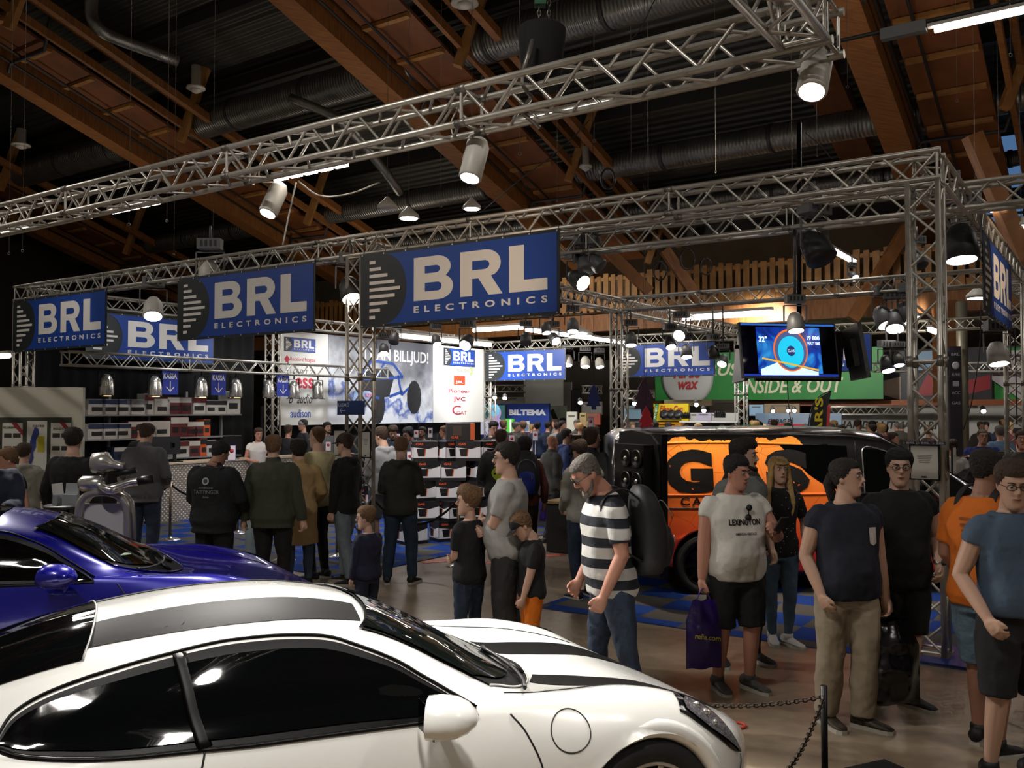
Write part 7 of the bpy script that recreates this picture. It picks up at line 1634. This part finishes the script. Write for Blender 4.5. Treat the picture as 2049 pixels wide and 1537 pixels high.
h1 = wr_world(1468, 6.8, 14, 1.74, (-.285, -.04, .74)); bag(h1 + Vector((0, -.03, -.03)), .27, .50, '#2c1470', 'purple carrier bag with yellow web address hanging from the white t-shirt man', txt='relia.com', rz=radians(8))
h2 = wr_world(1690, 6.0, 10, 1.76, (.25, -.06, .74)); bag(h2 + Vector((.02, .02, -.03)), .40, .56, '#0d0d0f', 'bulging black plastic bag held between the navy and the black shirts', bulge=.13, crumple=.06, rough=.22)
h3 = wr_world(1104, 14.3, 118, 1.69, (.25, -.05, .76)); bag(h3, .26, .42, '#2a1a5e', 'small purple bag carried by the bald man', rz=.4)
o = empty('smartphone', wr_world(1468, 6.8, 14, 1.74, (.15, -.40, 1.285)), radians(30), 'black smartphone in the hand of the white t-shirt man', 'phone'); M = Matrix.Rotation(radians(-55), 3, 'X')
MB().box((0, 0, 0), (.075, .15, .010), M).build('phone_body', BLACK, o); MB().box(M @ Vector((0, 0, .006)), (.068, .14, .002), M).build('phone_screen', GLASSD, o)
o = empty('sunglasses', (0, 0, 0), 0, 'black sunglasses hooked on the neckline of the white t-shirt', 'sunglasses'); q = wr_world(1468, 6.8, 14, 1.74, (.03, -.155, 1.365)); o.location = q; o.rotation_euler = (0, 0, radians(14))
mb = MB()
for s in (-1, 1): mb.lathe([(.0, -.004), (.024, -.003), (.024, .003), (0, .004)], c=(s * .004, -.01, s * .035 - .01), n=16, M=Matrix.Rotation(pi / 2, 3, 'X'))
mb.build('lens', BLACK, o); MB().tube([(0, -.008, .03), (0, -.008, -.04)], .004, 6).build('bridge', BLACK, o)
o = empty('wristwatch', wr_world(1798, 6.52, 0, 1.80, (.215, -.115, 1.0)), 0, 'steel wristwatch on the man in the black polo shirt', 'watch')
MB().lathe([(.032, -.012), (.036, -.01), (.036, .01), (.032, .012)], n=20, caps=False, M=Matrix.Rotation(radians(20), 3, 'X')).build('strap', CHROME, o); MB().lathe([(.0, -.004), (.021, -.004), (.021, .006), (0, .006)], n=18, c=(.02, -.034, 0), M=Matrix.Rotation(pi / 2, 3, 'X')).build('dial', DARKG, o)
clean_tags()
# ================================================================ FAR SIDE OF THE HALL
def far_panel(name, x0, y0, x1, y1, Y, m, label, cat, ang=ANG_U, d=.08, loc_z0=None):
    """upright panel seen between pixel columns x0,x1 and rows y0,y1 with its middle at distance Y"""
    c = at((x0 + x1) / 2, (y0 + y1) / 2, Y); du = Vector((cos(ang), sin(ang), 0))
    t0, t1 = (x0 - 1024.5) / FPX, (x1 - 1024.5) / FPX
    a = (c.x - t0 * c.y) / (t0 * du.y - du.x); b = (c.x - t1 * c.y) / (t1 * du.y - du.x)
    w = abs(b - a); c = c + du * ((a + b) / 2); h = (y1 - y0) / FPX * Y
    o = empty(name, c, ang, label, cat); MB().box((0, 0, 0), (w, d, h)).build('panel_board', m, o); return o, w, h, -d / 2 - .01
GRN = mat('wax sign green', '#1f7a34', .5, c2='#2c8a38', scale=.5)
o, w, h, y_ = far_panel('wax_sign', 1312, 702, 1768, 800, 32, GRN, 'long green wax sign above the far stands', 'sign')
text('TRUSTED', w * .34, h * .26, mat('sign cream', '#d8d4b8', .5), o, (-w * .12, y_, h * .14), bold=.02, shear=.25, name='sign_lettering'); text('INSIDE & OUT', w * .43, h * .30, MATS['sign cream'], o, (w * .13, y_, -h * .22), bold=.02, shear=.25, name='sign_lettering')
mb = MB(); mb.lathe([(0, 0), (.95, 0), (1.05, .05), (.9, .08), (0, .1)], n=30, M=Matrix.Rotation(pi / 2, 3, 'X'), c=(-w * .34, y_ + .02, -h * .02)); mb.build('round_badge', mat('badge silver', '#b9bab6', .4), o)
text('Turtle', 1.1, .42, mat('sign red', '#b02028', .5), o, (-w * .34, y_ - .12, .16), bold=.03, name='badge_lettering', shear=.2); text('wax', .8, .3, MATS['sign red'], o, (-w * .33, y_ - .12, -.32), bold=.02, name='badge_lettering', shear=.2)
o, w, h, y_ = far_panel('car_picture', 1770, 700, 1985, 800, 30, mat('picture dark', '#17181b', .5, c2='#2a2a2e', scale=1.2), 'dark picture panel of car bodies right of the green sign', 'poster')
mb = MB()
for P_, nm, m_ in (([(-w * .5, -h * .1), (-w * .33, -h * .02), (-w * .34, -h * .5), (-w * .5, -h * .4)], 'beige_fender', mat('picture beige', '#8a7564', .5)), ([(-w * .20, -h * .45), (-w * .02, h * .25), (w * .05, h * .2), (w * .02, -h * .4)], 'red_bonnet', mat('picture red', '#8a1c20', .5)), ([(w * .10, -h * .48), (w * .49, -h * .30), (w * .49, -h * .02), (w * .12, -h * .2)], 'red_bumper', MATS['picture red']), ([(-w * .22, h * .48), (-w * .02, h * .48), (-w * .06, 0), (-w * .18, h * .1)], 'blue_headlamp', mat('picture blue', '#6f8ea6', .5))):
    mb = MB(); mb.prism([(p[0], p[1]) for p in P_], 0, .02, M=RXM, c=(0, y_ + .01, 0)); mb.build(nm, m_, o)
o, w, h, y_ = far_panel('green_sign', 1990, 695, 2100, 800, 29, GRN, 'green sign with a shield at the right edge', 'sign')
mb = MB(); mb.prism([(-1.0, .75), (1.0, .75), (.95, -.2), (0, -.85), (-.95, -.1)], 0, .05, M=RXM, c=(0, y_, 0)); mb.build('shield', mat('shield white', '#b9b4b4', .5), o); mb = MB(); mb.prism([(-.85, .62), (.85, .62), (.8, -.1), (0, -.1), (-.8, -.05)], 0, .03, M=RXM, c=(0, y_ - .06, 0)); mb.build('shield_field', mat('shield dark', '#3a1a22', .5), o); text('NYHET', 1.3, .5, MATS['shield white'], o, (0, y_ - .11, .28), bold=.03, name='shield_lettering')
o, w, h, y_ = far_panel('fascia_board', 1300, 801, 2100, 812, 31, mat('fascia orange brown', '#8a4a26', .6), 'long brown fascia board under the green signs', 'fascia')
# stand walls below
o, w, h, y_ = far_panel('stand_wall', 1640, 812, 2100, 935, 31, mat('stand wall grey white', '#a5a49e', .7), 'long pale stand wall with black and red slogan right of the feather flag', 'partition')
text('HAR DU UTMANARN?', w * .50, h * .13, mat('slogan black', '#17181a', .6), o, (-w * .16, y_, h * .18), bold=.03, name='slogan_lettering', shear=.2); text('SONAX', w * .32, h * .26, mat('slogan red', '#9e1c28', .6), o, (-w * .28, y_, -h * .06), bold=.03, name='slogan_lettering', shear=.25)
mb = MB(); mb.prism([(w * .28, -h * .4), (w * .5, -h * .4), (w * .5, h * .15), (w * .36, h * .15)], 0, .03, M=RXM, c=(0, y_, 0)); mb.build('black_field', BLACK, o); text('äs', w * .05, h * .18, MATS['shield white'], o, (w * .40, y_ - .05, -h * .05), bold=.03)
o, w, h, y_ = far_panel('sky_banner', 1512, 827, 1684, 935, 29, mat('banner sky print', '#5a7088', .6, c2='#8a96a2', scale=.5), 'grey-blue banner with black and red words above the van roof', 'banner')
text('EN DAG PÅ', w * .30, h * .12, MATS['slogan black'], o, (-w * .20, y_, h * .36), bold=.03, shear=.3); MB().box((-w * .12, y_, h * .18), (w * .42, .02, h * .24)).build('red_strip', MATS['slogan red'], o); text('SEMA', w * .3, h * .16, MATS['shield white'], o, (-w * .12, y_ - .02, h * .18), bold=.03, shear=.3)
mb = MB()
for i in range(24): mb.prism([(-w * .48 + i * w * .017 - .06, -h * .1), (-w * .48 + i * w * .017, h * (.03 + .05 * (i % 3))), (-w * .48 + i * w * .017 + .06, -h * .1)], 0, .01, M=RXM, c=(0, y_, 0))
mb.build('printed_trees', mat('print trees', '#2c3a24', .7), o)
# feather flag
p = at(1640, 865, 22); o = empty('feather_flag', (p.x, p.y, 0), 0, 'black feather flag with yellow letters and red stripe', 'flag')
z0, z1 = at(0, 960, 22).z, at(0, 783, 22).z
mb = MB(); out = [(-.28, .3), (-.26, z0 + .6), (-.24, z1 - .75), (-.14, z1 - .35), (.05, z1 - .12), (.30, z1), (.20, z1 - .4), (.12, z0 + .8), (.08, .3)]; mb.prism(out, -.01, .01, M=RXM); mb.build('flag_cloth', mat('flag black', '#1b1d22', .7), o)
mb = MB(); mb.prism([(.10, z0 + .1), (.16, z0 + .1), (.27, z1 - .35), (.19, z1 - .35)], .012, .016, M=RXM); mb.build('red_stripe', mat('flag red', '#b83a32', .6), o)
text("GUIAR'S", 1.75, .20, mat('flag yellow', '#c8b32a', .6), o, (-.05, -.03, (z0 + z1) / 2 + .05), rot=(pi / 2, -pi / 2 + .04, 0), bold=.03); mb = MB(); mb.smooth = True; mb.tube(spline([(-.30, 0, 0), (-.29, 0, 1.2), (-.26, 0, z1 - .75), (-.15, 0, z1 - .32), (.05, 0, z1 - .09), (.3, 0, z1 + .01)], 20), .014, 6); mb.build('flag_pole', BLACK, o)
# brand column banner
o, w, h, y_ = far_panel('brand_banner', 1899, 693, 1923, 920, 21.3, mat('banner deep navy', '#14151f', .6, c2='#2a2230', scale=1.5), 'tall narrow dark banner with brand marks left of the grey pole', 'banner', ang=0.0)
for k, (s_, zz) in enumerate((('BRL', .43), ('ALPINE', .25), ('ACC', .09), ('GAS', .0))): text(s_, w * .7, .07, mat('banner pale ink', '#a9a9b4', .6), o, (0, y_, h * zz), bold=.02)
MB().box((0, y_, h * .17), (w * .5, .01, .12)).build('white_square', MATS['banner pale ink'], o); MB().lathe([(.05, 0), (.09, 0), (.09, .01), (.05, .01)], n=18, M=Matrix.Rotation(pi / 2, 3, 'X'), c=(0, y_, h * .33)).build('ring_mark', MATS['banner pale ink'], o)
# left half of the far hall
o, w, h, y_ = far_panel('blue_stand', 965, 808, 1100, 960, 30, mat('blue stand wall', '#1e3c90', .6), 'blue stand wall with white shop name in the distance', 'partition')
text('BILTEMA', w * .54, h * .075, mat('stand letter white', '#d5d8e0', .6), o, (w * .19, y_, h * .385), bold=.05); MB().box((w * .16, y_, h * .20), (w * .13, .02, h * .14)).build('white_poster', PAPER, o); MB().box((w * .16, y_ - .02, h * .19), (w * .10, .02, h * .09)).build('poster_picture', mat('poster grey blue', '#6f86a6', .6), o)
o, w, h, y_ = far_panel('video_wall', 968, 810, 1013, 870, 28.5, BLACK, 'lit video wall showing a person in a knitted hat', 'screen')
MB().box((0, y_, 0), (w * .95, .02, h * .95)).build('picture_field', mat('video foliage', '#000000', .4, emis='#2c5a5c', es=.8, c2='#102a22'), o); mb = MB(); mb.lathe([(0, 0), (.24, 0), (.22, .02), (0, .03)], n=20, M=Matrix.Rotation(pi / 2, 3, 'X'), c=(.05, y_ - .02, .22)); mb.prism([(-.35, -.48), (.4, -.48), (.28, -.05), (.1, .1), (-.1, .05)], 0, .02, M=RXM, c=(.05, y_ - .02, 0)); mb.build('figure_shape', mat('video figure', '#000000', .4, emis='#b79ad0', es=.9), o); mb = MB(); mb.lathe([(0, 0), (.2, 0), (.18, .02), (0, .03)], n=20, M=Matrix.Rotation(pi / 2, 3, 'X'), c=(.06, y_ - .04, .30)); mb.build('hat_shape', mat('video hat', '#000000', .4, emis='#7fc8ea', es=.9), o); MB().box((-.32, y_ - .03, -.22), (.35, .02, .5)).build('white_shape', mat('video white', '#000000', .4, emis='#c8c8d8', es=.8), o)
for px, lb in ((1020, 'green roll-up sign left'), (1024, '')):
    if lb: o, w, h, y_ = far_panel('green_rollup', 1013, 838, 1029, 880, 27.5, mat('rollup green', '#3f9a34', .6), 'small green roll-up stand left of the shop name', 'banner'); MB().box((w * .15, y_, 0), (w * .2, .01, h * .9)).build('white_stripe', PAPER, o)
o, w, h, y_ = far_panel('white_tower', 1049, 758, 1128, 812, 34, mat('tower white', '#b7b6ac', .7), 'large plain white block hanging behind the bright rear banner', 'partition'); 
o, w, h, y_ = far_panel('white_tower', 1128, 765, 1144, 960, 34.5, MATS['tower white'], 'narrow white wall strip left of the black gap', 'partition')
o, w, h, y_ = far_panel('nature_screen', 1101, 812, 1136, 870, 31, mat('nature print', '#5c6a4c', .6, c2='#8b9088', scale=1), 'greenish nature poster right of the shop name wall', 'poster'); mb = MB(); mb.obox((-.25, y_ - .03, .35), (.2, y_ - .03, -.5), .16, .03, up=(0, 1, 0)); mb.build('dark_trunk_shape', BLACK, o)
o, w, h, y_ = far_panel('black_drape_panel', 1143, 780, 1161, 830, 33, BLACK, 'black hanging drape left of the middle rear column', 'curtain')
for k, (x0, y0, x1, y1, Y, c_, lb) in enumerate(((1135, 824, 1155, 865, 27, '#a9a79a', 'pale square display board before the narrow wall'), (1161, 826, 1174, 853, 25, '#b39a68', 'tall beige carton display near the red panel'), (1172, 828, 1202, 850, 27, '#7c3320', 'brown-red panel behind the price card'), (1165, 804, 1205, 830, 29, '#a8a69c', 'pale wall piece above the red panel'), (975, 795, 1050, 812, 34, '#b5b3a8', 'pale wall above the blue shop wall'), (1250, 812, 1296, 838, 25, '#6c8894', 'bluish collage poster left of the red fir shape'), (1257, 838, 1300, 872, 25, '#2a3434', 'dark stand front under the collage poster'), (1362, 826, 1478, 845, 24, '#b5b2a8', 'white product board right of the yellow sign'), (1394, 826, 1423, 842, 23.8, '#8f8792', 'grey lit notice on the white product board'), (1420, 800, 1480, 826, 27, '#4a4238', 'dark slatted wall above the white product board'), (1330, 800, 1425, 812, 27, '#9a8c6c', 'pale strip above the yellow can sign'), (1500, 810, 1528, 832, 30, '#7d9db8', 'light blue window panel left of the sky banner'), (1530, 808, 1600, 828, 30.5, '#8c7c62', 'beige lamp gallery strip above the sky banner'), (1310, 845, 1362, 870, 25, '#c98a1e', 'yellow lit counter front under the can sign'))):
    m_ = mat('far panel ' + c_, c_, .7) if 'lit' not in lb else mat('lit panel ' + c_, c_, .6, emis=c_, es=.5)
    o, w, h, y_ = far_panel('display_board', x0, y0, x1, y1, Y, m_, lb, 'panel'); MB().box((0, y_, h * .3), (w * .6, .01, h * .08)).build('print_line', mat('far print', '#55524c', .7), o)
o, w, h, y_ = far_panel('can_sign', 1309, 808, 1378, 843, 24.5, mat('can sign yellow', '#d2b418', .5), 'yellow sign with red words about cans in front of the green sign', 'sign')
text('Fiber Can', w * .66, h * .36, mat('sign red', '#b02028'), o, (.02, y_, h * .22), bold=.01, shear=.2); mb = MB(); mb.prism([(-w * .5, -h * .5), (-w * .42, -h * .5), (-w * .34, h * .5), (-w * .44, h * .5)], 0, .02, M=RXM, c=(0, y_, 0)); mb.build('green_band', GRN, o); text('MYHET!', h * .7, .07, MATS['sign cream'], o, (-w * .42, y_ - .03, 0), rot=(pi / 2, -1.35, 0), bold=.02)
mb = MB()
for i in range(3): mb.lathe([(0, 0), (.13, 0), (.13, .02), (0, .02)], n=16, M=Matrix.Rotation(radians(70), 3, 'X'), c=(-w * .18 + i * w * .2, y_ - .02, -h * .1))
mb.build('printed_tins', BLACK, o); mb = MB()
for i in range(3): mb.box((-w * .18 + i * w * .2, y_ - .01, -h * .27), (.2, .02, .09))
mb.build('printed_labels', PAPER, o)
# bottles on the white product board
for k, px in enumerate((1366, 1371, 1375, 1379, 1432, 1437, 1441, 1445, 1449)):
    p = at(px, 838 if k < 4 else 836, 23.2); o = MB().lathe([(0, 0), (.035, 0), (.035, .12), (.02, .15), (.02, .17)], c=(0, 0, 0), n=10).build('spray_bottle', BLACK, loc=p); tag(o, 'small black bottle on the white product board', 'bottle', 'black bottles by the product board')
o, w, h, y_ = far_panel('bottle_ledge', 1362, 843, 1478, 846, 23.2, WHITEP, 'thin white ledge carrying the black bottles', 'ledge', d=.2)
# fir tree shaped hangers
for px, py, Y, c_, k, lb in ((1293, 838, 19, '#b01c2c', 1.0, 'red fir tree shaped hanger above the open van door'), (1289, 790, 20, '#3a2030', 1.4, 'dark purple fir tree shaped hanger left of the green sign'), (1188, 793, 20, '#16275e', 1.0, 'navy fir tree shaped hanger left of the middle rear column')):
    o = empty('tree_hanger', at(px, py, Y), 0, lb, 'hanger', 'fir tree shaped hangers')
    P_ = [(-.05, -.30), (-.05, -.22), (-.16, -.22), (-.10, -.08), (-.16, -.08), (-.08, .08), (-.11, .08), (0, .28)]; ol = [(x * k, z * k) for x, z in P_] + [(-x * k, z * k) for x, z in P_[::-1][1:]]
    MB().prism(ol, -.01, .01, M=RXM).build('tree_shape', mat('hanger ' + c_, c_, .6), o); MB().tube([(0, 0, .28 * k), (0, 0, (roof_z(o.location) if booth(o.location)[1] < 17.8 else 4.76) - o.location.z)], .004, 4).build('string', BLACK, o)
# distant small trusses
for a, b_, lb in (((975, 778, 33), (1052, 786, 33), 'far lattice truss left of the white block'), ((1165, 780, 30), (1205, 782, 30), 'short far truss left of the middle rear column'), ((1750, 735, 26), (2049, 738, 26), 'far truss above the picture panel'), ((1250, 790, 28), (1310, 792, 28), 'short far truss left of the green sign'), ((1640, 822, 29), (1820, 822, 29), 'thin truss above the pale stand wall')):
    p, q = at(*a), at(*b_); q.z = p.z; truss(p, q, lb, r=.03, lace=.014, group='far trusses')
# red washed truss left of gallery
for k, (px, py, Y, lb) in enumerate(((990, 796, 26, 'tiny spot by the white block, left'), (1010, 797, 26, 'tiny spot by the white block, middle'), (1161, 806, 24, 'tiny lit spot right of the black drape'), (1188, 806, 24, 'tiny lit spot under the navy hanger'), (1408, 822, 23, 'small violet-white spot above the grey lit notice'), (1393, 810, 23, 'small oval spot right of the can sign'), (1546, 823, 27, 'tiny lit spot left above the sky banner'), (1577, 822, 27, 'tiny lit spot centre above the sky banner'), (1589, 822, 27, 'tiny lit spot right above the sky banner'), (1967, 823, 22, 'small violet spot over the pale stand wall'), (1270, 808, 22, 'small spot over the collage poster'))):
    o = empty('small_spot', at(px, py, Y), 0, lb, 'spotlight', 'tiny distant spots'); MB().ball((0, -.02, 0), (.06, .05, .05), 10, 7).build('lens', GLOW if 'violet' not in lb else GLOWV, o); MB().lathe([(.07, -.02), (.06, .1), (.02, .14)], n=12, c=(0, .02, 0)).build('lamp_body', DARKG, o)
# coiled cables hung on the gallery
for k, (px, py, Y, r_, lb) in enumerate(((1376, 519, 24, .2, 'coil of black cable hanging on the gallery, left'), (1413, 533, 24, .16, 'second coil of black cable on the gallery'), (1321, 542, 24, .18, 'coil of black cable on the brace by the gallery'), (1217, 357, 15, .12, 'black coil hanging by the side rail of the middle girder'))):
    mb = MB(); mb.smooth = True; c = at(px, py, Y); mb.tube([c + Vector((r_ * (1 - .02 * (i % 5)) * cos(i * .5), .015 * (i % 4), 1.4 * r_ * sin(i * .5))) for i in range(80)], .018, 5); tag(mb.build('cable_coil', BLACK), lb, 'cable', 'coiled cables')
bpy.data.scenes.remove(BAKE)
